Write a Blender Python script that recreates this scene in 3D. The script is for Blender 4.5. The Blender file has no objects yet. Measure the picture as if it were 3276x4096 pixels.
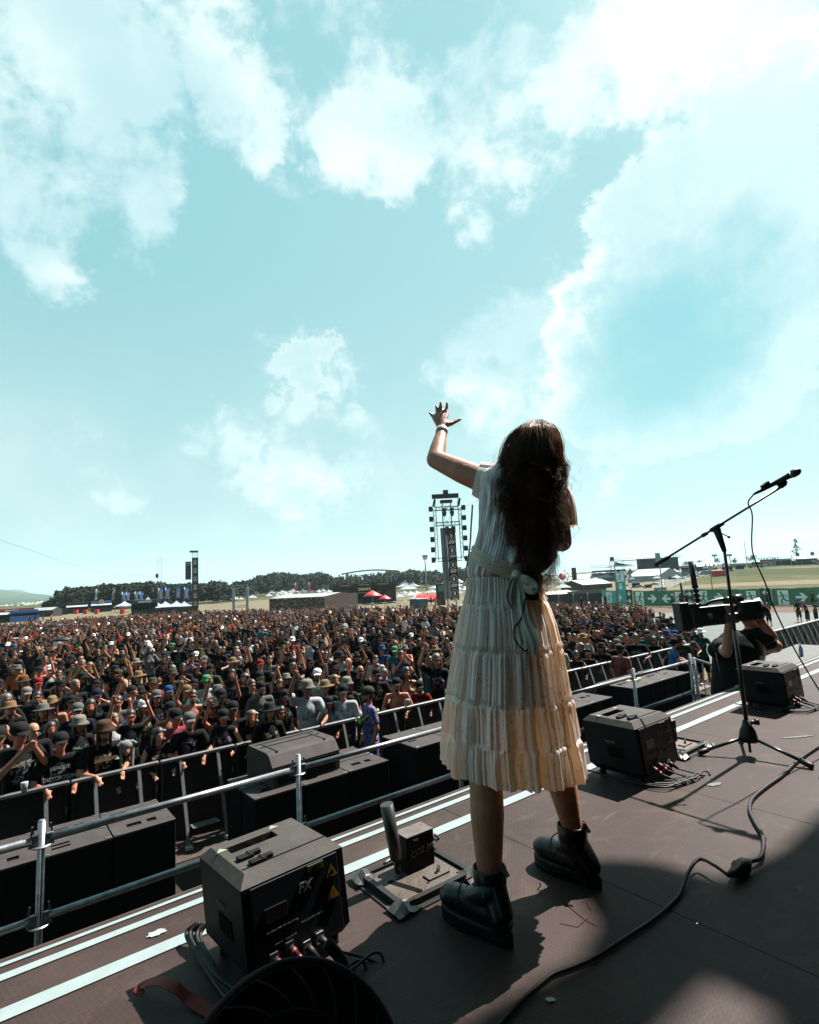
import bpy, bmesh, math, random
import numpy as np
from mathutils import Vector, Matrix, Quaternion, noise as mnoise
random.seed(7); rng = np.random.default_rng(11)
PI = math.pi
sc = bpy.context.scene
COL = sc.collection
R = math.radians

# ---------------------------------------------------------------- camera
CAMH, PITCH, ROLL, FPX = 1.157, R(7.2), R(3.0), 2184.0
cam_d = bpy.data.cameras.new('camera'); cam = bpy.data.objects.new('camera', cam_d); COL.objects.link(cam)
f_ = Vector((0, math.cos(PITCH), math.sin(PITCH))); r0 = Vector((1, 0, 0)); u0 = r0.cross(f_)
r_ = r0*math.cos(ROLL) - u0*math.sin(ROLL); u_ = u0*math.cos(ROLL) + r0*math.sin(ROLL)
M = Matrix((r_, u_, -f_)).transposed().to_4x4(); M.translation = Vector((0, 0, CAMH)); cam.matrix_world = M
cam_d.sensor_fit = 'HORIZONTAL'; cam_d.sensor_width = 24.0; cam_d.lens = 24.0*FPX/3276.0
cam_d.clip_start = 0.05; cam_d.clip_end = 9000
sc.camera = cam
sc.render.resolution_x = 819; sc.render.resolution_y = 1024
sc.view_settings.view_transform = 'Standard'; sc.view_settings.look = 'None'
sc.view_settings.exposure = 1.8; sc.view_settings.gamma = 1.0
sc.cycles.transparent_max_bounces = 16

def ray(px, py): return f_ + r_*((px-1638)/FPX) + u_*((2048-py)/FPX)
O_ = Vector((0, 0, CAMH))
def onz(px, py, z=0.0):
    d = ray(px, py); return O_ + d*((z-CAMH)/d.z)
def ony(px, py, y):
    d = ray(px, py); return O_ + d*(y/d.y)
def proj(P):
    v = Vector(P)-O_; z = v.dot(f_); return 1638+FPX*v.dot(r_)/z, 2048-FPX*v.dot(u_)/z
TH = R(37.95); EX = Vector((math.cos(TH), math.sin(TH), 0)); EN = Vector((-EX.y, EX.x, 0))
def SN(s, n, z=0.0): return EX*s + EN*n + Vector((0, 0, z))
def toSN(P): return P[0]*EX.x+P[1]*EX.y, P[0]*EN.x+P[1]*EN.y
GZ = -2.38
def gz(x, y):
    """height of the festival field"""
    d = math.hypot(x, y); az = math.degrees(math.atan2(x, max(y, .1))); q = min(max((az+2)/22, 0), 1); q = q*q*(3-2*q)
    z = GZ - (1-q)*.018*min(max(d-26, 0), 60) - q*.030*min(max(d-11, 0), 55)
    t = min(max((az-17)/14, 0), 1); t = t*t*(3-2*t)
    h = min(max((d-75)/175, 0), 1); h = h*h*(3-2*h)
    return z + t*h*2.6 + (min(max((d-140)/350, 0), 1))*(1.6+1.6*q)
def onground(px, py, off=0.0):
    d = ray(px, py); d = d/math.hypot(d.x, d.y); t = 3.0
    while t < 900:
        p = O_ + d*t
        if p.z <= gz(p.x, p.y)+off: break
        t *= 1.004
    return O_ + d*t

# ---------------------------------------------------------------- sky and sun
SUN = Vector((.557, .463, 1.0)).normalized()
SEL = math.asin(SUN.z); SAZ = math.atan2(SUN.x, SUN.y)
w = bpy.data.worlds.new('World'); sc.world = w; w.use_nodes = True
nt = w.node_tree; N = nt.nodes; L = nt.links; N.clear()
def nd(t, **k):
    n = N.new(t)
    for a, b in k.items(): setattr(n, a, b)
    return n
def wm(op, a, b=None, c=None, clamp=False):
    n = nd('ShaderNodeMath', operation=op, use_clamp=clamp)
    for i, v in enumerate((a, b, c)):
        if v is None: continue
        if isinstance(v, (int, float)): n.inputs[i].default_value = v
        else: L.new(v, n.inputs[i])
    return n.outputs[0]
def wv(op, a, b=None, out=0):
    n = nd('ShaderNodeVectorMath', operation=op)
    for i, v in enumerate((a, b)):
        if v is None: continue
        if isinstance(v, (tuple, list, Vector)): n.inputs[i].default_value = tuple(v)
        else: L.new(v, n.inputs[i])
    return n.outputs[out]
def wmix(f, a, b):
    n = nd('ShaderNodeMix', data_type='RGBA')
    if isinstance(f, (int, float)): n.inputs[0].default_value = f
    else: L.new(f, n.inputs[0])
    for i, v in ((6, a), (7, b)):
        if isinstance(v, tuple): n.inputs[i].default_value = (*v, 1)
        else: L.new(v, n.inputs[i])
    return n.outputs[2]
def wss(x, lo, hi):
    n = nd('ShaderNodeMapRange', interpolation_type='SMOOTHSTEP'); L.new(x, n.inputs[0])
    n.inputs[1].default_value = lo; n.inputs[2].default_value = hi
    return n.outputs[0]
sky = nd('ShaderNodeTexSky', sky_type='NISHITA', sun_disc=False, sun_elevation=SEL, sun_rotation=SAZ, air_density=1.2, dust_density=2.0, ozone_density=1.5)
skyc = wv('MULTIPLY', sky.outputs[0], (0.062, 0.082, 0.058))
D = wv('NORMALIZE', nd('ShaderNodeTexCoord').outputs['Generated'])
sep = nd('ShaderNodeSeparateXYZ'); L.new(D, sep.inputs[0]); dz = sep.outputs[2]
# clear air: pale at the horizon, cyan above, and paler towards the sun
grad = nd('ShaderNodeValToRGB'); L.new(dz, grad.inputs[0]); el = grad.color_ramp.elements
el[0].position = 0.0; el[0].color = (0.58, 0.82, 0.86, 1); el[1].position = 0.75; el[1].color = (0.25, 0.66, 0.74, 1)
for p, c in ((.10, (.58, .82, .85)), (.28, (.47, .79, .83)), (.5, (.33, .71, .78))):
    e = el.new(p); e.color = (*c, 1)
sund = wv('DOT_PRODUCT', D, tuple(SUN), 1)
toward = wss(sund, .35, 1.0)
clear = wmix(.18, grad.outputs[0], skyc)
clear = wmix(wm('MULTIPLY', toward, .40), clear, (.56, .84, .89))
# cloud fields: planar projection of the direction onto a high layer
dzp = wm('ADD', wm('MAXIMUM', dz, 0.0), 0.22)
cmb = nd('ShaderNodeCombineXYZ'); L.new(wm('DIVIDE', sep.outputs[0], dzp), cmb.inputs[0]); L.new(wm('DIVIDE', sep.outputs[1], dzp), cmb.inputs[1])
def wnoise(vec, scale, detail=8, rough=.58, dist=0.0, off=(0, 0, 0)):
    n = nd('ShaderNodeTexNoise'); n.inputs['Scale'].default_value = scale; n.inputs['Detail'].default_value = detail
    n.inputs['Roughness'].default_value = rough; n.inputs['Distortion'].default_value = dist
    L.new(wv('ADD', vec, off), n.inputs['Vector']); return n.outputs[0]
nA = wnoise(D, 6.5, 10, .62, .25); nB = wnoise(cmb.outputs[0], 2.1, 9, .6, .4, (3.1, 1.7, 0)); nC = wnoise(D, 2.2, 5, .5, .2, (5, 2, 9))
wn = nd('ShaderNodeTexNoise'); wn.inputs['Scale'].default_value = 4.2; wn.inputs['Detail'].default_value = 10; wn.inputs['Roughness'].default_value = .70; L.new(D, wn.inputs['Vector'])
sc_w = nd('ShaderNodeVectorMath', operation='SCALE'); sc_w.inputs['Scale'].default_value = .30; L.new(wv('SUBTRACT', wn.outputs['Color'], (.5, .5, .5)), sc_w.inputs[0])
DW = wv('NORMALIZE', wv('ADD', D, sc_w.outputs[0]))
def blob(px, py, rin, rout):
    d = ray(px, py).normalized(); dot = wv('DOT_PRODUCT', DW, tuple(d), 1)
    return wss(dot, math.cos(math.atan(rout/FPX)), math.cos(math.atan(rin/FPX)))
def accum(lst):
    a = None
    for px, py, ri, ro, s in lst:
        b = wm('MULTIPLY', blob(px, py, ri, ro), s)
        a = b if a is None else wm('MAXIMUM', a, b)
    return a
soft = accum([(300, 200, 60, 330, 1.0), (120, 800, 30, 300, 1.0), (560, 740, 30, 260, .95), (1000, 430, 40, 300, 1.0), (1500, 600, 60, 300, 1.05), (1950, 470, 40, 260, .95), (2300, 320, 80, 330, 1.2), (2750, 130, 120, 380, 1.25), (1220, 1480, 20, 120, .9), (1400, 1800, 40, 260, .85), (850, 1740, 40, 240, .8), (420, 1970, 40, 260, .85), (1150, 1850, 60, 380, .8), (2080, 1480, 40, 240, 1.05), (2200, 1350, 30, 180, 1.0), (780, 60, 60, 300, .9), (3150, 700, 60, 300, .9), (3200, 1250, 60, 260, 1.0), ]+[(150, 300, 150, 650, .7), (250, 620, 50, 420, .85), (60, 850, 20, 220, .8), (560, 820, 10, 330, .62), (1000, 200, 100, 620, .60), (1350, 500, 80, 520, .66), (1800, 650, 20, 330, .78),
              (2100, 420, 80, 480, .98), (2500, 120, 250, 750, .55), (3100, 60, 250, 750, .6), (3000, 420, 80, 520, .88), (2050, 1500, 40, 420, .82), (2350, 1150, 40, 300, .75), (1250, 1560, 20, 330, .72),
              (1480, 1800, 20, 300, .62), (400, 1960, 20, 330, .60), (900, 1720, 20, 380, .58), (2600, 1620, 50, 500, .66), (3200, 900, 50, 500, .6), (2700, 700, 20, 420, .5), (3150, 1450, 50, 450, .72), (2350, 1950, 60, 420, .45), (1900, 850, 10, 250, .6)])
nD = wnoise(D, 17, 8, .62, .3, (4, 1, 6)); base = wm('ADD', wm('MULTIPLY', nA, .62), wm('MULTIPLY', nB, .26)); base = wm('ADD', base, wm('MULTIPLY', wm('SUBTRACT', nD, .2), .34))
dens = wss(wm('ADD', base, wm('MULTIPLY', wm('SUBTRACT', soft, .5), .30)), .54, .72)
# the big cumulus on the right: hazy blue-grey body, ragged sunlit rim
ragged = wm('ADD', accum([(2660, 1400, 300, 540, 1.0), (2760, 1080, 220, 480, 1.0), (3080, 860, 260, 520, 1.0), (2980, 1500, 150, 420, .8)]), wm('ADD', wm('MULTIPLY', wm('SUBTRACT', nA, .5), .9), wm('MULTIPLY', wm('SUBTRACT', nD, .5), .5)))
body = wss(ragged, .46, .56)
rim = wm('MULTIPLY', wm('SUBTRACT', wss(ragged, .32, .50), wss(ragged, .58, 1.02)), wss(wm('ADD', wm('MULTIPLY', nA, .5), wm('MULTIPLY', nB, .5)), .40, .56)); rim = wm('MULTIPLY', rim, accum([(2280, 1080, 150, 600, 1.0), (2720, 740, 150, 600, 1.0), (3200, 560, 150, 560, 1.0), (2120, 1450, 60, 300, .8)]))
bodycol = wmix(wm('MULTIPLY', accum([(2680, 1380, 60, 460, 1.0), (2560, 1560, 40, 330, .7)]), wss(ragged, .6, .9)), (.70, .93, .95), (.27, .66, .74))
rag2 = wm('ADD', accum([(1225, 1470, 20, 130, 1.0), (1120, 1610, 10, 100, .8), (1285, 1570, 10, 130, 1.0), (1250, 1680, 10, 110, .8)]), wm('MULTIPLY', wm('SUBTRACT', nA, .5), 1.0))
body2 = wss(rag2, .42, .85)
low = wm('MULTIPLY', wss(wnoise(D, 4.5, 7, .55, .2, (7, 7, 1)), .42, .68), wm('SUBTRACT', wss(dz, .02, .12), wss(dz, .22, .42)))
c1 = wmix(wm('MULTIPLY', low, .42), clear, (.76, .92, .94))
shade = wmix(wss(nB, .38, .66), (1.05, 1.16, 1.14), (.62, .88, .92))
c2 = wmix(wm('MULTIPLY', dens, .88), c1, shade)
c3 = wmix(wm('MULTIPLY', body2, .75), c2, wmix(wss(rag2, .62, 1.1), (.86, 1.0, 1.0), (.60, .85, .89)))
c4 = wmix(wm('MULTIPLY', body, .86), c3, bodycol)
c5 = wmix(wm('MULTIPLY', wm('MAXIMUM', rim, 0.0), .95), c4, (1.05, 1.12, 1.10))
c6 = wmix(wm('MULTIPLY', wss(sund, .90, .998), .4), c5, (1.12, 1.2, 1.15))
belowc = wmix(wss(dz, -.12, -.02), (.05, .05, .045), c6)
bg = nd('ShaderNodeBackground'); L.new(belowc, bg.inputs[0]); bg.inputs[1].default_value = 0.28
L.new(bg.outputs[0], nd('ShaderNodeOutputWorld').inputs[0])
sl = bpy.data.lights.new('sun', 'SUN'); sl.energy = 5.0; sl.angle = R(.55); sl.color = (1, .94, .86)
so = bpy.data.objects.new('sun', sl); COL.objects.link(so); so.rotation_euler = SUN.to_track_quat('Z', 'Y').to_euler(); so.location = (20, 20, 40)

# ---------------------------------------------------------------- helpers
MATS = {}
def mat(name, col, rough=.6, metal=0.0, var=0.0, scale=8.0, bump=0.0, bscale=None, spec=.5, alt=None, objcol=False, gen='Object', coat=0.0, detail=5):
    if name in MATS: return MATS[name]
    if not metal > .5 and max(col) > .02: col = tuple(c*.35 for c in col)
    if alt and not metal > .5: alt = tuple(c*.35 for c in alt)
    m = bpy.data.materials.new(name); m.use_nodes = True; t = m.node_tree; n = t.nodes; l = t.links
    p = n['Principled BSDF']; p.inputs['Roughness'].default_value = rough; p.inputs['Metallic'].default_value = metal
    p.inputs['Specular IOR Level'].default_value = spec; p.inputs['Base Color'].default_value = (*col, 1); p.inputs['Coat Weight'].default_value = coat
    tc = n.new('ShaderNodeTexCoord')
    src = None
    if objcol:
        oi = n.new('ShaderNodeObjectInfo'); src = oi.outputs['Color']
    if var > 0 or alt:
        nz = n.new('ShaderNodeTexNoise'); nz.inputs['Scale'].default_value = scale; nz.inputs['Detail'].default_value = detail; nz.inputs['Roughness'].default_value = .62
        l.new(tc.outputs[gen], nz.inputs['Vector'])
        mp = n.new('ShaderNodeMapRange'); l.new(nz.outputs[0], mp.inputs[0]); mp.inputs[1].default_value = .32; mp.inputs[2].default_value = .70
        mx = n.new('ShaderNodeMix'); mx.data_type = 'RGBA'; l.new(mp.outputs[0], mx.inputs[0])
        if alt:
            mx.inputs[6].default_value = (*col, 1); mx.inputs[7].default_value = (*alt, 1)
        else:
            mx.blend_type = 'MULTIPLY'; mx.inputs[0].default_value = 1
            l.new(mp.outputs[0], mx.inputs[0])
            mx.inputs[6].default_value = (*[c*(1+var*.5) for c in col], 1); mx.inputs[7].default_value = (*[1-var]*3, 1)
            if src: l.new(src, mx.inputs[6])
        l.new(mx.outputs[2], p.inputs['Base Color'])
    elif src: l.new(src, p.inputs['Base Color'])
    if bump > 0:
        bz = n.new('ShaderNodeTexNoise'); bz.inputs['Scale'].default_value = bscale or scale*4; bz.inputs['Detail'].default_value = 4
        l.new(tc.outputs[gen], bz.inputs['Vector']); b = n.new('ShaderNodeBump'); b.inputs['Strength'].default_value = bump; b.inputs['Distance'].default_value = .01
        l.new(bz.outputs[0], b.inputs['Height']); l.new(b.outputs[0], p.inputs['Normal'])
    MATS[name] = m; return m

def rotm(rx=0, ry=0, rz=0):
    return Matrix.Rotation(rz, 3, 'Z') @ Matrix.Rotation(ry, 3, 'Y') @ Matrix.Rotation(rx, 3, 'X')
def frame(p, q, up=Vector((0, 0, 1))):
    d = (Vector(q)-Vector(p)).normalized()
    if abs(d.dot(up)) > .98: up = Vector((1, 0, 0))
    x = up.cross(d).normalized(); y = d.cross(x)
    return x, y, d
class MB:
    def __init__(s): s.v = []; s.f = []; s.mi = []; s.cur = 0; s.sm = []
    def add(s, vs, fs, smooth=False):
        o = len(s.v); s.v.extend([tuple(a) for a in vs]); s.f.extend([tuple(i+o for i in q) for q in fs]); s.mi.extend([s.cur]*len(fs)); s.sm.extend([smooth]*len(fs)); return s
    def box(s, c, d, rot=None, bev=0.0):
        c = Vector(c); hx, hy, hz = d[0]/2, d[1]/2, d[2]/2
        if bev <= 0:
            vs = [Vector((x*hx, y*hy, z*hz)) for x in (-1, 1) for y in (-1, 1) for z in (-1, 1)]
            fs = [(0, 1, 3, 2), (4, 6, 7, 5), (0, 4, 5, 1), (2, 3, 7, 6), (0, 2, 6, 4), (1, 5, 7, 3)]
        else:
            bm = bmesh.new(); bmesh.ops.create_cube(bm, size=1)
            bmesh.ops.scale(bm, vec=d, verts=bm.verts)
            bmesh.ops.bevel(bm, geom=list(bm.edges), offset=bev, segments=2, affect='EDGES', profile=.5)
            bm.verts.index_update(); vs = [v.co.copy() for v in bm.verts]; fs = [tuple(v.index for v in q.verts) for q in bm.faces]; bm.free()
        if rot is not None: vs = [rot @ v for v in vs]
        return s.add([v+c for v in vs], fs)
    def bar(s, p, q, w, h=None, up=Vector((0, 0, 1))):
        h = h or w; x, y, d = frame(p, q, up); p = Vector(p); q = Vector(q)
        vs = [e + x*a*w/2 + y*b*h/2 for e in (p, q) for a, b in ((-1, -1), (1, -1), (1, 1), (-1, 1))]
        return s.add(vs, [(0, 3, 2, 1), (4, 5, 6, 7), (0, 1, 5, 4), (1, 2, 6, 5), (2, 3, 7, 6), (3, 0, 4, 7)])
    def tube(s, pts, r, seg=8, cap=True, closed=False):
        pts = [Vector(p) for p in pts]; n = len(pts); rs = r if isinstance(r, (list, tuple)) else [r]*n
        vs = []; px = None
        for i, p in enumerate(pts):
            a = pts[(i-1) % n] if (i or closed) else p; b = pts[(i+1) % n] if (i < n-1 or closed) else p
            d = (b-a)
            if d.length < 1e-9: d = Vector((0, 0, 1))
            d.normalize()
            if px is None:
                x, y, _ = frame((0, 0, 0), d)
            else:
                x = px - d*px.dot(d)
                if x.length < 1e-6: x, _, _ = frame((0, 0, 0), d)
                x.normalize(); y = d.cross(x)
            px = x
            for k in range(seg):
                t = 2*PI*k/seg; vs.append(p + (x*math.cos(t)+y*math.sin(t))*rs[i])
        fs = []
        for i in range(n-1 + (1 if closed else 0)):
            j = (i+1) % n
            for k in range(seg):
                k2 = (k+1) % seg; fs.append((i*seg+k, i*seg+k2, j*seg+k2, j*seg+k))
        s.add(vs, fs, True)
        if cap and not closed:
            o = len(s.v)-len(vs)
            s.f.append(tuple(o+k for k in reversed(range(seg)))); s.f.append(tuple(o+(n-1)*seg+k for k in range(seg)))
            s.mi.extend([s.cur]*2); s.sm.extend([False]*2)
        return s
    def cyl(s, p, q, r, seg=16): return s.tube([p, q], r if not isinstance(r, tuple) else list(r), seg)
    def lathe(s, prof, c=(0, 0, 0), seg=20, rot=None, sx=1, sy=1):
        c = Vector(c); vs = []; n = len(prof)
        for r, z in prof:
            for k in range(seg):
                t = 2*PI*k/seg; v = Vector((r*math.cos(t)*sx, r*math.sin(t)*sy, z))
                if rot is not None: v = rot @ v
                vs.append(v+c)
        fs = [(i*seg+k, i*seg+(k+1) % seg, (i+1)*seg+(k+1) % seg, (i+1)*seg+k) for i in range(n-1) for k in range(seg)]
        fs.append(tuple(reversed(range(seg)))); fs.append(tuple((n-1)*seg+k for k in range(seg)))
        return s.add(vs, fs, True)
    def ell(s, c, d, rot=None, seg=14, rings=9):
        c = Vector(c); vs = [Vector((0, 0, -d[2]))]
        for i in range(1, rings):
            a = -PI/2+PI*i/rings
            for k in range(seg):
                t = 2*PI*k/seg; vs.append(Vector((math.cos(a)*math.cos(t)*d[0], math.cos(a)*math.sin(t)*d[1], math.sin(a)*d[2])))
        vs.append(Vector((0, 0, d[2])))
        if rot is not None: vs = [rot @ v for v in vs]
        fs = [(0, 1+(k+1) % seg, 1+k) for k in range(seg)]
        for i in range(rings-2):
            fs += [(1+i*seg+k, 1+i*seg+(k+1) % seg, 1+(i+1)*seg+(k+1) % seg, 1+(i+1)*seg+k) for k in range(seg)]
        e = len(vs)-1; fs += [(1+(rings-2)*seg+k, 1+(rings-2)*seg+(k+1) % seg, e) for k in range(seg)]
        return s.add([v+c for v in vs], fs, True)
    def cap_(s, p, q, r1, r2=None, seg=12):
        r2 = r1 if r2 is None else r2; p = Vector(p); q = Vector(q); d = (q-p).normalized()
        pts = []; rs = []
        for a in (-80, -50, -20): pts.append(p+d*r1*math.sin(R(a))); rs.append(r1*math.cos(R(a)))
        for t in (0, .25, .5, .75, 1): pts.append(p.lerp(q, t)); rs.append(r1+(r2-r1)*t)
        for a in (20, 50, 80): pts.append(q+d*r2*math.sin(R(a))); rs.append(r2*math.cos(R(a)))
        return s.tube(pts, rs, seg)
    def poly(s, pts, th, nrm=Vector((0, 0, 1))):
        """flat outline pts (3D) given thickness th along nrm"""
        n = len(pts); pts = [Vector(p) for p in pts]; nrm = Vector(nrm)
        vs = pts + [p+nrm*th for p in pts]
        fs = [tuple(reversed(range(n))), tuple(range(n, 2*n))] + [(i, (i+1) % n, n+(i+1) % n, n+i) for i in range(n)]
        return s.add(vs, fs)
    def obj(s, name, m, parent=None, loc=None, rz=0.0):
        me = bpy.data.meshes.new(name); me.from_pydata(s.v, [], s.f)
        ms = m if isinstance(m, (list, tuple)) else [m]
        for x in ms: me.materials.append(x)
        me.polygons.foreach_set('material_index', s.mi); me.polygons.foreach_set('use_smooth', s.sm); me.update()
        return link(name, me, parent, loc, rz)
def link(name, me, parent=None, loc=None, rz=0.0):
    o = bpy.data.objects.new(name, me); COL.objects.link(o)
    if parent is not None: o.parent = parent
    if loc is not None: o.location = loc
    if rz: o.rotation_euler.z = rz
    return o
def tag(o, label, cat, group=None, kind=None):
    o['label'] = label; o['category'] = cat
    if group: o['group'] = group
    if kind: o['kind'] = kind
    return o
def struct(o): o['kind'] = 'structure'; return o
def thing(name, label, cat, loc=(0, 0, 0), rz=0.0, group=None):
    o = bpy.data.objects.new(name, None); COL.objects.link(o); o.location = loc; o.rotation_euler.z = rz
    o.empty_display_size = .1
    return tag(o, label, cat, group)
def text_mb(txt, size, depth=.002, shear=0.0, bold=0.0):
    c = bpy.data.curves.new('t', 'FONT'); c.body = txt; c.size = size; c.extrude = depth/2; c.align_x = 'CENTER'; c.align_y = 'CENTER'; c.resolution_u = 2; c.shear = shear; c.offset = bold
    o = bpy.data.objects.new('t', c); COL.objects.link(o); dg = bpy.context.evaluated_depsgraph_get(); dg.update()
    me = bpy.data.meshes.new_from_object(o.evaluated_get(dg)); bpy.data.objects.remove(o); bpy.data.curves.remove(c)
    return me
def text_obj(name, txt, size, m, parent, pos, xdir, updir, depth=.003, shear=0, bold=0.0):
    """text lying in the plane spanned by xdir/updir (local coordinates of the parent)"""
    me = text_mb(txt, size, depth, shear, bold); x = Vector(xdir).normalized(); u = Vector(updir).normalized(); z = x.cross(u)
    T = Matrix((x, u, z)).transposed().to_4x4(); T.translation = Vector(pos); me.transform(T)
    me.materials.clear(); me.materials.append(m); me.name = name
    return link(name, me, parent)
def dup_tree(o, parent=None):
    c = o.copy(); COL.objects.link(c)
    if parent is not None: c.parent = parent
    for ch in CHILD.get(o.name, None) or [x for x in o.children]: dup_tree(ch, c)
    return c
CHILD = {}
def remesh(mb, voxel, smooth=4, dec=None):
    me = bpy.data.meshes.new('r'); me.from_pydata(mb.v, [], mb.f); o = bpy.data.objects.new('r', me); COL.objects.link(o)
    md = o.modifiers.new('r', 'REMESH'); md.mode = 'VOXEL'; md.voxel_size = voxel; md.use_smooth_shade = True
    if smooth:
        ms = o.modifiers.new('s', 'SMOOTH'); ms.iterations = smooth; ms.factor = .5
    if dec:
        d2 = o.modifiers.new('d', 'DECIMATE'); d2.ratio = dec
    dg = bpy.context.evaluated_depsgraph_get(); dg.update()
    r = bpy.data.meshes.new_from_object(o.evaluated_get(dg)); bpy.data.objects.remove(o); bpy.data.meshes.remove(me)
    r.polygons.foreach_set('use_smooth', [True]*len(r.polygons))
    return r
def catmull(pts, n=8):
    pts = [Vector(p) for p in pts]; out = []
    P = [pts[0]*2-pts[1]] + pts + [pts[-1]*2-pts[-2]]
    for i in range(1, len(P)-2):
        for k in range(n):
            t = k/n; a, b, c, d = P[i-1], P[i], P[i+1], P[i+2]
            out.append(.5*((2*b)+(-a+c)*t+(2*a-5*b+4*c-d)*t*t+(-a+3*b-3*c+d)*t**3))
    out.append(pts[-1]); return out
def ss(x, a, b):
    t = min(max((x-a)/(b-a), 0), 1); return t*t*(3-2*t)
# ---------------------------------------------------------------- materials
m_black = mat('black_paint', (.007, .0075, .009), .55, spec=.08, var=.5, scale=6, bump=.1)
m_sub = mat('speaker_paint', (.085, .074, .074), .62, spec=.12, var=.3, scale=5, alt=(.135, .115, .112), bump=.25, bscale=160)
m_subside = mat('speaker_grille_black', (.005, .005, .006), .85, spec=.06)
m_drape = mat('black_drape', (.004, .004, .004), .95, spec=.05)
m_galv = mat('galvanised_steel', (.13, .14, .15), .45, .85, scale=14, alt=(.25, .26, .28), bump=.15)
m_alu = mat('aluminium', (.28, .29, .30), .42, .8, scale=9, alt=(.20, .21, .22))
m_darksteel = mat('dark_steel', (.03, .03, .032), .4, .6, scale=10, alt=(.05, .048, .045))
m_tape = mat('white_tape', (.42, .53, .55), .6, scale=11, alt=(.52, .64, .65), bump=.1, spec=.25)
m_rust = mat('rusty_steel', (.12, .085, .06), .6, .4, scale=22, alt=(.2, .17, .15), bump=.3)
m_dusty = mat('dusty_metal', (.085, .077, .072), .6, .0, spec=.12, scale=9, alt=(.15, .137, .125), bump=.15, detail=8)
m_rubber = mat('black_rubber', (.009, .009, .010), .5, spec=.22)
m_red = mat('red_plastic', (.55, .03, .015), .4)
m_redcloth = mat('red_webbing', (.35, .015, .012), .8, bump=.2, scale=60, var=.3)
m_white = mat('white_paint', (.75, .76, .76), .5)
m_print = mat('grey_print', (.26, .26, .25), .6)
m_dimprint = mat('dim_print', (.08, .08, .08), .7)
m_yellow = mat('warning_yellow', (.75, .38, .02), .5)
m_green = mat('green_display', (.04, .09, .02), .4)
m_wood = mat('raw_plywood', (.12, .07, .045), .8, scale=20, alt=(.07, .04, .03))
m_chrome = mat('bright_metal', (.7, .7, .72), .2, 1.0)

def floor_mat():
    m = bpy.data.materials.new('stage_plywood'); m.use_nodes = True; t = m.node_tree; n = t.nodes; l = t.links; p = n['Principled BSDF']
    tc = n.new('ShaderNodeTexCoord').outputs['Object']
    def nz(sc_, det=6, rough=.6, dist=0):
        a = n.new('ShaderNodeTexNoise'); a.inputs['Scale'].default_value = sc_; a.inputs['Detail'].default_value = det; a.inputs['Roughness'].default_value = rough; a.inputs['Distortion'].default_value = dist; l.new(tc, a.inputs['Vector']); return a.outputs[0]
    def mr(x, a, b, c=0, d=1):
        q = n.new('ShaderNodeMapRange'); l.new(x, q.inputs[0])
        for i, v in enumerate((a, b, c, d)): q.inputs[i+1].default_value = v
        return q.outputs[0]
    def mm(op, a, b=None):
        q = n.new('ShaderNodeMath'); q.operation = op
        for i, v in enumerate((a, b)):
            if v is None: continue
            if isinstance(v, (int, float)): q.inputs[i].default_value = v
            else: l.new(v, q.inputs[i])
        return q.outputs[0]
    hexs = None
    for a in (0, 60, 120):
        d = n.new('ShaderNodeVectorMath'); d.operation = 'DOT_PRODUCT'; l.new(tc, d.inputs[0]); k = 2*PI/.0155
        d.inputs[1].default_value = (math.cos(R(a+12))*k, math.sin(R(a+12))*k, 0)
        c = mm('COSINE', d.outputs['Value']); hexs = c if hexs is None else mm('ADD', hexs, c)
    hexm = mr(hexs, -1.3, -.2)          # dark cell outlines
    big = mr(nz(1.3, 7), .3, .7); fine = mr(nz(30, 6, .7), .3, .75); wear = mr(nz(4.5, 8, .7, .6), .52, .68)
    def mix(f, a, b, mode='MIX'):
        q = n.new('ShaderNodeMix'); q.data_type = 'RGBA'; q.blend_type = mode
        if isinstance(f, (int, float)): q.inputs[0].default_value = f
        else: l.new(f, q.inputs[0])
        for i, v in ((6, a), (7, b)):
            if isinstance(v, tuple): q.inputs[i].default_value = (*v, 1)
            else: l.new(v, q.inputs[i])
        return q.outputs[2]
    c = mix(big, (.017, .0095, .0075), (.034, .0225, .021)); c = mix(mm('MULTIPLY', fine, .30), c, (.046, .033, .030))
    c = mix(mm('MULTIPLY', wear, .5), c, (.062, .043, .032)); patch = mr(nz(.9, 3), .35, .6)
    c = mix(mm('MULTIPLY', mm('SUBTRACT', 1, hexm), mm('ADD', mm('MULTIPLY', patch, .30), .02)), c, (.010, .007, .006))
    mpg = n.new('ShaderNodeMapping'); mpg.inputs['Rotation'].default_value = (0, 0, .7); mpg.inputs['Scale'].default_value = (2.2, 26, 1); l.new(tc, mpg.inputs[0])
    sn_ = n.new('ShaderNodeTexNoise'); sn_.inputs['Scale'].default_value = 1.0; sn_.inputs['Detail'].default_value = 9; sn_.inputs['Roughness'].default_value = .7; sn_.inputs['Distortion'].default_value = .6; l.new(mpg.outputs[0], sn_.inputs['Vector'])
    c = mix(mm('MULTIPLY', mr(sn_.outputs[0], .60, .70), .35), c, (.085, .068, .062)); c = mix(mm('MULTIPLY', mr(nz(7, 9, .75, 1.2), .60, .72), .55), c, (.008, .006, .005))
    l.new(c, p.inputs['Base Color'])
    l.new(mr(big, 0, 1, .50, .70), p.inputs['Roughness']); p.inputs['Specular IOR Level'].default_value = .13
    b = n.new('ShaderNodeBump'); b.inputs['Strength'].default_value = .12; b.inputs['Distance'].default_value = .002
    l.new(mm('ADD', hexm, mm('MULTIPLY', fine, .6)), b.inputs['Height']); l.new(b.outputs[0], p.inputs['Normal'])
    return m
m_floor = floor_mat()

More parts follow.
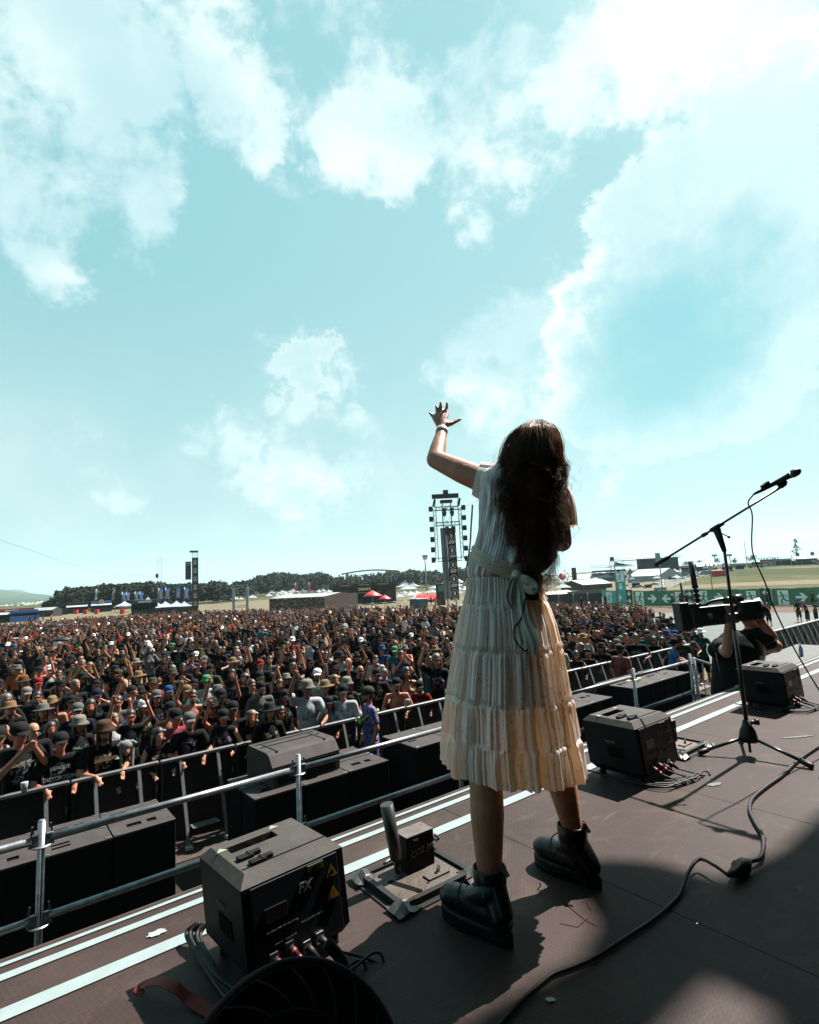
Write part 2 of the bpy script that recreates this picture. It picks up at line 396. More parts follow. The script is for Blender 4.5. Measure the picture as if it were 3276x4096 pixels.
# ---------------------------------------------------------------- the stage
EDGE = 2.40
b = MB()
W_, g_ = 1.045, .0035
for i in range(-8, 24):
    s0 = -.205 + i*W_
    off = 0.35 if i % 2 else 0
    ns = [EDGE]+[2.40-.33]*0+[1.37-1.04*k*2+off*0 for k in range(0, 6)]
    ns = sorted(set([EDGE, 0.33-.0, -1.75, -3.83, -5.9, -9.0]), reverse=True)
    for a, c in zip(ns[:-1], ns[1:]):
        b.box((s0+W_/2, (a+c)/2, -.02), (W_-g_, abs(a-c)-g_, .04))
o = b.obj('stage_floor', m_floor, rz=TH); struct(o)
b = MB(); b.box((8, -3.3, -.12), (33, 11.36, .155)); b.box((8, EDGE+.012, -.035), (33, .024, .05))
o = b.obj('stage_deck_frame', m_wood, rz=TH); struct(o)
b = MB()
for k in range(130):
    s = -8+k*.25; b.add([(s, EDGE-.01+.02*(k % 2), -.2), (s+.25, EDGE-.01+.02*((k+1) % 2), -.2), (s+.25, EDGE+.02*((k+1) % 2), GZ), (s, EDGE+.02*(k % 2), GZ)], [(0, 1, 2, 3)])
o = b.obj('stage_skirt', m_drape, rz=TH); struct(o)
def strip(name, n0, n1, z, m, s0=-8, s1=24):
    b = MB(); N_ = 320; vs = []
    for i in range(N_+1):
        s = s0+(s1-s0)*i/N_; j = .0025*mnoise.noise(Vector((s*3, n0, 0)))
        vs += [(s, n0+j, z), (s, n1-j, z)]
    b.add(vs, [(2*i, 2*i+2, 2*i+3, 2*i+1) for i in range(N_)]); return struct(b.obj(name, m, rz=TH))
strip('white_line_inner', 2.062, 2.122, .004, m_tape)
strip('white_line_outer', 2.268, 2.305, .004, m_tape)
strip('white_edge_line', 2.350, 2.370, .004, m_tape)
# unseen stage roof, back and side drapes, added to block sky light
RZ = 9.0; sh = SUN*(RZ/SUN.z); SHS, SHN = toSN(sh)
edge = [(-9, 1.15), (0.2, 1.15), (1.1, 1.22), (1.5, 1.15), (1.72, 1.22), (1.86, 1.42), (2.0, 1.46), (2.14, 1.30), (2.2, 1.06), (2.6, 1.0), (3.2, 1.0), (4.5, .95), (18, .95)]  # roof edge shaped, bulge included, for the shadow it throws on the floor
hole0, hole1 = (1.15, .45), (2.3, .86)
b = MB()
def rp(q, z=RZ): return (q[0]+SHS, q[1]+SHN, z)
for (a, c) in zip(edge[:-1], edge[1:]):
    b.add([rp((a[0], .86)), rp((c[0], .86)), rp(c), rp(a), rp((a[0], .86), RZ+.12), rp((c[0], .86), RZ+.12), rp(c, RZ+.12), rp(a, RZ+.12)], [(0, 3, 2, 1), (4, 5, 6, 7), (0, 1, 5, 4), (1, 2, 6, 5), (2, 3, 7, 6), (3, 0, 4, 7)])
b.box(rp((4.5, -4.675), RZ+.06), (28, 10.75, .12)); b.box(rp((-3.82, .78), RZ+.06), (10.36, .16, .12)); b.box(rp((9.87, .78), RZ+.06), (16.26, .16, .12))  # narrow gap left open to throw a lit patch on the floor
o = b.obj('stage_shade_roof', m_drape, rz=TH); struct(o)
b = MB(); b.box((6, -9.1, 3.3), (34, .2, 11.6)); o = b.obj('stage_back_drape', m_drape, rz=TH); struct(o)
b = MB(); b.box((-7.6, -4.0, 3.3), (.2, 10, 11.6)); o = b.obj('stage_side_drape', m_drape, rz=TH); struct(o)
b = MB(); b.box((9.5, -4.2, 3.3), (.2, 9.6, 11.6)); o = b.obj('stage_side_drape', m_drape, rz=TH); struct(o)

# ---------------------------------------------------------------- railing
rail = thing('scaffold_railing', 'galvanised tube railing running along the front of the stage', 'railing', SN(0, 4.8, 0), TH)
posts = [.37, 2.33, 4.28, 6.20, 7.98, 9.86]
posts = [.37, 2.31, 4.27, 6.20, 7.94, 9.76]
for i, s in enumerate(posts):
    lean = 0
    b = MB(); b.tube([(s, 0, GZ), (s, 0, -.36)], .0242, 14); b.tube([(s, 0, -.362), (s, 0, -.352)], [.0242, .018], 14)
    p = b.obj('post', m_galv, rail)
    for z in (-.52, -1.03):
        b = MB(); b.lathe([(.024, -.006), (.062, -.005), (.064, 0), (.062, .005), (.024, .006)], (s, 0, z), 20)
        b.obj('ring', m_galv, p)
for i in range(-1, len(posts)-1):
    s0 = posts[i] if i >= 0 else -1.6; s1 = posts[i+1]
    for z in (-.475, -.985):
        b = MB(); b.tube([(s0+.055, 0, z), (s1-.055, 0, z)], .0245, 14)
        for s, q in ((s0, 1), (s1, -1)):
            b.box((s+q*.045, 0, z-.005), (.05, .03, .075), bev=.008)
            b.box((s+q*.062, 0, z+.02), (.012, .01, .14), rot=rotm(0, -.12*q))
        r = b.obj('rail', m_galv, rail)
        if i in (2, 4):
            q = MB(); q.tube([(s1-.42, 0, z), (s1-.34, 0, z)], .0252, 14); q.obj('red_band', m_red, r)
# balustrade of the steps down into the pit
st = thing('stair_balustrade', 'steel stair balustrade of thin bars beside the cameraman', 'balustrade', SN(9.8, 4.75, 0), math.atan2(-.95, .05)+TH+.10)
b = MB(); b.tube([(0, 0, GZ), (0, 0, -.42)], .03, 12); b.obj('post', m_galv, st)
b = MB(); b.tube([(0, 0, -.44), (1.7, 0, -.95)], .022, 10); b.obj('handrail', m_galv, st)
b = MB(); b.tube([(0, 0, -1.75), (1.7, 0, -2.1)], .02, 10); b.obj('bottom_rail', m_galv, st)
for k in range(1, 13):
    x = k*.125; b = MB(); b.tube([(x, 0, -1.75-.2*x), (x, 0, -.45-.3*x)], .009, 6); b.obj('bar', m_galv, st)

# ---------------------------------------------------------------- loudspeakers in the pit
def sub_cab(name, label, s0, s1, n0, n1, zt, zb=GZ+.12, style=0, group='black bass cabinets in the pit'):
    cs, cn = (s0+s1)/2, (n0+n1)/2; w, d, h = s1-s0-.014, n1-n0-.014, zt-zb
    t = thing(name, label, 'loudspeaker', SN(cs, cn, zb), TH, group)
    b = MB(); b.box((0, 0, (h-.02)/2), (w, d, h-.02), bev=.012); b.obj('cabinet', m_subside, t)
    # top board with real cut-outs for the grips
    slots = [(-.22*w, .10*d, .17, .045), (-.22*w, -.12*d, .17, .045)] if style == 0 else [(-.13*w, 0, .15, .095), (.16*w, 0, .10, .095)]
    xs = sorted({-w/2, w/2} | {c for q in slots for c in (q[0]-q[2]/2, q[0]+q[2]/2)}); ys = sorted({-d/2, d/2} | {c for q in slots for c in (q[1]-q[3]/2, q[1]+q[3]/2)})
    b = MB()
    for xa, xb in zip(xs[:-1], xs[1:]):
        for ya, yb in zip(ys[:-1], ys[1:]):
            mx_, my_ = (xa+xb)/2, (ya+yb)/2
            if any(abs(mx_-q[0]) < q[2]/2 and abs(my_-q[1]) < q[3]/2 for q in slots): continue
            b.add([(xa, ya, h), (xb, ya, h), (xb, yb, h), (xa, yb, h)], [(0, 1, 2, 3)])
    for q in slots:
        x0, x1, y0, y1 = q[0]-q[2]/2, q[0]+q[2]/2, q[1]-q[3]/2, q[1]+q[3]/2
        v = [(x, y, z) for z in (h, h-.018) for x, y in ((x0, y0), (x1, y0), (x1, y1), (x0, y1))]
        b.add(v, [(0, 4, 5, 1), (1, 5, 6, 2), (2, 6, 7, 3), (3, 7, 4, 0)])
    v = [(x, y, z) for z in (h, h-.02) for x, y in ((-w/2, -d/2), (w/2, -d/2), (w/2, d/2), (-w/2, d/2))]
    b.add(v, [(0, 4, 5, 1), (1, 5, 6, 2), (2, 6, 7, 3), (3, 7, 4, 0)])
    b.obj('top_board', m_sub, t)
    for x in (-1, 1):
        for y in (-1, 1):
            if (x+y) == 0 and style: continue
            b = MB(); b.box((x*(w/2-.035), y*(d/2-.03), h+.004), (.06, .022, .008), bev=.002); b.obj('corner_plate', m_galv, t)
    return t
k = 0
POSW = {0: 'nearest the singer', 1: 'second from the singer', 2: 'third from the singer', 3: 'fourth from the singer', 4: 'at the frame edge'}
for r_i, (n0, n1) in enumerate(((6.97, 7.39), (7.41, 7.82))):
    for i in range(5):
        s1 = 1.83-.02*r_i-i*.645
        sub_cab('bass_cabinet', 'bass cabinet in the left pit stack, %s row, %s' % (('front', 'rear')[r_i], POSW[i]), s1-.645, s1, n0, n1, -1.40-.004*((i+r_i) % 2), style=(i+r_i+1) % 2)
for r_i, (n0, n1) in enumerate(((6.84, 7.30), (7.32, 7.84))):
    for i in range(3):
        s0 = 2.70+i*.675
        sub_cab('bass_cabinet', 'bass cabinet under the rounded speaker, %s row, %s' % (('front', 'rear')[r_i], ('left end', 'middle', 'right end')[i]), s0, s0+.675, n0, n1, -1.40-.004*((i+r_i) % 2), style=(i+r_i+1) % 2)
for i in range(2):
    sub_cab('bass_cabinet', 'tall bass cabinet half hidden by the dress, %s' % ('left one' if i == 0 else 'right one'), 5.05+i*.66, 5.71+i*.66, 6.6, 7.5, -1.26, style=i)
for i in range(4):
    sub_cab('bass_cabinet', 'bass cabinet right of the dress behind the railing, %s' % ('left end', 'second from left', 'third from left', 'right end')[i], 7.5+i*.66, 8.16+i*.66, 6.62, 7.5, -1.38, style=i % 2)
for i in range(4):
    sub_cab('bass_cabinet', 'bass cabinet with posters by the stair balustrade, %s' % ('left end', 'second from left', 'third from left', 'right end')[i], 10.75+i*.6, 11.35+i*.6, 6.5, 7.45, -1.30, style=(i+1) % 2)
def top_speaker(label, c, dims, rz=0):
    t = thing('rounded_loudspeaker', label, 'loudspeaker', c, TH+rz, 'speakers on the bass stacks'); w, d, h = dims
    prof = [(-d/2, 0), (-d/2+.0, h*.62), (-d/2+.10, h*.93), (-d/2+.17, h), (d/2-.05, h), (d/2, h-.05), (d/2, 0)]
    b = MB(); n = len(prof); v = [(-w/2, y, z) for y, z in prof]+[(w/2, y, z) for y, z in prof]
    b.add(v, [tuple(reversed(range(n))), tuple(range(n, 2*n))]+[(i, (i+1) % n, n+(i+1) % n, n+i) for i in range(n)]); b.obj('cabinet', m_sub, t)
    b = MB()
    for y in (d*.08, d*.3): b.box((0, y, h+.004), (w*.9, .012, .008))
    b.obj('groove_strip', m_black, t)
    for x in (-.36, .36):
        b = MB(); b.box((x*w, -.02, h+.005), (.03, d*.62, .01), bev=.003); b.obj('rigging_strip', m_darksteel, t)
    b = MB(); b.box((0, -d/2-.004, h*.30), (w*.86, .01, h*.5)); b.obj('grille', m_subside, t)
    return t
top_speaker('rounded black loudspeaker lying on the bass cabinets left of the dress', SN(3.50, 7.42, -1.39), (1.02, .78, .40), 0.05)
top_speaker('rounded black loudspeaker just right of the dress on bass cabinets', SN(7.95, 7.3, -1.37), (.86, .6, .36), 0)
# a wide box and flat plates on the far right
def case(label, s, n, z, d, zb=None):
    t = thing('stage_riser_case', label, 'riser', SN(s, n, z), TH+.05, 'black cases at the right edge')
    b = MB(); b.box((0, 0, -d[2]/2), d, bev=.015); b.obj('body', m_black, t)
    b = MB(); b.box((0, 0, .006), (d[0]-.03, d[1]-.03, .012), bev=.003); b.obj('lid', mat('case_lid', (.22, .22, .22), .7, spec=.1, scale=6, alt=(.32, .33, .32)), t)
    return t
case('long black case with grey top carrying the water bottle', 13.5, 4.35, -.80, (3.4, 1.0, 1.5))
case('low black case in front of the bottle case, nearer the stage', 11.6, 3.75, -.93, (2.2, .7, 1.4))
case('black case cut by the right picture edge', 10.2, 2.95, -.45, (1.3, .6, 1.8))
bt = thing('water_bottle', 'blue plastic water bottle on the case at the right edge', 'bottle', SN(13.3, 4.25, -.785))
b = MB(); b.lathe([(.034, 0), (.038, .02), (.038, .14), (.03, .18), (.014, .21), (.014, .225)], (0, 0, 0), 14); b.obj('bottle_body', mat('blue_plastic', (.25, .45, .62), .25), bt)
b = MB(); b.lathe([(.016, .225), (.016, .25)], (0, 0, 0), 12); b.obj('cap', m_white, bt)

# ---------------------------------------------------------------- effect machines on the stage
def fx_machine(label, s, n, yaw=0.0, lean=.10, detail=True):
    t = thing('flame_machine', label, 'effect machine', SN(s, n, 0.012), TH+yaw, 'flame machines on the stage edge'); t.scale = (1.04, 1.04, 1) if s < 2 else (1.13, 1.13, 1.02)
    L_, D_, H_ = .34, .29, .315; sh_ = math.tan(lean)
    def S(v): return (v[0]-sh_*(v[2]-.0), v[1], v[2])
    def shear(b): b.v = [S(v) for v in b.v]; return b
    c = .028
    xs, ys = L_/2, D_/2
    ring = lambda z, q: [(-xs+q, -ys+q, z), (xs-q, -ys+q, z), (xs-q, ys-q, z), (-xs+q, ys-q, z)]
    b = MB(); v = ring(.02, .02)+ring(.05, 0)+ring(H_-c, 0)
    fs = [(0, 3, 2, 1)]+[(i*4+k, i*4+(k+1) % 4, i*4+4+(k+1) % 4, i*4+4+k) for i in range(2) for k in range(4)]
    b.add(v, fs); shear(b); b.obj('body', m_black, t)
    b = MB(); v = ring(H_-c, 0)+ring(H_, c); # dusty lid with a real slot
    b.add(v, [(k, (k+1) % 4, 4+(k+1) % 4, 4+k) for k in range(4)])
    X = [-xs+c, -.115, .045, xs-c]; Y = [-ys+c, .028, .075, ys-c]
    for i in range(3):
        for j in range(3):
            if i == 1 and j == 1: continue
            b.add([(X[i], Y[j], H_), (X[i+1], Y[j], H_), (X[i+1], Y[j+1], H_), (X[i], Y[j+1], H_)], [(0, 1, 2, 3)])
    v = [(x, y, z) for z in (H_, H_-.05) for x, y in ((X[1], Y[1]), (X[2], Y[1]), (X[2], Y[2]), (X[1], Y[2]))]
    b.add(v, [(0, 4, 5, 1), (1, 5, 6, 2), (2, 6, 7, 3), (3, 7, 4, 0)])
    shear(b); b.obj('lid', m_dusty, t)
    b = MB(); b.box((-.035, .0515, H_-.052), (.158, .045, .004)); shear(b); b.obj('nozzle_slot', m_drape, t)
    for x, y in ((-.10, -.035), (-.085, -.085)):
        b = MB(); b.box((x, y, H_+.006), (.05, .024, .012), bev=.003); b.box((x+.03, y+.004, H_+.007), (.04, .018, .013), bev=.003); b.cyl((x+.013, y-.01, H_+.008), (x+.013, y+.014, H_+.008), .007, 8); shear(b); b.obj('hinge', m_black, t)
    b = MB(); b.box((0, -ys+.05, H_+.0015), (L_-.06, .0025, .003)); shear(b); b.obj('lid_seam', m_black, t)
    for x, y in ((-.13, .07), (.06, .098)):
        b = MB(); b.poly([(x-.018, y-.012, H_+.001), (x+.018, y-.012, H_+.001), (x, y+.014, H_+.001)], .001); shear(b); b.obj('warning_sticker', mat('pale_sticker', (.45, .5, .36), .6), t)
    # front panel towards the stage
    b = MB(); b.box((.0, -ys-.003, .165), (L_-.05, .006, .235), bev=.002); shear(b); b.obj('control_panel', mat('panel_blue_black', (.008, .011, .016), .4, spec=.2), t)
    def tx(name, s_, size, x, z, m, **k): 
        o = text_obj(name, s_, size, m, t, S((x, -ys-.0095, z)), (1, 0, 0), (-sh_, 0, 1), .002, **k); return o
    tx('logo', 'FX', .038, .02, .225, m_print, shear=.25, bold=.001)
    tx('caption', 'FLAMEBLAZER STANDALONE', .0075, -.06, .145, m_dimprint)
    tx('caption', 'DMX IN    DMX OUT', .0075, -.055, .105, m_dimprint); tx('caption', 'PYRO CONTROLLER IN', .007, .035, .128, m_dimprint)
    b = MB(); b.box((-.075, -ys-.0075, .192), (.07, .004, .04), bev=.001); shear(b); b.obj('display', mat('dark_screen', (.035, .03, .035), .15), t)
    b = MB(); b.box((.065, -ys-.0075, .268), (.055, .004, .02)); shear(b); b.obj('number_sticker', mat('lime_sticker', (.10, .17, .01), .6), t)
    tx('caption', '52074', .014, .065, .268, m_black)
    for z, q in ((.236, 'flame'), (.17, '!')):
        b = MB(); x = .118; b.poly([(x-.021, -ys-.0066, z-.018), (x+.021, -ys-.0066, z-.018), (x, -ys-.0066, z+.02)], .002, Vector((0, -1, 0))); shear(b); g = b.obj('warning_triangle', m_yellow, t)
        b = MB()
        if q == '!': b.box((x, -ys-.0095, z-.001), (.004, .001, .014)); b.box((x, -ys-.0095, z-.013), (.004, .001, .004))
        else: b.poly([(x-.006, -ys-.009, z-.012), (x+.006, -ys-.009, z-.012), (x+.008, -ys-.009, z-.004), (x+.002, -ys-.009, z+.002), (x, -ys-.009, z+.009), (x-.004, -ys-.009, z-.0), (x-.008, -ys-.009, z-.005)], .001, Vector((0, -1, 0)))
        shear(b); b.obj('pictogram', m_black, g)
    # side towards the left: recessed grip and maker's plate
    b = MB(); b.box((-xs-.001, -.02, .14), (.004, .085, .055), bev=.001); shear(b); b.obj('side_grip', m_drape, t)
    text_obj('side_lettering', 'MAGIC', .017, m_print, t, S((-xs-.003, .0, .195)), (0, -1, 0), (-sh_, 0, 1), .002)
    for x, y in ((-xs+.04, -ys+.04), (xs-.04, -ys+.04), (-xs+.04, ys-.04), (xs-.04, ys-.04)):
        b = MB(); b.cyl((x, y, -.012), (x, y, .025), .016, 10); b.obj('foot', m_rubber, t)
    # plugs and cables at the panel bottom
    k = 0
    for x, z, red in ((-.095, .072, 1), (-.045, .08, 1), (.01, .055, 0), (.055, .06, 0)):
        b = MB(); b.box((x, -ys-.009, z), (.03, .006, .034), bev=.004); shear(b); f0 = b.obj('socket', m_chrome if not red else m_darksteel, t)
        a = Vector(S((x, -ys-.01, z))); d = Vector((.35, -.62, -.55)).normalized()
        b = MB(); b.tube([a, a+d*.022, a+d*.024, a+d*.05], [.0105, .0105, .0095, .006], 10); p = b.obj('plug', m_rubber, t)
        if red:
            b = MB(); b.tube([a+d*.012, a+d*.02], .0112, 10); b.obj('red_ring', m_red, p); b = MB(); b.tube([a+d*.034, a+d*.05], [.0092, .0066], 10); b.obj('red_ring', m_red, p)
        e = a+d*.05; k += 1
        pts = catmull([e, e+Vector((.03+.01*k, -.05, -.03)), e+Vector((.06+.012*k, -.06-.01*k, -.01-.6*z)), Vector((x+.07+.01*k, -ys-.09-.008*k, .012)), Vector((x-.05, -ys-.085-.008*k, .009)), Vector((-xs-.02, -ys+.02+.01*k, .009)), Vector((-xs-.03, .10+.02*k, .009))], 8)
        b = MB(); b.tube(pts, .0042, 8); b.obj('cable', m_rubber, t)
    return t
fx_machine('flame machine with dusty lid in the foreground left, red plugs in front', .80, 1.83, .08, .085)
fx_machine('flame machine right of the dress beside the second CO2 jet', 3.02, 1.87, .0, .15)
fx_machine('flame machine farthest right, beside the cameraman', 5.13, 1.88, .0, .15)

def co2_jet(label, s, n, pipe=True, yaw=0.0):
    t = thing('gas_jet', label, 'effect machine', SN(s, n, 0), TH+yaw, 'gas jets taped to the stage')
    b = MB()
    b.box((0, .0, .012), (.31, .26, .008)); b.obj('base_plate', m_rust, t)
    b = MB(); b.add([(-.07, -.10, .0175), (-.045, -.10, .0175), (-.09, .02, .0175), (-.115, .02, .0175)], [(0, 1, 2, 3)]); b.lathe([(.0125, .0172), (.0125, .0178)], (-.0575, -.1, 0), 14); b.lathe([(.0125, .0172), (.0125, .0178)], (-.1025, .02, 0), 14); b.obj('slot', m_drape, t)
    for x, y in ((-.12, .08), (.0, -.08), (-.13, .1), (.13, -.1)):
        b = MB(); b.lathe([(.005, .0165), (.005, .0175)], (x, y, 0), 10); b.obj('hole', m_drape, t)
    for p, q in (((-.165, -.14), (.165, -.14)), ((-.165, -.14), (-.165, .13)), ((.165, -.14), (.165, .13)), ((-.165, .13), (.165, .13))):
        b = MB(); b.bar((p[0], p[1], .017), (q[0], q[1], .017), .022, .022); b.bar((p[0], p[1], .004), (q[0], q[1], .004), .07, .003); b.obj('rubber_edge', m_rubber, t)
    for x, y in ((-.165, -.14), (.165, -.14), (-.165, .13)):
        b = MB(); vs = []
        for j in range(5):
            for i in range(5): vs.append((x-.045+.0225*i, y-.045+.0225*j, .006+.03*math.exp(-((i-2)**2+(j-2)**2)/2.5)+random.uniform(0, .012)))
        b.add(vs, [(j*5+i, j*5+i+1, j*5+i+6, j*5+i+5) for j in range(4) for i in range(4)]); b.obj('tape_patch', mat('silver_tape', (.09, .085, .08), .3, .2), t)
    b = MB(); b.box((.045, .06, .082), (.135, .085, .13), bev=.003); x = b.obj('valve_box', m_black, t)
    b = MB(); b.box((.045, .06, .1485), (.134, .084, .003)); b.obj('box_lid', mat('scuffed_lid', (.12, .08, .065), .6, scale=35, alt=(.22, .2, .19)), x)
    text_obj('chalk_lettering', 'CO2 Jet', .034, m_print, x, (.05, .0165, .085), (1, 0, .10), (-.1, 0, 1), .0015, shear=.2)
    text_obj('plate_lettering', 'mac', .014, m_print, x, (.02, .0165, .132), (1, 0, 0), (0, 0, 1), .0015)
    b = MB(); b.box((.06, -.055, .02), (.1, .045, .006)); x2 = b.obj('bolted_plate', m_rust, t)
    b = MB(); b.box((.075, -.05, .034), (.034, .007, .016), rot=rotm(0, 0, .6), bev=.002); b.cyl((.075, -.05, .02), (.075, -.05, .044), .006, 8); b.obj('wing_nut', m_darksteel, x2)
    if pipe:
        a = Vector((-.055, .035, .03)); d = Vector((-.13, .06, 1)).normalized()
        b = MB(); b.tube([a, a+d*.05], .014, 12); b.tube([a+d*.05, a+d*.055, a+d*.26], [.02, .024, .026], 18); b.obj('jet_pipe', m_rust if False else m_darksteel, t)
    for k in range(2):
        pts = catmull([(.11, .07, .06+.03*k), (.155, .075, .065+.03*k), (.185+.01*k, .09, .06), (.18, .14, .05+.02*k), (.12, .16, .05), (.05, .15, .04), (-.06, .13, .03)], 8)
        b = MB(); b.tube(pts, .0055, 8); b.obj('hose', mat('grey_hose', (.22, .22, .24), .45), t)
        b = MB(); b.tube([(.11, .072, .06+.03*k), (.15, .074, .063+.03*k)], .012, 12); b.obj('hose_coupling', m_alu, t)
    return t
co2_jet('gas jet on a rusty taped plate left of the singer, black pipe', 1.375, 1.845, True, -.02)
co2_jet('gas jet box half hidden behind the second flame machine', 3.56, 1.93, False)

# ---------------------------------------------------------------- microphone stand
G = onz(3003, 3023); ms = thing('microphone_stand', 'black boom microphone stand with tripod base right of the singer', 'microphone stand', G)
lean = Vector((-.004, .0, 1)).normalized()
def at(h): return lean*h
b = MB(); b.tube([at(.085), at(.115), at(.15), at(.175), at(.21)], [.05, .05, .042, .028, .02], 18); b.obj('hub', m_rubber, ms)
b = MB(); b.tube([at(.19), Vector((.05, -.02, .2))], .012, 10); b.tube([Vector((.04, -.016, .2)), Vector((.062, -.024, .2))], .018, 10); b.obj('hub_knob', m_rubber, ms)
m_stand = mat('black_tube', (.008, .008, .010), .3, spec=.4)
b = MB(); b.tube([at(.02), at(.09)], .008, 10); b.tube([at(.2), at(.75)], .0125, 12); b.tube([at(.75), at(1.29)], .0095, 12); b.obj('upright', m_stand, ms)
F1 = onz(2795, 3022)-G; F2 = onz(3255, 3078)-G; F3 = Vector((0.12, .30, 0))
for F in (F1, F2, F3):
    d = Vector((F.x, F.y, 0)); b = MB(); b.tube([Vector((0, 0, .105))+d*.1, d*.86+Vector((0, 0, .03))], .0095, 10); l_ = b.obj('leg', m_stand, ms)
    b = MB(); b.tube([d*.80+Vector((0, 0, .036)), d*.97+Vector((0, 0, .016)), d+Vector((0, 0, .014))], [.015, .017, .014], 10); b.obj('rubber_foot', m_rubber, l_)
T = at(1.344)
bA = Vector((1.617, 3.649, 1.181))-G; bB = Vector((2.262, 3.29, 1.605))-G
dB = (bB-bA).normalized(); T = bA + dB*((T-bA).dot(dB))
b = MB(); b.tube([bA, bB], .0075, 10); b.obj('boom', m_stand, ms)
b = MB(); b.tube([bA-dB*.01, bA+dB*.10], .013, 10); b.obj('boom_grip', m_rubber, ms)
b = MB(); b.tube([T-dB*.04, T+dB*.05], .014, 12); b.tube([T-dB*.10, T-dB*.06], .013, 10); b.tube([T+Vector((0, 0, -.01)), at(1.24)], [.024, .014], 12); b.obj('clutch', m_rubber, ms)
b = MB(); q = T+Vector((.01, 0, -.03)); b.tube([q, q+Vector((.055, -.01, -.035))], .004, 8); b.ell(q+Vector((.057, -.01, -.037)), (.009, .009, .009)); b.obj('clutch_handle', m_rubber, ms)
b = MB(); b.tube([bB, bB+dB*.02], .011, 10); b.box(bB+dB*.02+Vector((0, 0, .01)), (.03, .02, .03), bev=.005); b.obj('clip_joint', m_rubber, ms)
mc0 = bB + G + Vector((-.035, 0.02, .022)); dM = (Vector((2.352, 3.262, 1.690)) - mc0).normalized()
mic = thing('microphone', 'handheld microphone clipped to the boom with its cable', 'microphone', mc0)
b = MB(); b.tube([dM*-.06, dM*.0, dM*.10, dM*.105], [.0115, .0135, .018, .019], 14); b.obj('handle', m_rubber, mic)
b = MB(); b.tube([dM*.105, dM*.112], .0205, 16); b.obj('ring', m_chrome, mic)
b = MB(); b.tube([dM*.112, dM*.125, dM*.15, dM*.165, dM*.172], [.0205, .0245, .0235, .016, .006], 16); b.obj('grille', m_darksteel, mic)
b = MB(); b.box(dM*.055+Vector((0, 0, -.02)), (.05, .034, .036), rot=rotm(0, -.6, 0), bev=.006); b.obj('clip', m_rubber, mic)
b = MB(); b.box(dM*-.03+Vector((-.01, 0, .012)), (.05, .03, .028), rot=rotm(0, -.6), bev=.003); b.obj('plug_adapter', m_rubber, mic)
b = MB(); b.tube([dM*-.06, dM*-.115], [.012, .007], 10); b.obj('plug', m_rubber, mic)
mc = mc0+dM*-.115
pts = [mc, mc+Vector((-.035, .01, -.05)), mc+Vector((-.02, .01, -.13)), ony(3010, 2205, 3.30), ony(3060, 2330, 3.32), ony(3100, 2440, 3.35), ony(3180, 2600, 3.42), ony(3276, 2760, 3.5), ony(3400, 2960, 3.6)]
pts += [onz(3560, 3080, .008), onz(3400, 3100, .008), onz(3276, 3112, .006), onz(3150, 3140, .006), onz(3050, 3182, .006), onz(2980, 3250, .006)]
pts = pts[:12]
b = MB(); b.tube(catmull(pts, 10), .0042, 8); tag(b.obj('microphone_cable', m_rubber), 'thin black cable hanging from the microphone down to the stage', 'cable')
P0 = onz(2968, 3500, 0); PD = (onz(3040, 3440, 0)-P0).normalized(); PLA = P0-PD*.10+Vector((0, 0, .03)); PLB = P0+PD*.07+Vector((0, 0, .024))
b = MB(); 
pw = [onz(*p, .012) for p in ((3420, 2900), (3276, 2985), (3195, 3040), (3130, 3100), (3060, 3150), (3010, 3195), (2999, 3240), (3020, 3290), (3052, 3350), (3050, 3400), (3020, 3455))]
pw[-1] = PLB; pw[-2] = onz(3045, 3425, .02); b.tube(catmull(pw, 9), .0085, 10); tag(b.obj('power_cable', m_rubber), 'thick black cable from the right edge down to the plug', 'cable')
pw = [onz(*p, .009) for p in ((2905, 3468), (2850, 3462), (2800, 3472), (2755, 3510), (2720, 3575), (2670, 3630), (2600, 3688), (2520, 3740), (2440, 3792), (2380, 3830), (2290, 3868), (2210, 3898), (2140, 3955), (2060, 4030), (1990, 4110), (1900, 4200))]
pw[0] = PLA; pw[1] = onz(2858, 3462, .045); pw[2].z = .04; pw[3].z = .025
b = MB(); b.tube(catmull(pw, 9), .0062, 10); tag(b.obj('power_cable', m_rubber), 'black cable curving from the plug past the singer\'s boots', 'cable')
pl = thing('cable_plug', 'black rubber plug joining two cables on the stage floor', 'plug', (P0.x, P0.y, 0), math.atan2(PD.y, PD.x))
b = MB(); b.tube([(.07, .0, .024), (.03, 0, .026), (.028, 0, .026), (-.012, 0, .027)], [.012, .02, .026, .026], 14); b.obj('socket', m_rubber, pl)
b = MB(); b.tube([(-.012, 0, .027), (-.016, 0, .027), (-.03, 0, .027), (-.075, .0, .03), (-.10, .004, .032)], [.029, .029, .021, .013, .008], 14); b.obj('plug_body', m_rubber, pl)
# marks and litter on the floor
def blotch(name, px, py, w, l, m, rz=0, label='', cat='', seed=0):
    P = onz(px, py); rr = random.Random(seed); n = 18; pts = []
    for k in range(n):
        a = 2*PI*k/n; q = 1+rr.uniform(-.3, .25); v = rotm(0, 0, rz) @ Vector((math.cos(a)*l*q, math.sin(a)*w*q, 0)); pts.append((v.x, v.y, .003))
    b = MB(); b.poly(pts, .0012); o = b.obj(name, m); o.location = P; tag(o, label, cat); return o
m_scrap = mat('pale_paper', (.6, .66, .66), .7)
blotch('paper_scrap', 627, 3735, .018, .03, m_scrap, .5, 'torn white paper scrap between the white lines, far left', 'litter', 3)
blotch('paper_scrap', 2203, 4003, .009, .013, m_scrap, .3, 'small white paper scrap at the bottom centre right', 'litter', 4)
blotch('floor_disc', 2789, 3699, .003, .004, m_chrome, .3, 'tiny silver disc on the dark floor near the plug', 'litter', 5)
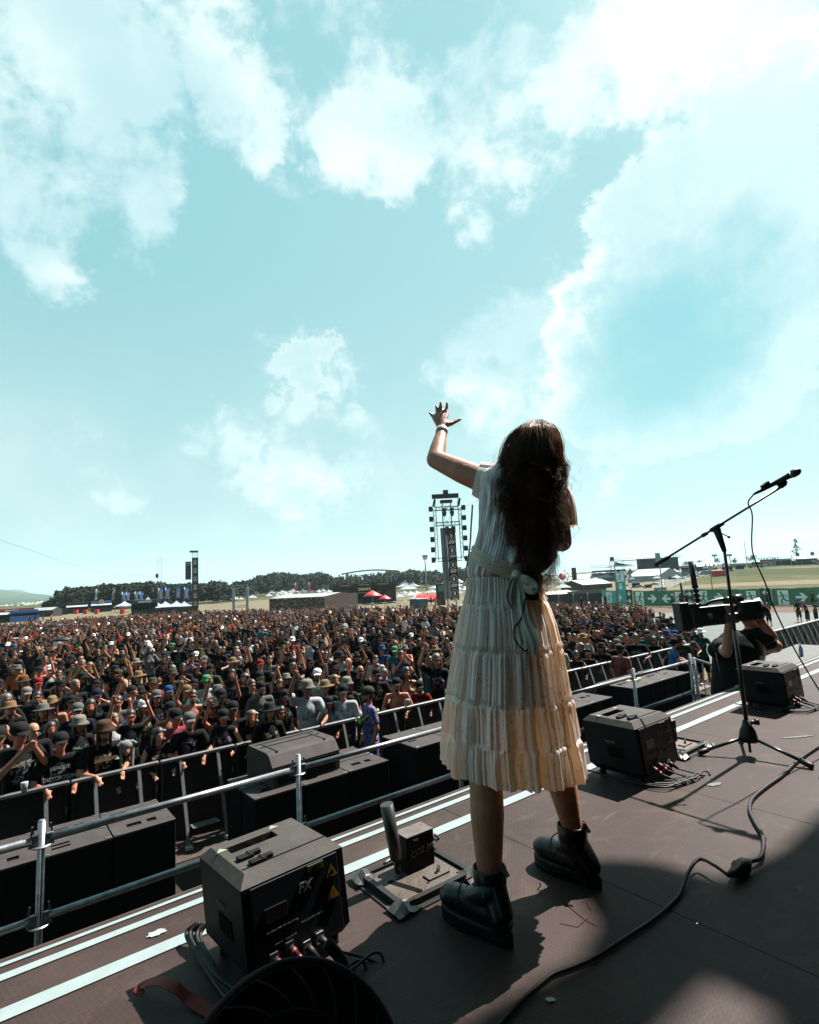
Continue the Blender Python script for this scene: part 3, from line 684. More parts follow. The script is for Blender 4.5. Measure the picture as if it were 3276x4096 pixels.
mk = mat('chalky_mark', (.26, .31, .32), .8, scale=40, alt=(.10, .085, .08))
for i, (x, y, w_, l_, rz) in enumerate(((3190, 2950, .012, .11, .1), (2860, 3140, .02, .05, .3))):
    struct(blotch('floor_mark', x, y, w_, l_, mk, rz, 'x', 'x', i+20))
for o in [o for o in COL.objects if o.name.startswith('floor_mark')]:
    del o['label']; del o['category']
m_scr = mat('red_scribble', (.14, .02, .012), .9)
b = MB(); sc_pts = [((2260, 3610), (2345, 3680)), ((2345, 3680), (2385, 3700)), ((2240, 3690), (2310, 3705)), ((2310, 3705), (2350, 3670)), ((2345, 3605), (2365, 3640))]
for p, q in sc_pts:
    P, Q = onz(*p, .003), onz(*q, .003); b.bar(P, Q, .003, .001)
struct(b.obj('floor_scribble', m_scr))
# red ratchet strap
b = MB(); pts = catmull([onz(548, 3985, .012), onz(575, 3940, .03), onz(640, 3925, .045), onz(700, 3950, .04), onz(760, 4000, .012), onz(860, 4060, .004), onz(960, 4110, .004)], 8)
vs = []; wd = .019
for i, p in enumerate(pts):
    d = (pts[min(i+1, len(pts)-1)]-pts[max(i-1, 0)]).normalized(); sd = d.cross(Vector((0, 0, 1))).normalized(); vs += [p-sd*wd, p+sd*wd, p+sd*wd+Vector((0, 0, .002)), p-sd*wd+Vector((0, 0, .002))]
for i in range(len(pts)-1): b.add([vs[4*i+k] for k in range(4)]+[vs[4*i+4+k] for k in range(4)], [(0, 1, 5, 4), (1, 2, 6, 5), (2, 3, 7, 6), (3, 0, 4, 7)])
tag(b.obj('webbing_strap', m_redcloth), 'red webbing strap lying on the floor at the bottom left', 'strap')
# bundle of cables left of the front machine
for k in range(5):
    a = onz(745+14*k, 3735+3*k, .035+.006*(k % 2)); 
    pts = catmull([onz(790+10*k, 3690, .06), a, onz(790+13*k, 3820+5*k, .02), onz(850+13*k, 3920+8*k, .01), onz(930+10*k, 4030+5*k, .008), onz(1010, 4150, .008)], 8)
    b = MB(); b.tube(pts, .0065, 8); tag(b.obj('cable', m_rubber), 'black cable in the bundle left of the front flame machine', 'cable', 'cable bundle by the front flame machine')
# floor fan in the foreground
fc = O_ + ray(1165, 4425).normalized()*1.40; fn = (O_-fc).normalized(); fn = (fn+Vector((.0, .03, .10))).normalized()
ft = thing('floor_fan', 'large black round floor fan cut off by the bottom edge', 'fan', (fc.x, fc.y, 0)); fl = Vector((0, 0, fc.z)); fx_, fy_, fz_ = frame((0, 0, 0), fn)
def FP(r, a, h=0): return fl + (fx_*math.cos(a)+fy_*math.sin(a))*r + fz_*h
RF = .198; m_fan = mat('fan_black', (.003, .0033, .004), .6, spec=.07)
b = MB(); b.tube([FP(RF, 2*PI*k/64) for k in range(64)], .0085, 10, closed=True); b.tube([FP(RF+.004, 2*PI*k/64, -.10) for k in range(64)], .008, 8, closed=True)
b.obj('rim', m_fan, ft)
b = MB(); vs = [FP(RF-.004, 2*PI*k/64, h) for h in (-.002, -.10) for k in range(64)]; b.add(vs, [(k, (k+1) % 64, 64+(k+1) % 64, 64+k) for k in range(64)], True); b.add([FP(RF-.004, 2*PI*k/64, -.10) for k in range(64)], [tuple(range(64))]); b.obj('shroud', m_fan, ft)
b = MB()
for k in range(18):
    a0 = 2*PI*k/18; b.tube([FP(.045+(RF-.045)*t, a0+.9*t, .028*math.sin(PI*t)) for t in [i/12 for i in range(13)]], .0026, 6)
for rr in (.045, .12, .19): b.tube([FP(rr, 2*PI*k/48, .028*math.sin(PI*(rr-.045)/(RF-.045))) for k in range(48)], .0026, 6, closed=True)
b.obj('grille', m_fan, ft)
for k in range(5):
    a0 = 2*PI*k/5; vs = []
    for i in range(7):
        r_q = .04+(RF-.06)*i/6; wd = .25+.25*math.sin(PI*i/6)
        for a, h in ((a0-wd, -.065), (a0+wd, -.025)): vs.append(FP(r_q, a, h))
    b = MB(); b.add(vs, [(2*i, 2*i+2, 2*i+3, 2*i+1) for i in range(6)], True); b.obj('blade', m_fan, ft)
b = MB(); b.tube([FP(0, 0, -.13), FP(0, 0, .01)], .045, 18); b.obj('hub', m_fan, ft)
b = MB(); b.tube([FP(RF+.01, .2, -.05), Vector((.16, .05, .012)), Vector((-.16, .12, .012)), FP(RF+.01, 2.9, -.05)], .012, 8); b.obj('stand', m_fan, ft)
# short bent steel pipe standing between fan and flame machine
A = onz(1345, 3930, 0); pp = thing('bent_pipe', 'short bent black pipe standing between fan and front flame machine', 'pipe', (A.x, A.y, 0))
b = MB(); P1 = ony(1308, 3770, A.y)-Vector((A.x, A.y, 0)); P2 = ony(1368, 3850, A.y)-Vector((A.x, A.y, 0))
b.tube(catmull([P1, P2, (0.012, -.01, .0)], 6), .0165, 14); b.obj('tube', m_black, pp)
# ---------------------------------------------------------------- the singer
def skin_mat(name, col, objcol=False):
    m = mat(name, col, .46, var=.30, scale=16, bump=.22, bscale=90, objcol=objcol, detail=9); p = m.node_tree.nodes['Principled BSDF']
    p.inputs['Subsurface Weight'].default_value = .0 if objcol else .25; p.inputs['Subsurface Radius'].default_value = (.012, .004, .002); p.inputs['Subsurface Scale'].default_value = 1.0 if not objcol else .5
    return m
m_skin = skin_mat('fair_skin', (.86, .37, .20))
def add_head(b, c, yaw=0.0, s=1.0, pitch=0.0):
    """head centred at c (between the ears), facing -Y turned by yaw"""
    Rr = rotm(pitch, 0, yaw)
    def P(x, y, z): return Vector(c)+Rr @ Vector((x, y, z))*s
    b.ell(P(0, .015, .035), (.074*s, .092*s, .085*s), Rr); b.ell(P(0, -.018, -.025), (.060*s, .070*s, .085*s), Rr)
    b.ell(P(0, -.048, -.085), (.030*s, .032*s, .024*s), Rr)                                  # chin
    b.cap_(P(0, -.082, .012), P(0, -.104, -.026), .010*s, .014*s, 8)                           # nose
    b.cap_(P(-.03, -.074, .025), P(.03, -.074, .025), .012*s, .012*s, 8)                       # brow
    b.cap_(P(-.018, -.082, -.052), P(.018, -.082, -.052), .008*s, .008*s, 8)                   # mouth
    for x in (-1, 1): b.ell(P(x*.073, .01, -.005), (.012*s, .02*s, .032*s), Rr, 8, 6)
HY = 2.12
hr0 = [(1850, 1995, 2165, .05), (1866, 1945, 2205, .07), (1884, 1912, 2228, .085), (1905, 1904, 2240, .10), (1960, 1912, 2246, .118), (2000, 1913, 2247, .125), (2060, 1909, 2236, .125), (2120, 1902, 2226, .122), (2186, 1893, 2216, .122), (2255, 1878, 2202, .12), (2300, 1864, 2172, .112),
       (2350, 1850, 2184, .125), (2413, 1836, 2206, .150), (2493, 1822, 2235, .175), (2600, 1803, 2262, .195), (2700, 1788, 2283, .21), (2794, 1775, 2298, .22), (2887, 1768, 2318, .23), (3003, 1762, 2341, .238), (3100, 1765, 2360, .242)]
Hz, Hx, Ha, Hb = [], [], [], []
for y, xl, xr, b_ in hr0:
    c = ony((xl+xr)/2, y, HY); t = math.tan(ROLL)*(xr-xl)/2
    A = ony(xl, y+t, HY); B_ = ony(xr, y-t, HY); Hz.append(c.z); Hx.append((A.x+B_.x)/2); Ha.append((B_.x-A.x)/2); Hb.append(b_)
Hz = np.array(Hz[::-1]); Hx = np.array(Hx[::-1]); Ha = np.array(Ha[::-1]); Hb = np.array(Hb[::-1])
def ring(z): return np.interp(z, Hz, Hx), np.interp(z, Hz, Ha), np.interp(z, Hz, Hb)
ZTOP, ZW, ZH = float(Hz[-1]), float(np.interp(2305, [r[0] for r in hr0], Hz[::-1])), .468
hero = thing('person', 'singer seen from behind in cream dress and black boots, left arm raised to crowd', 'person', (.33, 2.12, 0))
OR = Vector((.33, 2.12, 0))
def loc(P): return Vector(P)-OR
b = MB()
# torso loft
zs = np.linspace(.78, ZTOP-.005, 26); vs = []; sg = 28
for z in zs:
    x, a, bb = ring(z); k = .86 if z > ZW-.02 else .86-.25*ss(ZW-z, 0, .25)
    for j in range(sg):
        t = 2*PI*j/sg; vs.append((x+a*k*math.cos(t), HY+bb*k*math.sin(t), z))
fs = [(i*sg+j, i*sg+(j+1) % sg, (i+1)*sg+(j+1) % sg, (i+1)*sg+j) for i in range(len(zs)-1) for j in range(sg)]
fs += [tuple(reversed(range(sg))), tuple((len(zs)-1)*sg+j for j in range(sg))]
b.add(vs, fs)
HC = ony(2135, 1803, 2.13)
b.cap_(Vector((ring(ZTOP)[0], 2.12, ZTOP-.04)), HC+Vector((0, 0, -.05)), .052, .048)
hb = len(b.v); add_head(b, HC, R(180+12), 1.0, 0)
SL = ony(1935, 1925, 2.15); EL = ony(1742, 1838, 2.30); WL = ony(1768, 1722, 2.42)
b.cap_(SL+Vector((.03, 0, -.01)), SL.lerp(EL, .45), .056, .050); b.cap_(SL.lerp(EL, .45), EL, .050, .040); b.cap_(EL, EL.lerp(WL, .4), .040, .036); b.cap_(EL.lerp(WL, .4), WL, .036, .0235)
def hp(px, py, y=2.47): return ony(px, py, y)
K = [(1738, 1672), (1753, 1662), (1769, 1657), (1786, 1661)]; M_ = [(1729, 1661), (1748, 1643), (1765, 1632), (1787, 1635)]; Tp = [(1718, 1652), (1744, 1624), (1761, 1609), (1788, 1611)]
for i in range(4):
    b.cap_(WL.lerp(hp(*K[i]), .25), hp(*K[i]), .0145, .0125, 10)
    b.cap_(hp(*K[i]), hp(*M_[i], 2.485), .0105, .0092, 10); b.cap_(hp(*M_[i], 2.485), hp(*Tp[i], 2.48), .0092, .0068, 10)
b.ell(hp(1765, 1686), (.032, .014, .034))
b.cap_(hp(1776, 1700, 2.44), hp(1806, 1694, 2.45), .0155, .0125, 10); b.cap_(hp(1806, 1694, 2.45), hp(1826, 1684, 2.46), .0115, .0098, 10); b.cap_(hp(1826, 1684, 2.46), hp(1843, 1676, 2.465), .0098, .0075, 10)
SR = ony(2208, 1925, 2.12); ER = ony(2246, 2166, 2.10); WR = ony(2150, 1880, 2.34)
b.cap_(SR, ER, .050, .040); b.cap_(ER, WR, .040, .026); b.ell(WR+Vector((-.02, .02, .03)), (.03, .04, .045))
for i in range(4): b.cap_(WR+Vector((-.035, .035, .045-.018*i)), WR+Vector((-.05, -.0, .05-.018*i)), .009, .008, 8)
# legs
LB = Vector((.185, 1.955, 0)); RB = Vector((.60, 2.225, 0))
L2 = ony(1944, 3140, 1.99); L1 = ony(1957, 3470, 1.965); R2 = ony(2249, 3140, 2.24); R1 = ony(2287, 3300, 2.225)
hipL = Vector((.275, 2.13, .90)); hipR = Vector((.42, 2.13, .90))
b.cap_(hipL, L2+Vector((.0, .02, .06)), .085, .060, 16); b.cap_(L2+Vector((0, .02, .06)), L2, .060, .0575, 16); b.cap_(L2, L2.lerp(L1, .35), .0575, .0585, 16); b.cap_(L2.lerp(L1, .35), L1, .0585, .043, 16); b.cap_(L1, L1+Vector((0, 0, -.07)), .043, .040, 14)
b.cap_(hipR, R2+Vector((-.02, 0, .06)), .085, .060, 16); b.cap_(R2+Vector((-.02, 0, .06)), R2, .060, .057, 16); b.cap_(R2, R1, .057, .040, 16); b.cap_(R1, R1+Vector((0, 0, -.07)), .040, .038, 14)
b.v = [tuple(loc(v)) for v in b.v]
me = remesh(b, .0055, 5); me.name = 'body'; me.materials.clear(); me.materials.append(m_skin); body = link('body', me, hero)
# wristband
b = MB(); d = (WL-EL).normalized(); wq = EL.lerp(WL, .97); b.tube([loc(wq-d*.012), loc(wq+d*.012)], .0275, 20); b.box(loc(wq+Vector((0, -.027, .0))), (.034, .006, .017), rot=rotm(0, .35, 0), bev=.002); b.obj('wristband', m_white, hero)

# dress: rings with pleats
def pnoise(th, nk, seed, sharp=0.0):
    r = np.random.default_rng(seed); v = r.random(nk); pos = np.sort((np.arange(nk)+r.uniform(-.33, .33, nk))/nk*2*PI)
    P = np.concatenate([pos-2*PI, pos, pos+2*PI]); V = np.tile(v, 3)
    i = np.clip(np.searchsorted(P, th)-1, 0, len(P)-2); t = (th-P[i])/(P[i+1]-P[i]); t = np.clip(t, 0, 1); t = t*t*(3-2*t)
    y = V[i]*(1-t)+V[i+1]*t
    return y
Ha = Ha - np.where(Hz < 1.15, .018, .006)
NT = 1300; th = np.linspace(0, 2*PI, NT, endpoint=False)
thw = lambda u, a: th + a*np.sin(3*th+u*4)+.5*a*np.sin(7*th-u*5)
def px2z(y): return float(np.interp(y, [r[0] for r in hr0], Hz[::-1]))

tiers = [px2z(v) for v in (2305, 2412, 2590, 2785, 2935)]
hemz = lambda t_: .447 - .05*math.cos(t_) if False else .45
bigf = pnoise(th, 26, 5); bigs = np.abs(2*pnoise(th, 17, 8)-1); mid = pnoise(th, 52, 9)
rows = []
def ringpts(z, disp, dzv=0.0):
    x, a, bb = ring(z); c, s = np.cos(th), np.sin(th)
    nx, ny = c/a, s/bb; nl = np.hypot(nx, ny); nx /= nl; ny /= nl
    # a slightly squared ellipse
    return np.stack([x+a*c+nx*disp-OR.x, HY+bb*s+ny*disp-OR.y, np.full(NT, z)+dzv], 1)
allz = []
SK = []
T5 = tiers+[ZH]
for k in range(5):
    z0, z1 = T5[k], T5[k+1]; n = (10, 26, 30, 26, 30)[k]
    g1 = pnoise(th, 120+12*k, 30+k); g2 = pnoise(th, 78+8*k, 50+k); g3 = pnoise(th, 44+4*k, 70+k); g4 = 1-np.abs(2*pnoise(th, 84+6*k, 110+k)-1); g5 = 1-np.abs(2*pnoise(th, 40, 130)-1); g6 = 1-np.abs(2*pnoise(th, 150+9*k, 150+k)-1)
    for i in range(n):
        u = i/n; z = z0+(z1-z0)*u; t = (z-T5[0])/(ZH-T5[0])          # 0 waist .. 1 hem
        amp = .003+.020*t
        disp = (bigf-.5)*amp*1.7 + (bigs-.5)*amp*1.5 + (mid-.5)*(.005+.012*t)
        w1 = math.exp(-u*2.2)*ss(u, 0, .05); disp = disp + (g1-.5)*.0065*w1 + (g2-.5)*(.011*ss(u, 0, .2))*(.7+.5*t) + (g3-.5)*.015*ss(u, .05, .6)*(.4+t) - g4**3*.009*ss(u, .0, .15)*(.6+.6*t) - g5**4*.013*(.3+t) - g6**3*.005
        # pinch at the seam, lace band just above the next seam
        disp = disp*(.88+.12*ss(u, 0, .12)) + .003*ss(u, 0, .10)*(1-u)
        if k in (0, 1, 2):
            lb = ss(u, .84, .88)*(1-ss(u, .985, 1.0)); disp = disp + lb*(.0016+.003*np.sin(th*170+3*np.sin(i*1.7))*np.sin(i*2.4)+.0035*(pnoise(th, 260, 900+i)-.5))
        if k == 4: disp = disp + .006*ss(u, .90, 1.0)*(g1-.4)
        disp = disp - .0018*math.exp(-(u/.03)**2)*(1 if k else 0)
        x, a, bb = ring(z); tilt = -.10*(a*np.cos(th))*t
        SK.append(ringpts(z, disp, tilt))
for e, zz in ((0, ZH), (1, ZH-.004)):
    x, a, bb = ring(ZH); t = 1; amp = .023
    disp = (bigf-.5)*amp*1.7+(bigs-.5)*amp*1.5+(mid-.5)*.017+(g2-.5)*.013+(g3-.5)*.021-g4**3*.0108-g5**4*.017-g6**3*.005+.006*(g1-.4)
    SK.append(ringpts(ZH, disp, -.10*a*np.cos(th)-.012*(pnoise(th, 14, 4))-.006*pnoise(th, 90, 6)-.004*e))
def grid_mesh(name, rows, m, parent, closed=True):
    V = np.concatenate(rows).astype(np.float32); nr = len(rows); nc = len(rows[0])
    i, j = np.meshgrid(np.arange(nr-1), np.arange(nc if closed else nc-1), indexing='ij'); j2 = (j+1) % nc
    F = np.stack([i*nc+j, (i+1)*nc+j, (i+1)*nc+j2, i*nc+j2], -1).reshape(-1, 4)
    me = bpy.data.meshes.new(name); me.vertices.add(len(V)); me.vertices.foreach_set('co', V.ravel()); me.loops.add(F.size); me.loops.foreach_set('vertex_index', F.ravel().astype(np.int32))
    me.polygons.add(len(F)); me.polygons.foreach_set('loop_start', np.arange(0, F.size, 4, dtype=np.int32)); me.polygons.foreach_set('loop_total', np.full(len(F), 4, np.int32)) if False else None
    me.polygons.foreach_set('use_smooth', np.ones(len(F), bool)); me.update(calc_edges=True); me.validate(); me.materials.append(m)
    return link(name, me, parent)
def cloth_mat(name, col, trans, tcol, flowers=True):
    m = bpy.data.materials.new(name); m.use_nodes = True; t = m.node_tree; n = t.nodes; l = t.links; p = n['Principled BSDF']; out = n['Material Output']
    p.inputs['Roughness'].default_value = .8; p.inputs['Specular IOR Level'].default_value = .15
    tc = n.new('ShaderNodeTexCoord').outputs['Object']
    nz = n.new('ShaderNodeTexNoise'); nz.inputs['Scale'].default_value = 14; nz.inputs['Detail'].default_value = 8; l.new(tc, nz.inputs['Vector'])
    vo = n.new('ShaderNodeTexVoronoi'); vo.inputs['Scale'].default_value = 55; l.new(tc, vo.inputs['Vector'])
    sp = n.new('ShaderNodeSeparateXYZ'); l.new(tc, sp.inputs[0])
    vmul = n.new('ShaderNodeMapRange'); l.new(vo.outputs['Distance'], vmul.inputs[0]); vmul.inputs[1].default_value = .18; vmul.inputs[2].default_value = .32
    cl = n.new('ShaderNodeTexNoise'); cl.inputs['Scale'].default_value = 9; l.new(tc, cl.inputs['Vector'])
    clm = n.new('ShaderNodeMapRange'); l.new(cl.outputs[0], clm.inputs[0]); clm.inputs[1].default_value = .50; clm.inputs[2].default_value = .58
    emb = n.new('ShaderNodeMath'); emb.operation = 'MAXIMUM'; l.new(vmul.outputs[0], emb.inputs[0])
    inv = n.new('ShaderNodeMath'); inv.operation = 'SUBTRACT'; inv.inputs[0].default_value = 1; l.new(clm.outputs[0], inv.inputs[1]); l.new(inv.outputs[0], emb.inputs[1])
    mx = n.new('ShaderNodeMix'); mx.data_type = 'RGBA'; l.new(nz.outputs[0], mx.inputs[0]); mx.inputs[6].default_value = (*[c*.82 for c in col], 1); mx.inputs[7].default_value = (*col, 1)
    l.new(mx.outputs[2], p.inputs['Base Color'])
    tr = n.new('ShaderNodeBsdfTranslucent')
    m2 = n.new('ShaderNodeMix'); m2.data_type = 'RGBA'; l.new(emb.outputs[0], m2.inputs[0]); m2.inputs[6].default_value = (*[c*.35 for c in tcol], 1); m2.inputs[7].default_value = (*tcol, 1)
    if flowers: l.new(m2.outputs[2], tr.inputs[0])
    else: tr.inputs[0].default_value = (*tcol, 1)
    bp = n.new('ShaderNodeBump'); bp.inputs['Strength'].default_value = .5; bp.inputs['Distance'].default_value = .003
    ad = n.new('ShaderNodeMath'); ad.operation = 'SUBTRACT'; l.new(nz.outputs[0], ad.inputs[0]); l.new(emb.outputs[0], ad.inputs[1]); l.new(ad.outputs[0], bp.inputs['Height'])
    l.new(bp.outputs[0], p.inputs['Normal']); l.new(bp.outputs[0], tr.inputs['Normal'])
    ms_ = n.new('ShaderNodeMixShader'); ms_.inputs[0].default_value = trans; l.new(p.outputs[0], ms_.inputs[1]); l.new(tr.outputs[0], ms_.inputs[2]); l.new(ms_.outputs[0], out.inputs[0])
    return m
m_dress = cloth_mat('cream_cotton', (.72, .73, .76), .38, (1.0, .70, .36))
m_dress2 = cloth_mat('cream_cotton_bodice', (.70, .72, .76), .28, (.85, .66, .42), False)
m_sash = cloth_mat('cream_sash', (.50, .45, .38), .15, (.7, .55, .4), False)
# bodice
BO = []
zb = np.linspace(ZTOP, ZW, 70); f1 = pnoise(th, 60, 201); f2 = pnoise(th, 34, 202); f3 = pnoise(th, 90, 203); f4 = 1-np.abs(2*pnoise(th, 90, 204)-1)
for i, z in enumerate(zb):
    u = i/69; blouse = .018*math.exp(-((u-.86)/.10)**2)*(.6+.7*np.clip(np.cos(th-.2), 0, 1))
    disp = (f1-.5)*.008*(.3+u)+(f2-.5)*.014*ss(u, .2, .9)+(f3-.5)*.006*ss(u, .5, 1.0)+blouse - .010*ss(u, .95, 1.0) - f4**3*.007*ss(u, .1, .5)
    disp = disp + .004*np.sin(9*th+14*u+2*np.sin(5*th))*ss(u, .1, .4)
    r_q = ringpts(z, disp); BO.append(r_q)
# close over the shoulders to the neckline
top = BO[0]; cx, cy = top[:, 0].mean(), top[:, 1].mean(); neck = []
for s_, dz_ in ((.62, .016), (.82, .010)):
    q = top.copy(); q[:, 0] = cx+(q[:, 0]-cx)*s_; q[:, 1] = cy+(q[:, 1]-cy)*s_; q[:, 2] += dz_; neck.append(q)
BO = neck+BO
dress = grid_mesh('dress', BO, m_dress2, hero)
skirt = grid_mesh('skirt', SK, m_dress, dress)
# inner lining of the upper skirt
b = []
for z in np.linspace(ZW-.02, .70, 12):
    x, a, bb = ring(z); b.append(np.stack([x+a*.86*np.cos(th)-OR.x, HY+bb*.86*np.sin(th)-OR.y, np.full(NT, z)], 1)[::6])
grid_mesh('lining', b, m_dress2, dress)
# sleeves
def sleeve(p, q, r0, r1, flare, seed, m=m_dress2):
    p, q = loc(p), loc(q); x, y, d = frame(p, q); rows = []; n = 120; tt = np.linspace(0, 2*PI, n, endpoint=False); rr = np.random.default_rng(seed)
    fr = .5+.5*np.sin(tt*11+rr.random()*6+.8*np.sin(tt*3)); fr2 = .5+.5*np.sin(tt*23+2*np.sin(2*tt))
    for i in range(24):
        u = i/23; rad = r0+(r1-r0)*u+flare*math.sin(PI*min(u*1.02, 1))+(fr*.006+fr2*.003)*ss(u, 0, .5); c = p.lerp(q, u)
        rows.append(np.array([tuple(c+(x*math.cos(a)+y*math.sin(a))*rd) for a, rd in zip(tt, rad)]))
    return grid_mesh('sleeve', rows, m, dress)
sleeve(SL+Vector((.07, 0, -.02)), SL.lerp(EL, .13)+Vector((0, 0, -.002)), .075, .064, .004, 1)
sleeve(SR+Vector((-.02, 0, .02)), SR.lerp(ER, .80)+Vector((.004, 0, 0)), .052, .058, .016, 2)
# sash round the waist, dropping to the knot
rows = []
zth = ZW + .052 + .058*np.clip(-np.cos(th), 0, 1) - .035*np.clip(-np.sin(th), 0, 1) + .01*np.cos(th)
for k, e in enumerate(np.linspace(-.026, .026, 15)):
    z = zth+e; x = np.interp(z, Hz, Hx); a = np.interp(z, Hz, Ha); bb = np.interp(z, Hz, Hb); c, s = np.cos(th), np.sin(th)
    dd = .010+.004*math.cos(e/.026*PI/2)+.0022*math.sin(k*2.1)+.0018*np.sin(th*3+k)
    rows.append(np.stack([x+a*c+c*dd-OR.x, HY+bb*s+s*dd-OR.y, z], 1))
grid_mesh('sash', rows, m_sash, dress)
def ribbon(name, pts, w, parent, m=m_sash, th_=.004, nd_=Vector((0, -1, 0)), crumple=.003, seed=0):
    pts = catmull([loc(p) for p in pts], 9); n = len(pts); rows = []
    for i, p in enumerate(pts):
        d = (pts[min(i+1, n-1)]-pts[max(i-1, 0)]).normalized(); sd = d.cross(nd_).normalized(); up = sd.cross(d).normalized()
        ww = w(i/(n-1)) if callable(w) else w; cs = []
        for k in range(24):
            a = 2*PI*k/24; xx = math.cos(a); yy = math.sin(a)
            cr = crumple*math.sin(xx*6+seed+i*.12)+crumple*.6*math.sin(xx*11-i*.2)
            cs.append(tuple(p+sd*xx*ww/2+up*(yy*th_+cr)))
        rows.append(np.array(cs))
    o = grid_mesh(name, rows, m, parent); return o
ky = 1.975
knot = ony(2068, 2306, ky)
b = MB(); b.ell(loc(knot), (.021, .022, .026)); b.ell(loc(knot+Vector((.014, -.004, -.012))), (.018, .018, .02)); me = remesh(b, .004, 3); me.materials.append(m_sash); bow = link('bow', me, dress)
ribbon('loop', [knot, ony(2050, 2335, ky-.03), ony(2038, 2390, ky-.04), ony(2050, 2418, ky-.035), ony(2058, 2380, ky-.02), ony(2064, 2330, ky-.01)], lambda t: .018+.014*math.sin(PI*t), bow, seed=1)
ribbon('loop', [knot, ony(2100, 2316, ky-.03), ony(2132, 2338, ky-.04), ony(2138, 2358, ky-.05), ony(2115, 2358, ky-.045), ony(2085, 2330, ky-.02)], lambda t: .018+.018*math.sin(PI*t), bow, seed=2)
ribbon('tail', [knot, ony(2082, 2350, ky-.03), ony(2092, 2420, ky-.06), ony(2104, 2490, ky-.09), ony(2128, 2560, ky-.115), ony(2134, 2622, ky-.125)], lambda t: .020+.035*t*(1 if t < .85 else (1-t)*6.6), bow, seed=3)
ribbon('tail', [knot, ony(2078, 2350, ky-.02), ony(2080, 2420, ky-.05), ony(2088, 2500, ky-.085), ony(2105, 2575, ky-.10)], lambda t: .020+.028*t, bow, seed=5)
# transmitter pack on the waist with a cord loop
q = loc(ony(2118, 2352, ky-.0)); b = MB(); b.box(q, (.062, .03, .085), rot=rotm(0, .10, .1), bev=.008); pk = b.obj('transmitter_pack', m_rubber, hero)
b = MB(); b.tube(catmull([loc(ony(*p)) for p in ((2100, 2395, 1.92), (2085, 2470, 1.89), (2058, 2510, 1.885), (2060, 2560, 1.88), (2098, 2603, 1.875), (2112, 2588, 1.875), (2108, 2560, 1.88))], 8), .0026, 7); b.obj('cord', m_rubber, pk)
b = MB(); b.tube(catmull([loc(ony(*p)) for p in ((1890, 2020, 2.16), (1884, 2110, 2.14), (1880, 2180, 2.12), (1868, 2260, 2.10), (1856, 2330, 2.10))], 6), .004, 6); b.obj('drawstring', m_sash, dress)

# boots
m_boot = mat('black_leather', (.005, .005, .006), .30, spec=.25, bump=.12, bscale=35, var=.2)
m_sole = mat('boot_rubber', (.006, .006, .007), .5, spec=.18)
def boot(H, T, flip, legtop, tab=True):
    H = Vector((H.x, H.y, 0)); T = Vector((T.x, T.y, 0)); d = (T-H).normalized(); LN = .318
    rz = math.atan2(d.y, d.x); root = loc(H)
    ax = Matrix.Rotation(-rz, 3, 'Z') @ (Vector((legtop.x, legtop.y, 0))-H)
    b = MB(); z0 = .04
    b.ell((.245, .004*flip, z0+.030), (.064, .049, .040), None, 20, 12); b.cap_((.055, 0, z0+.035), (.22, .003*flip, z0+.03), .041, .046, 16)
    b.cap_((.10, 0, z0+.085), (.195, 0, z0+.042), .041, .032, 16); b.cap_((.055, 0, z0+.03), (ax.x, ax.y, .15), .044, .050, 18); b.cap_((ax.x, ax.y, .14), (ax.x, ax.y, legtop.z-.045), .050, .055, 20)
    me = remesh(b, .0048, 4); me.name = 'boot'; me.materials.append(m_boot); o = link('boot', me, hero); o.location = root; o.rotation_euler.z = rz
    b = MB(); b.tube([(ax.x, ax.y, legtop.z-.05), (ax.x, ax.y, legtop.z+.002), (ax.x, ax.y, legtop.z+.004)], [.054, .0565, .0525], 26, cap=False); b.obj('collar', m_boot, o)
    # sole outline, raised heel
    out = []
    for k in range(40):
        a = 2*PI*k/40; x = .159+.149*math.cos(a); y = (.045+.012*math.cos(a-.2))*math.sin(a)*(1-.16*math.exp(-((x-.11)/.045)**2)); out.append((x, y+.003*flip))
    lv = [(0, .985), (.006, 1.0), (.024, 1.01), (.028, .985), (.031, 1.01), (.040, 1.0), (.046, .95)]
    vs = []
    for z, k in lv:
        for x, y in out:
            zz = z
            if z < .001: zz = .012*math.exp(-((x-.12)/.035)**2)
            vs.append((.155+(x-.155)*k, y*k, zz))
    n = 40; fs = [(i*n+j, i*n+(j+1) % n, (i+1)*n+(j+1) % n, (i+1)*n+j) for i in range(len(lv)-1) for j in range(n)]+[tuple(reversed(range(n))), tuple((len(lv)-1)*n+j for j in range(n))]
    b = MB(); b.add(vs, fs, True); b.obj('sole', m_sole, o)
    b = MB()
    for i in range(6):
        t = i/5; x = ax.x+.045+(.205-ax.x-.045)*(1-t)*1.0; z = z0+.062+(legtop.z-.10-z0)*t*.62; x = .205-.075*min(t*1.6, 1)
        b.tube(catmull([(x, -.024, z-.004), (x+.014, 0, z+.010), (x, .024, z-.002)], 4), .0028, 6)
    b.tube(catmull([(.15, .02, z0+.13), (.175, .05, z0+.11), (.185, .058, z0+.06), (.20, .055, z0+.045)], 5), .0024, 6)
    b.tube(catmull([(.15, -.02, z0+.13), (.18, -.045, z0+.12), (.20, -.05, z0+.08), (.18, -.04, z0+.10)], 5), .0024, 6)
    b.obj('laces', m_rubber, o)
    b = MB(); bx = ax.x-.052; zt = legtop.z
    b.bar((bx+.004, ax.y, zt-.03), (bx-.006, ax.y, zt+.022), .016, .003, Vector((0, 1, 0))); b.bar((bx-.006, ax.y, zt+.022), (bx-.026, ax.y, zt-.004), .016, .003, Vector((0, 1, 0)))
    b.obj('pull_tab', mat('tan_webbing', (.16, .11, .055), .8), o)
    return o
boot(Vector((.262, 1.862)), Vector((.035, 2.10)), 1, L1)
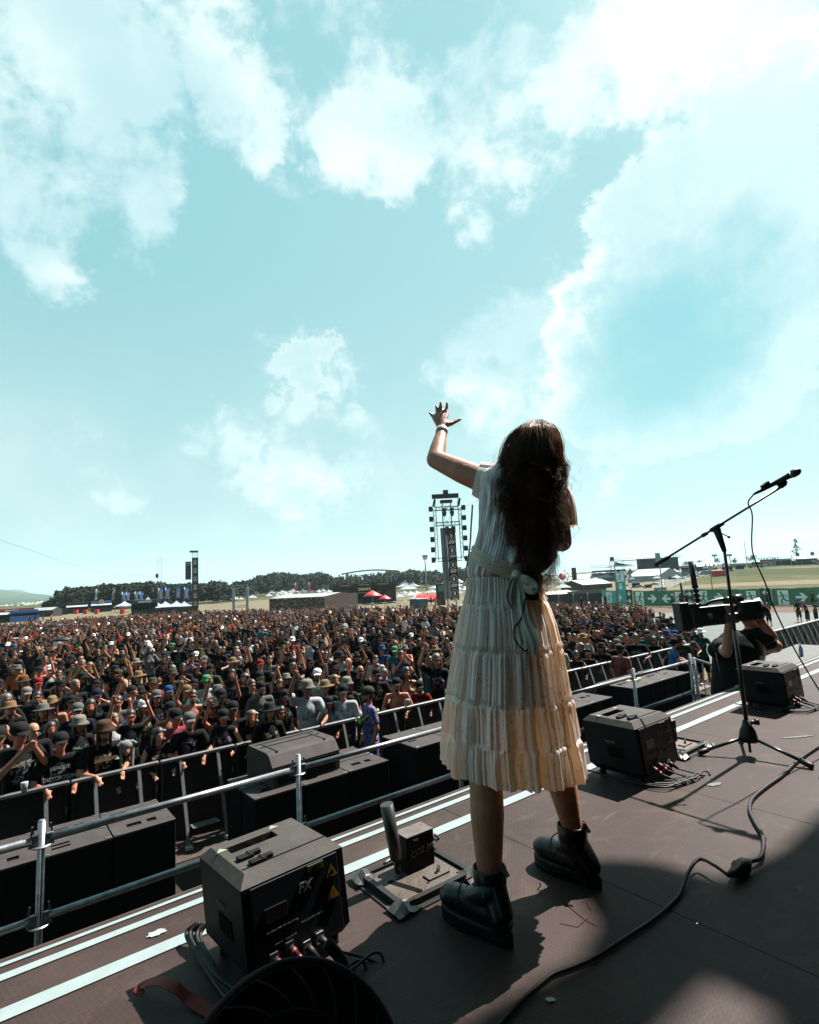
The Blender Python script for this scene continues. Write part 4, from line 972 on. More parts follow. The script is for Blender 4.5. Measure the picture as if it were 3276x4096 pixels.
boot(Vector((.635, 2.150)), Vector((.44, 2.385)), -1, R1)

# hair
hh = [(1686, 2132, 2172, .03), (1698, 2085, 2200, .06), (1725, 2052, 2224, .09), (1775, 2024, 2240, .115), (1830, 2012, 2250, .125), (1880, 1992, 2254, .125), (1930, 1974, 2246, .13), (1990, 1974, 2234, .145), (2060, 1990, 2222, .15), (2120, 2006, 2224, .152), (2180, 2028, 2212, .152), (2240, 2054, 2194, .155), (2310, 2086, 2178, .155)]
hz_, hx_, ha_, hb_ = [], [], [], []
for y, xl, xr, bb in hh:
    t = math.tan(ROLL)*(xr-xl)/2; yy = 2.07; A = ony(xl, y+t, yy); B_ = ony(xr, y-t, yy); hz_.append(A.z*.5+B_.z*.5); hx_.append((A.x+B_.x)/2); ha_.append((B_.x-A.x)/2*(.93 if y > 1900 else .98)); hb_.append(bb)
hz_, hx_, ha_, hb_ = [np.array(q[::-1]) for q in (hz_, hx_, ha_, hb_)]
def hring(z): return np.interp(z, hz_, hx_), np.interp(z, hz_, ha_), np.interp(z, hz_, hb_)
rr = random.Random(5); ztop = hz_[-1]; HB = MB()
VV, FF = [], []
nl, ns_, sg_ = 190, 15, 30
for li in range(nl):
    phi = R(rr.uniform(-205, 25)); back = math.sin(-phi) > 0.2
    lay = rr.uniform(.80, 1.0)**.5; zend = rr.uniform(1.17, 1.40) if back else rr.uniform(1.25, 1.45)
    if rr.random() < .25: zend += .12
    zend -= .04*math.sin(-phi)*(rr.random())
    ph, am, wl = rr.uniform(0, 6.28), rr.uniform(.012, .032), rr.uniform(.085, .15); ph2 = rr.uniform(0, 6.28)
    dphi = rr.uniform(-.35, .35); z_start = ztop+.010-rr.random()**1.6*.06; part = rr.uniform(.0, .35)
    rs_ = rr.uniform(.5, 1.0)
    if li > nl-34: zend = rr.uniform(1.08, 1.20); am = rr.uniform(.02, .034); rs_ = .5; phi = R(rr.uniform(-165, -15)); lay = rr.uniform(.7, 1.0); wl = rr.uniform(.10, .15)
    for si in range(ns_):
        ou, ov = rr.gauss(0, 1), rr.gauss(0, 1); e = rr.uniform(-.05, .05); w0 = rr.uniform(.0006, .0013); pts = []; fly = 1 if rr.random() < .09 else 0; fo = Vector((rr.gauss(0, .038), rr.gauss(0, .02), 0))
        for k in range(sg_+1):
            t = k/sg_; z = z_start+(zend+e-z_start)*(t**.92)
            x, a, bb = hring(min(z, ztop)); p2 = phi+dphi*t+.02*ou
            h = t*abs(z_start-zend); wv_ = am*ss(t, .15, .6)*(1+.6*t)
            sp_ = (.0105-.0086*t)*rs_
            X = x+a*lay*math.cos(p2)+wv_*math.sin(2*PI*h/wl+ph)+ou*sp_; Y = 2.10+(bb*lay)*math.sin(p2)+wv_*.8*math.cos(2*PI*h/wl+ph2)+ov*sp_*.8
            if fly: X += fo.x*t*t*1.5; Y += fo.y*t
            pts.append((X-OR.x, Y-OR.y, z))
        P = np.array(pts); r = w0*(1-.75*np.linspace(0, 1, sg_+1)**2)
        o = len(VV)*0; base = sum(len(q) for q in VV[-1:])*0
        ring3 = np.concatenate([P+np.stack([np.cos(a)*r, np.sin(a)*r, 0*r], 1) for a in (0, 2.094, 4.189)], 0)
        VV.append(ring3)
n1 = sg_+1; nst = len(VV); V = np.concatenate(VV); F = []
kk = np.arange(sg_)
one = np.concatenate([np.stack([a*n1+kk, b_*n1+kk, b_*n1+kk+1, a*n1+kk+1], 1) for a, b_ in ((0, 1), (1, 2), (2, 0))], 0)
F = (one[None]+(np.arange(nst)*3*n1)[:, None, None]).reshape(-1, 4)
# inner volume
hv = []; tt = np.linspace(0, 2*PI, 40, endpoint=False)
for z in np.concatenate([np.linspace(1.42, 1.5, 6), np.linspace(1.52, ztop+.004, 18)]):
    x, a, bb = hring(z); k = .90
    cut = np.where(np.sin(tt) > .25, .72 if z > 1.5 else .0, 1.0)
    hv.append(np.stack([x+a*k*np.cos(tt)-OR.x, 2.10-OR.y+bb*k*np.sin(tt)*cut, np.full(40, z)], 1))
o0 = len(V); nr, nc = len(hv), 40; Vh = np.concatenate(hv); i, j = np.meshgrid(np.arange(nr-1), np.arange(nc), indexing='ij'); j2 = (j+1) % nc
Fh = np.stack([i*nc+j, i*nc+j2, (i+1)*nc+j2, (i+1)*nc+j], -1).reshape(-1, 4)+o0
V = np.concatenate([V, Vh]).astype(np.float32); F = np.concatenate([F, Fh]).astype(np.int32)
me = bpy.data.meshes.new('hair'); me.vertices.add(len(V)); me.vertices.foreach_set('co', V.ravel()); me.loops.add(F.size); me.loops.foreach_set('vertex_index', F.ravel()); me.polygons.add(len(F)); me.polygons.foreach_set('loop_start', np.arange(0, F.size, 4, dtype=np.int32)); me.polygons.foreach_set('use_smooth', np.ones(len(F), bool)); me.update(calc_edges=True)
m_hair = mat('brown_hair', (.16, .072, .036), .33, spec=.5, scale=11, alt=(.62, .30, .15)); hn_ = m_hair.node_tree; htr = hn_.nodes.new('ShaderNodeBsdfTranslucent'); htr.inputs[0].default_value = (.20, .085, .035, 1); hmx = hn_.nodes.new('ShaderNodeMixShader'); hmx.inputs[0].default_value = .25; hn_.links.new(hn_.nodes['Principled BSDF'].outputs[0], hmx.inputs[1]); hn_.links.new(htr.outputs[0], hmx.inputs[2]); hn_.links.new(hmx.outputs[0], hn_.nodes['Material Output'].inputs[0])
me.materials.append(m_hair); link('hair', me, hero)
# ---------------------------------------------------------------- crowd barriers
m_barpanel = mat('perforated_panel', (.060, .052, .045), .6, .4, scale=70, alt=(.022, .020, .018), bump=.3, bscale=120)
def barrier_proto():
    t = thing('crowd_barrier', 'x', 'barrier', (0, 0, 0))
    w = 1.06
    b = MB(); b.box((0, 0, .62), (w-.05, .02, 1.10)); b.obj('panel', m_barpanel, t)
    b = MB(); b.box((0, -.02, 1.18), (w-.004, .075, .045), bev=.012); b.obj('top_rail', m_alu, t)
    for x in (-w/2+.03, w/2-.03):
        b = MB(); b.box((x, -.02, .6), (.035, .05, 1.13)); b.obj('upright', m_darksteel, t)
    for x in (-.26, .27):
        b = MB(); b.bar((x, -.04, 1.15), (x+.03, -.34, .10), .045, .03); s = b.obj('strut', m_alu, t)
        b = MB(); b.box((x+.03, -.35, .06), (.09, .10, .05), bev=.01); b.obj('foot', m_white, s)
    b = MB(); b.box((0, -.30, .30), (.36, .16, .012)); b.obj('step_plate', m_alu, t)
    b = MB(); b.box((0, -.28, .012), (w, .62, .015)); b.obj('base_plate', m_rust, t)
    b = MB(); b.box((w/2-.03, -.05, .85), (.012, .02, .09)); b.box((w/2-.03, -.05, .35), (.012, .02, .09)); b.obj('latch', m_alu, t)
    return t
bpt = barrier_proto(); first = True
def kids(o, cache={}):
    if o.name not in cache: cache[o.name] = [x for x in COL.objects if x.parent is o]
    return cache[o.name]
def copy_tree(o, parent=None):
    c = o.copy(); COL.objects.link(c)
    if parent is not None: c.parent = parent
    for ch in kids(o): copy_tree(ch, c)
    return c
def ordn(i):
    w_ = ['', 'first', 'second', 'third', 'fourth', 'fifth', 'sixth', 'seventh', 'eighth', 'ninth', 'tenth', 'eleventh', 'twelfth', 'thirteenth', 'fourteenth', 'fifteenth', 'sixteenth', 'seventeenth', 'eighteenth', 'nineteenth', 'twentieth']
    if i <= 20: return w_[i]
    t = {2: 'twenty', 3: 'thirty', 4: 'forty', 5: 'fifty', 6: 'sixty', 7: 'seventy', 8: 'eighty', 9: 'ninety'}
    return t[i//10]+('-'+w_[i % 10] if i % 10 else 'th')
def place_barrier(s, n, z, label, rz=TH):
    global first
    o = bpt if first else copy_tree(bpt); first = False
    P = SN(s, n, z); o.location = P; o.rotation_euler.z = rz; tag(o, label, 'barrier', 'front row crowd barriers'); return o
i = 0; s = -.65
while s < 17.3:
    i += 1; place_barrier(s, 8.72-.020*s, GZ, 'front crowd barrier section, %s from the left edge of the photo' % ordn(i)); s += 1.075
j = 0; s = 17.4
while s < 27:
    j += 1; place_barrier(s, 7.60, GZ, 'crowd barrier section right of the cameraman, %s from the left' % ordn(j)); s += 1.075
# ---------------------------------------------------------------- people
m_cskin = mat('skin', (.36, .20, .13), .5, objcol=True, var=.12, scale=6, spec=.35)
m_cloth = mat('worn_cloth', (.02, .02, .02), .85, objcol=True, var=.35, scale=9, spec=.12)
m_chair = mat('hair_crowd', (.05, .03, .02), .5, objcol=True, var=.4, scale=30, spec=.4)
m_glass = mat('dark_lens', (.006, .006, .008), .12, spec=.8)
def print_mat():
    m = bpy.data.materials.new('printed_cloth'); m.use_nodes = True; t = m.node_tree; n = t.nodes; l = t.links; p = n['Principled BSDF']; p.inputs['Roughness'].default_value = .85; p.inputs['Specular IOR Level'].default_value = .12
    tc = n.new('ShaderNodeTexCoord').outputs['Object']; sp = n.new('ShaderNodeSeparateXYZ'); l.new(tc, sp.inputs[0])
    oi = n.new('ShaderNodeObjectInfo')
    def mm(op, a, b_=None, c=None):
        q = n.new('ShaderNodeMath'); q.operation = op
        for i, v in enumerate((a, b_, c)):
            if v is None: continue
            if isinstance(v, (int, float)): q.inputs[i].default_value = v
            else: l.new(v, q.inputs[i])
        return q.outputs[0]
    inx = mm('LESS_THAN', mm('ABSOLUTE', sp.outputs[0]), .105); inz = mm('LESS_THAN', mm('ABSOLUTE', mm('SUBTRACT', sp.outputs[2], 1.24)), .10); iny = mm('LESS_THAN', sp.outputs[1], -.02)
    ad = n.new('ShaderNodeVectorMath'); l.new(tc, ad.inputs[0]); ad.operation = 'ADD'; cb = n.new('ShaderNodeCombineXYZ'); l.new(mm('MULTIPLY', oi.outputs['Random'], 40), cb.inputs[0]); l.new(cb.outputs[0], ad.inputs[1])
    nz = n.new('ShaderNodeTexNoise'); nz.inputs['Scale'].default_value = 26; nz.inputs['Detail'].default_value = 3; l.new(ad.outputs[0], nz.inputs['Vector'])
    f = mm('MULTIPLY', mm('MULTIPLY', inx, inz), mm('MULTIPLY', iny, mm('GREATER_THAN', nz.outputs[0], .53)))
    hs = n.new('ShaderNodeHueSaturation'); hs.inputs['Color'].default_value = (.13, .05, .035, 1); hs.inputs['Saturation'].default_value = .55; l.new(oi.outputs['Random'], hs.inputs['Hue'])
    n2 = n.new('ShaderNodeTexNoise'); n2.inputs['Scale'].default_value = 7; l.new(tc, n2.inputs['Vector'])
    hm = n.new('ShaderNodeMix'); hm.data_type = 'RGBA'; hm.blend_type = 'MULTIPLY'; hm.inputs[0].default_value = .5; l.new(oi.outputs['Color'], hm.inputs[6]); l.new(n2.outputs[0], hm.inputs[7])
    mx = n.new('ShaderNodeMix'); mx.data_type = 'RGBA'; l.new(f, mx.inputs[0]); l.new(hm.outputs[2], mx.inputs[6]); l.new(hs.outputs[0], mx.inputs[7]); l.new(mx.outputs[2], p.inputs['Base Color'])
    return m
m_pcloth = print_mat()
POSES = {  # elbows and wrists, right (-x) then left (+x); facing -Y
 'down': ((-.26, .03, 1.13), (-.27, -.07, .90), (.26, .03, 1.13), (.27, -.07, .90)),
 'rail': ((-.29, -.14, 1.17), (-.15, -.36, 1.14), (.30, -.14, 1.17), (.17, -.36, 1.14)),
 'right_up': ((-.30, -.10, 1.60), (-.22, -.14, 1.85), (.29, -.12, 1.17), (.16, -.33, 1.14)),
 'left_up': ((-.27, .0, 1.14), (-.24, -.18, .98), (.31, -.10, 1.60), (.25, -.12, 1.86)),
 'both_up': ((-.31, -.08, 1.61), (-.25, -.12, 1.88), (.31, -.08, 1.60), (.22, -.16, 1.86)),
 'clap': ((-.27, -.10, 1.22), (-.06, -.28, 1.40), (.27, -.10, 1.22), (.06, -.28, 1.40)),
 'phone': ((-.24, -.16, 1.25), (-.06, -.32, 1.50), (.24, -.16, 1.25), (.05, -.32, 1.50)),
 'crossed': ((-.25, -.08, 1.15), (.08, -.20, 1.20), (.25, -.08, 1.15), (-.08, -.21, 1.17)),
}
PTXT = {'down': 'arms down', 'rail': 'forearms on the rail', 'right_up': 'right arm raised', 'left_up': 'left arm raised', 'both_up': 'both arms raised', 'clap': 'hands clapping', 'phone': 'hands before the face', 'crossed': 'arms crossed'}
def hand(b, w_, d, side, curl=0.0, r=.0095, openh=False):
    d = d.normalized(); x, y, _ = frame((0, 0, 0), d, Vector((0, 1, .01))); 
    b.ell(w_+d*.045, (.024, .024, .05), Matrix((x, y, d)).transposed()) if False else b.cap_(w_+d*.01, w_+d*.06, .024, .030, 8)
    for k in range(4):
        sp = (k-1.5); a = w_+d*.075+x*sp*.018*(1.0); e = a+(d+x*sp*(.22 if openh else .06)-y*curl).normalized()*(.075-.012*abs(sp)); b.cap_(a-d*.02, e, r, r*.8, 6)
    a = w_+d*.03+x*.026*side; b.cap_(a, a+(d*.6+x*.8*side).normalized()*.055, r*1.1, r*.85, 6)
def build_person(pose, female, voxel, dec=None):
    e1, w1, e2, w2 = [Vector(v) for v in POSES[pose]]; f = female; sh_ = .165 if f else .19
    lean = Vector((0, -.10, 0)) if pose == 'rail' else Vector((0, -.02, 0))
    hc = Vector((0, -.02, 1.625))+lean*1.2; S1 = Vector((-sh_, 0, 1.415))+lean*.8; S2 = Vector((sh_, 0, 1.415))+lean*.8
    if 'up' in pose:
        if w1.z > 1.6: S1.z += .03
        if w2.z > 1.6: S2.z += .03
    b = MB(); tops = []
    def torso(b, g=0.0):
        b.ell(Vector((0, .0, 1.26))+lean*.5, (.158+g if not f else .14+g, .108+g, .20+g)); b.ell(Vector((0, -.01, 1.08))+lean*.25, ((.142 if not f else .115)+g, .105+g, .17+g)); b.ell((0, .005, .93), (.16+g, .112+g, .13+g*.5))
        b.cap_(S1.lerp(S2, .08), S1.lerp(S2, .92), .052+g, .052+g)
        b.cap_((0, .01, .95), Vector((0, 0, 1.30))+lean*.6, .10+g, .11+g)
        if f:
            for x in (-.065, .065): b.ell(Vector((x, -.085, 1.25))+lean*.5, (.058+g, .05+g, .055+g))
    torso(b); b.cap_(Vector((0, .01, 1.42))+lean*.8, hc+Vector((0, .02, -.05)), .056 if not f else .047, .05 if not f else .043)
    add_head(b, hc, 0, 1.0 if not f else .95, .06)
    ra = .9 if f else 1.05
    for S_, e, w_, sd in ((S1, e1, w1, -1), (S2, e2, w2, 1)):
        b.cap_(S_, e, .050*ra, .040*ra, 10); b.cap_(e, w_, .040*ra, .027*ra, 10)
        d = (w_-e).normalized(); up = w_.z > 1.6
        if pose == 'rail': d = (d+Vector((0, -.2, -1.1))).normalized()
        hand(b, w_, d, -sd if up else sd, .2, openh=up)
    for sx in (-1, 1):
        b.cap_((sx*.09, 0, .90), (sx*.11, -.01, .50), .085, .058, 10); b.cap_((sx*.11, -.01, .50), (sx*.12, .02, .09), .055, .038, 10); b.cap_((sx*.12, .04, .05), (sx*.135, -.13, .04), .042, .04, 8)
    if f and False: pass
    out = {'hc': hc}
    out['body'] = remesh(b, voxel, 3, dec)
    for kind, ln in (('tee', .62), ('tank', 0)):
        b = MB(); torso(b, .014)
        if ln:
            for S_, e in ((S1, e1), (S2, e2)): b.cap_(S_, S_.lerp(e, ln), .062*ra, .066*ra, 10)
        b.cap_(Vector((0, .01, .86)), Vector((0, .0, 1.1))+lean*.3, .125, .115, 12); b.ell((0, .0, .87), (.172, .128, .09))
        out[kind] = remesh(b, voxel*1.1, 3, dec)
    b = MB()
    for sx in (-1, 1): b.cap_((sx*.085, 0, .86), (sx*.112, -.01, .46), .102, .085, 10)
    b.ell((0, .005, .86), (.168, .125, .10)); out['shorts'] = remesh(b, voxel*1.2, 2, dec)
    for k in ('body', 'tee', 'tank', 'shorts'):
        m_ = out[k]; m_.name = k; m_.materials.clear(); m_.materials.append(m_cskin if k == 'body' else (m_pcloth if k in ('tee', 'tank') else m_cloth))
    return out
def small(name, b, m, rm=None):
    if rm: me = remesh(b, rm, 3); me.name = name
    else:
        me = bpy.data.meshes.new(name); me.from_pydata(b.v, [], b.f); me.polygons.foreach_set('use_smooth', b.sm)
    me.materials.append(m); return me
ACC = {}
b = MB(); b.ell((0, .022, .045), (.083, .098, .088)); b.ell((0, .05, -.01), (.076, .07, .08)); ACC['short'] = small('hair', b, m_chair, .014)
b = MB(); b.ell((0, .022, .045), (.086, .10, .09)); b.ell((0, .06, -.06), (.085, .065, .12))
for x in (-1, 1): b.cap_((x*.07, .01, .0), (x*.085, -.02, -.20), .030, .022, 8)
b.cap_((0, .08, -.05), (0, .10, -.24), .08, .06, 10); ACC['long'] = small('hair', b, m_chair, .014)
b = MB(); b.ell((0, .022, .045), (.088, .10, .09)); r2 = random.Random(3)
for k in range(26): 
    a = r2.uniform(-.4, PI+.4); b.ell((math.cos(a)*.09, .02+math.sin(a)*.09, r2.uniform(-.14, .09)), (.036, .036, .036), None, 8, 6)
ACC['curly'] = small('hair', b, m_chair, .014)
b = MB(); b.lathe([(.090, .03), (.094, .06), (.085, .10), (.055, .132), (.012, .142)], (0, .018, 0), 18, sy=1.12); b.ell((0, .018, .143), (.01, .01, .006), None, 8, 5)
vs = []; 
for k in range(13):
    a = PI+PI*k/12; vs += [(math.cos(a)*.088, .018+math.sin(a)*.10, .045), (math.cos(a)*.078, .0+math.sin(a)*.175, .030-.02*abs(math.cos(a)))]
b.add(vs, [(2*k, 2*k+1, 2*k+3, 2*k+2) for k in range(12)], True); ACC['cap'] = small('cap', b, m_cloth)
b = MB(); b.lathe([(.145, .018), (.105, .050), (.095, .06), (.090, .11), (.070, .142), (.012, .146)], (0, .018, 0), 20, sy=1.08); ACC['bucket'] = small('bucket_hat', b, m_cloth)
b = MB(); b.lathe([(.18, .045), (.17, .040), (.10, .055), (.094, .062), (.086, .12), (.062, .148), (.012, .146)], (0, .018, 0), 22, sy=1.08); ACC['straw'] = small('straw_hat', b, m_cloth)
b = MB(); 
vs = []; prof = [(.20, .085), (.15, .045), (.096, .052), (.088, .12), (.060, .158), (.014, .135)]
for r_q, z in prof:
    for k in range(24):
        a = 2*PI*k/24; up = .055*abs(math.cos(a))**2 if r_q > .12 else 0; vs.append((math.cos(a)*r_q*.82, .018+math.sin(a)*r_q*1.08, z-.03*(r_q > .12)+up*(r_q > .17)))
b.add(vs, [(i*24+k, i*24+(k+1) % 24, (i+1)*24+(k+1) % 24, (i+1)*24+k) for i in range(5) for k in range(24)]+[tuple(5*24+k for k in range(24))], True); ACC['cowboy'] = small('cowboy_hat', b, m_cloth)
b = MB(); b.box((-.033, -.087, .012), (.048, .012, .030), bev=.005); b.box((.033, -.087, .012), (.048, .012, .030), bev=.005); b.box((0, -.09, .02), (.03, .006, .006))
for x in (-1, 1): b.bar((x*.058, -.08, .015), (x*.076, .01, .012), .004, .006)
ACC['glasses'] = small('sunglasses', b, m_glass)
b = MB(); b.ell((0, -.052, -.088), (.045, .042, .042)); b.ell((0, -.02, -.06), (.062, .055, .04)); ACC['beard'] = small('beard', b, m_chair, .012)
PROT = {}
def prot(pose, f):
    if (pose, f) not in PROT: PROT[(pose, f)] = build_person(pose, f, .0145)
    return PROT[(pose, f)]
SKINS = [(.44, .22, .14), (.40, .19, .115), (.48, .27, .19), (.32, .15, .09), (.46, .20, .13)]
HAIRC = {'brown': (.05, .028, .016), 'dark': (.014, .010, .008), 'blond': (.30, .19, .09), 'grey': (.25, .24, .23), 'red': (.22, .06, .02)}
CC = {'black': (.005, .005, .006), 'charcoal': (.026, .026, .03), 'white': (.34, .35, .37), 'grey': (.22, .22, .23), 'red': (.36, .02, .015), 'blue': (.03, .09, .30), 'teal': (.02, .20, .20), 'pink': (.50, .08, .14), 'orange': (.55, .15, .03), 'green': (.08, .25, .06), 'olive': (.07, .08, .035), 'navy': (.012, .02, .06), 'purple': (.10, .03, .16), 'yellow': (.55, .45, .05)}
HC_ = {'black': (.007, .007, .008), 'straw': (.34, .21, .10), 'cream': (.34, .31, .26), 'white': (.52, .53, .55), 'brown': (.10, .055, .03), 'olive': (.08, .085, .04), 'red': (.42, .02, .015), 'blue': (.03, .10, .30), 'grey': (.20, .20, .20), 'green': (.10, .42, .18), 'navy': (.012, .02, .05), 'camo': (.07, .075, .05)}
USED = {}
def person(P, pose, f, top, topc, hat, hatc, hair, hairc, glasses=False, beard=False, rz=None, scale=1.0, where='', group='festival crowd', sk=None, legs='black', extra=''):
    pr = prot(pose, f); hat_t = {'cap': 'cap', 'bucket': 'bucket hat', 'straw': 'wide hat', 'cowboy': 'cowboy hat', None: None}[hat]
    tt = {'tee': 't-shirt', 'tank': 'tank top', None: 'bare torso'}[top]
    lab = 'person in %s %s' % (topc, tt) if top else 'shirtless person'
    lab += (', %s %s' % (hatc, hat_t)) if hat else ', %s %s hair' % (hair, hairc) if hair else ', shaved head'
    if extra: lab += ', '+extra
    lab += ', '+where
    ws = lab.split()
    if len(ws) > 16: lab = lab.replace('person in ', 'person, ').replace(', behind the front row', ', second row').replace('deep in the crowd left of the video camera', 'crowd left of video camera').replace('deep in the crowd', 'deep in crowd'); ws = lab.split()
    if len(ws) > 16: print('LONG', lab); lab = ' '.join(ws[:16])
    o = thing('person', lab, 'person', P, rz or 0, group); o.scale = (scale,)*3; USED[lab] = USED.get(lab, 0)+1
    sk = sk or random.choice(SKINS)
    def ch(n, me, col, loc=None):
        c = bpy.data.objects.new(n, me); COL.objects.link(c); c.parent = o; c.color = (*col, 1)
        if loc is not None: c.location = loc
        return c
    ch('body', pr['body'], sk)
    if top: ch('shirt', pr[top], CC[topc])
    ch('trousers', pr['shorts'], CC[legs])
    k = 1.0 if not f else .95
    if hair:
        h = ch('hair', ACC[hair], HAIRC[hairc], pr['hc']); h.scale = (k,)*3
    if hat:
        h = ch({'cap': 'cap', 'bucket': 'bucket_hat', 'straw': 'straw_hat', 'cowboy': 'cowboy_hat'}[hat], ACC[hat], HC_[hatc], pr['hc']); h.scale = (k*1.04,)*3; h.rotation_euler.x = random.uniform(-.12, .1)
    if glasses: ch('sunglasses', ACC['glasses'], (0, 0, 0), pr['hc']).scale = (k,)*3
    if beard: ch('beard', ACC['beard'], HAIRC[hairc or 'brown'], pr['hc'])
    return o
for T_ in (HAIRC, CC, HC_):
    for k_ in T_:
        if k_ != 'white' and max(T_[k_]) > .02: T_[k_] = tuple(c*.38 for c in T_[k_])
SKINS = [(q[0]*.66, q[1]*.52, q[2]*.48) for q in SKINS]
HERO = Vector((.4, 2.1, 0))
def face(P, j=.25): 
    d = HERO-Vector(P); return math.atan2(d.y, d.x)+PI/2+random.uniform(-j, j)
PLACED = []
def place(px, py, pose, f, top, topc, hat, hatc, hair, hairc, gl=0, bd=0, sc_=1.0, where='', n=None, legs='black', extra='', rz=None):
    hcz = 1.625*sc_
    if n is not None:      # person standing right behind the barrier
        d = ray(px, py); k = n/(d.x*EN.x+d.y*EN.y); P = O_+d*k; P = Vector((P.x, P.y, gz(P.x, P.y)))
        sc_ = min(max((O_+d*k).z-P.z, 1.40), 1.95)/1.625
    else:
        P = onground(px, py, hcz); P.z = gz(P.x, P.y)
    PLACED.append((P.x, P.y)); return person(P, pose, f, top, topc, hat, hatc, hair, hairc, gl, bd, rz if rz is not None else face(P), sc_, where, legs=legs, extra=extra)
FR = 'at the front barrier'
front = [
 (73, 2938, 'phone', 0, 'tee', 'black', 'cap', 'black', 'short', 'brown', 0, 0, FR+' at the left edge', 'holding a camera'),
 (240, 2965, 'rail', 0, 'tee', 'black', 'cap', 'black', 'short', 'brown', 0, 0, FR, 'band name in white letters'),
 (404, 2922, 'rail', 0, 'tee', 'black', 'bucket', 'brown', 'long', 'brown', 0, 1, FR, 'yellow band lettering'),
 (504, 3000, 'rail', 1, 'tee', 'black', None, None, 'long', 'brown', 0, 0, FR, 'grey furry animal hat'),
 (626, 2935, 'rail', 1, 'tank', 'black', None, None, 'curly', 'dark', 0, 0, FR, 'looking sideways'),
 (752, 2880, 'rail', 0, 'tee', 'black', 'cap', 'grey', 'short', 'brown', 0, 1, FR, 'hands clasped'),
 (894, 2868, 'right_up', 1, 'tank', 'charcoal', 'cap', 'black', 'short', 'brown', 1, 0, FR, 'pointing upwards'),
 (1007, 2862, 'rail', 1, 'tee', 'black', None, None, 'curly', 'blond', 0, 0, FR, 'left of the rounded loudspeaker'),
 (1120, 2845, 'rail', 1, 'tank', 'black', None, None, 'long', 'dark', 1, 0, FR, 'sunglasses'),
 (1226, 2755, 'right_up', 0, 'tee', 'white', 'bucket', 'cream', 'short', 'grey', 1, 0, FR, 'tall, pointing upwards'),
 (1318, 2808, 'rail', 1, 'tee', 'white', 'cap', 'black', 'long', 'dark', 1, 0, FR, 'black scarf of hair'),
 (1400, 2826, 'rail', 1, 'tee', 'white', 'cowboy', 'black', 'long', 'brown', 1, 0, FR, 'small'),
 (1585, 2735, 'rail', 0, None, 'black', 'cap', 'black', 'short', 'dark', 1, 1, FR, 'long dark beard'),
 (1671, 2745, 'rail', 0, 'tee', 'red', 'cap', 'black', 'short', 'brown', 0, 1, FR, 'holding a cup'),
 (1745, 2640, 'right_up', 1, 'tee', 'black', None, None, 'long', 'blond', 1, 0, 'beside the dress, arm raised', 'blue visor glasses'),
 (2300, 2618, 'rail', 1, 'tank', 'charcoal', None, None, 'long', 'dark', 1, 0, FR+' right of the dress', ''),
 (2356, 2612, 'rail', 1, 'tank', 'black', 'cap', 'black', 'short', 'dark', 0, 0, FR+' right of the dress', ''),
 (2410, 2590, 'rail', 1, 'tee', 'black', 'bucket', 'black', 'long', 'dark', 0, 0, FR+' right of the dress', ''),
 (2463, 2575, 'rail', 0, 'tee', 'black', 'cap', 'grey', 'short', 'brown', 0, 1, FR+' right of the dress', ''),
 (2543, 2552, 'rail', 0, 'tee', 'black', None, None, 'short', 'brown', 1, 0, 'front row right of the dress', 'lettered shirt'),
 (2612, 2560, 'rail', 1, 'tank', 'black', None, None, 'long', 'brown', 1, 0, FR+' left of the camera', ''),
 (2645, 2562, 'rail', 1, 'tee', 'black', None, None, 'long', 'dark', 0, 0, FR+' left of the camera', ''),
 (2664, 2540, 'rail', 0, 'tee', 'white', 'bucket', 'blue', 'short', 'brown', 0, 1, FR+' left of the camera', ''),
 (2704, 2538, 'rail', 0, 'tee', 'white', 'cap', 'blue', 'short', 'brown', 0, 0, FR+' left of the camera', ''),
 (2752, 2545, 'rail', 1, 'tank', 'grey', 'bucket', 'olive', 'short', 'brown', 0, 0, FR+' left of the camera', ''),
 (2800, 2530, 'rail', 1, 'tee', 'teal', 'straw', 'white', 'short', 'blond', 0, 0, FR+' behind the video camera', '')]
FO = []
for q in front:
    px, py, pose, f, top, tc_, hat, hc_, hair, hrc, gl, bd, where, extra = q
    d = ray(px, py); n_ = 9.02 if px < 1700 else 8.85
    k_ = n_/(d.x*EN.x+d.y*EN.y); s_ = toSN(O_+d*k_)[0]; n_ = 9.04-.020*s_
    FO.append(place(px, py, pose, f, top, tc_, hat, hc_, hair, hrc, gl, bd, where=where, extra=extra, n=n_))
def chest_text(o, txt, size, col, z=1.27, depth=-.150):
    y = depth
    for i, ln in enumerate(txt): text_obj('shirt_lettering', ln, size*(1 if i != 1 or len(txt) < 3 else .6), col, o, (0, y-(.03 if i == 0 else 0.015), z-i*size*1.05), (1, 0, 0), (0, .15, 1), .004, bold=.002)
m_let = mat('pale_lettering', (.50, .53, .55), .7); m_gold = mat('gold_lettering', (.30, .21, .05), .7); m_blueprint = mat('icy_print', (.20, .28, .34), .7, scale=20, alt=(.02, .03, .04))
sh0 = {}
chest_text(FO[1], ['LEAGUE', 'OF', 'DISTORTION'], .062, m_let, 1.34, -.178); chest_text(FO[2], ['Sabaton'], .085, m_gold, 1.30, -.178)
chest_text(FO[0], ['SUMMER BREEZE'], .036, m_gold, 1.33, -.178); chest_text(FO[0], ['2025'], .045, m_gold, 1.10, -.165); chest_text(FO[19], ['SLIPKNOT'], .062, m_let, 1.28, -.178)
b = MB(); b.poly([(-.13, -.19, 1.13), (.0, -.19, 1.09), (.13, -.19, 1.12), (.12, -.19, 1.19), (.02, -.19, 1.17), (-.11, -.19, 1.20)], .003, Vector((0, -1, 0))); b.obj('shirt_print', m_blueprint, FO[1])
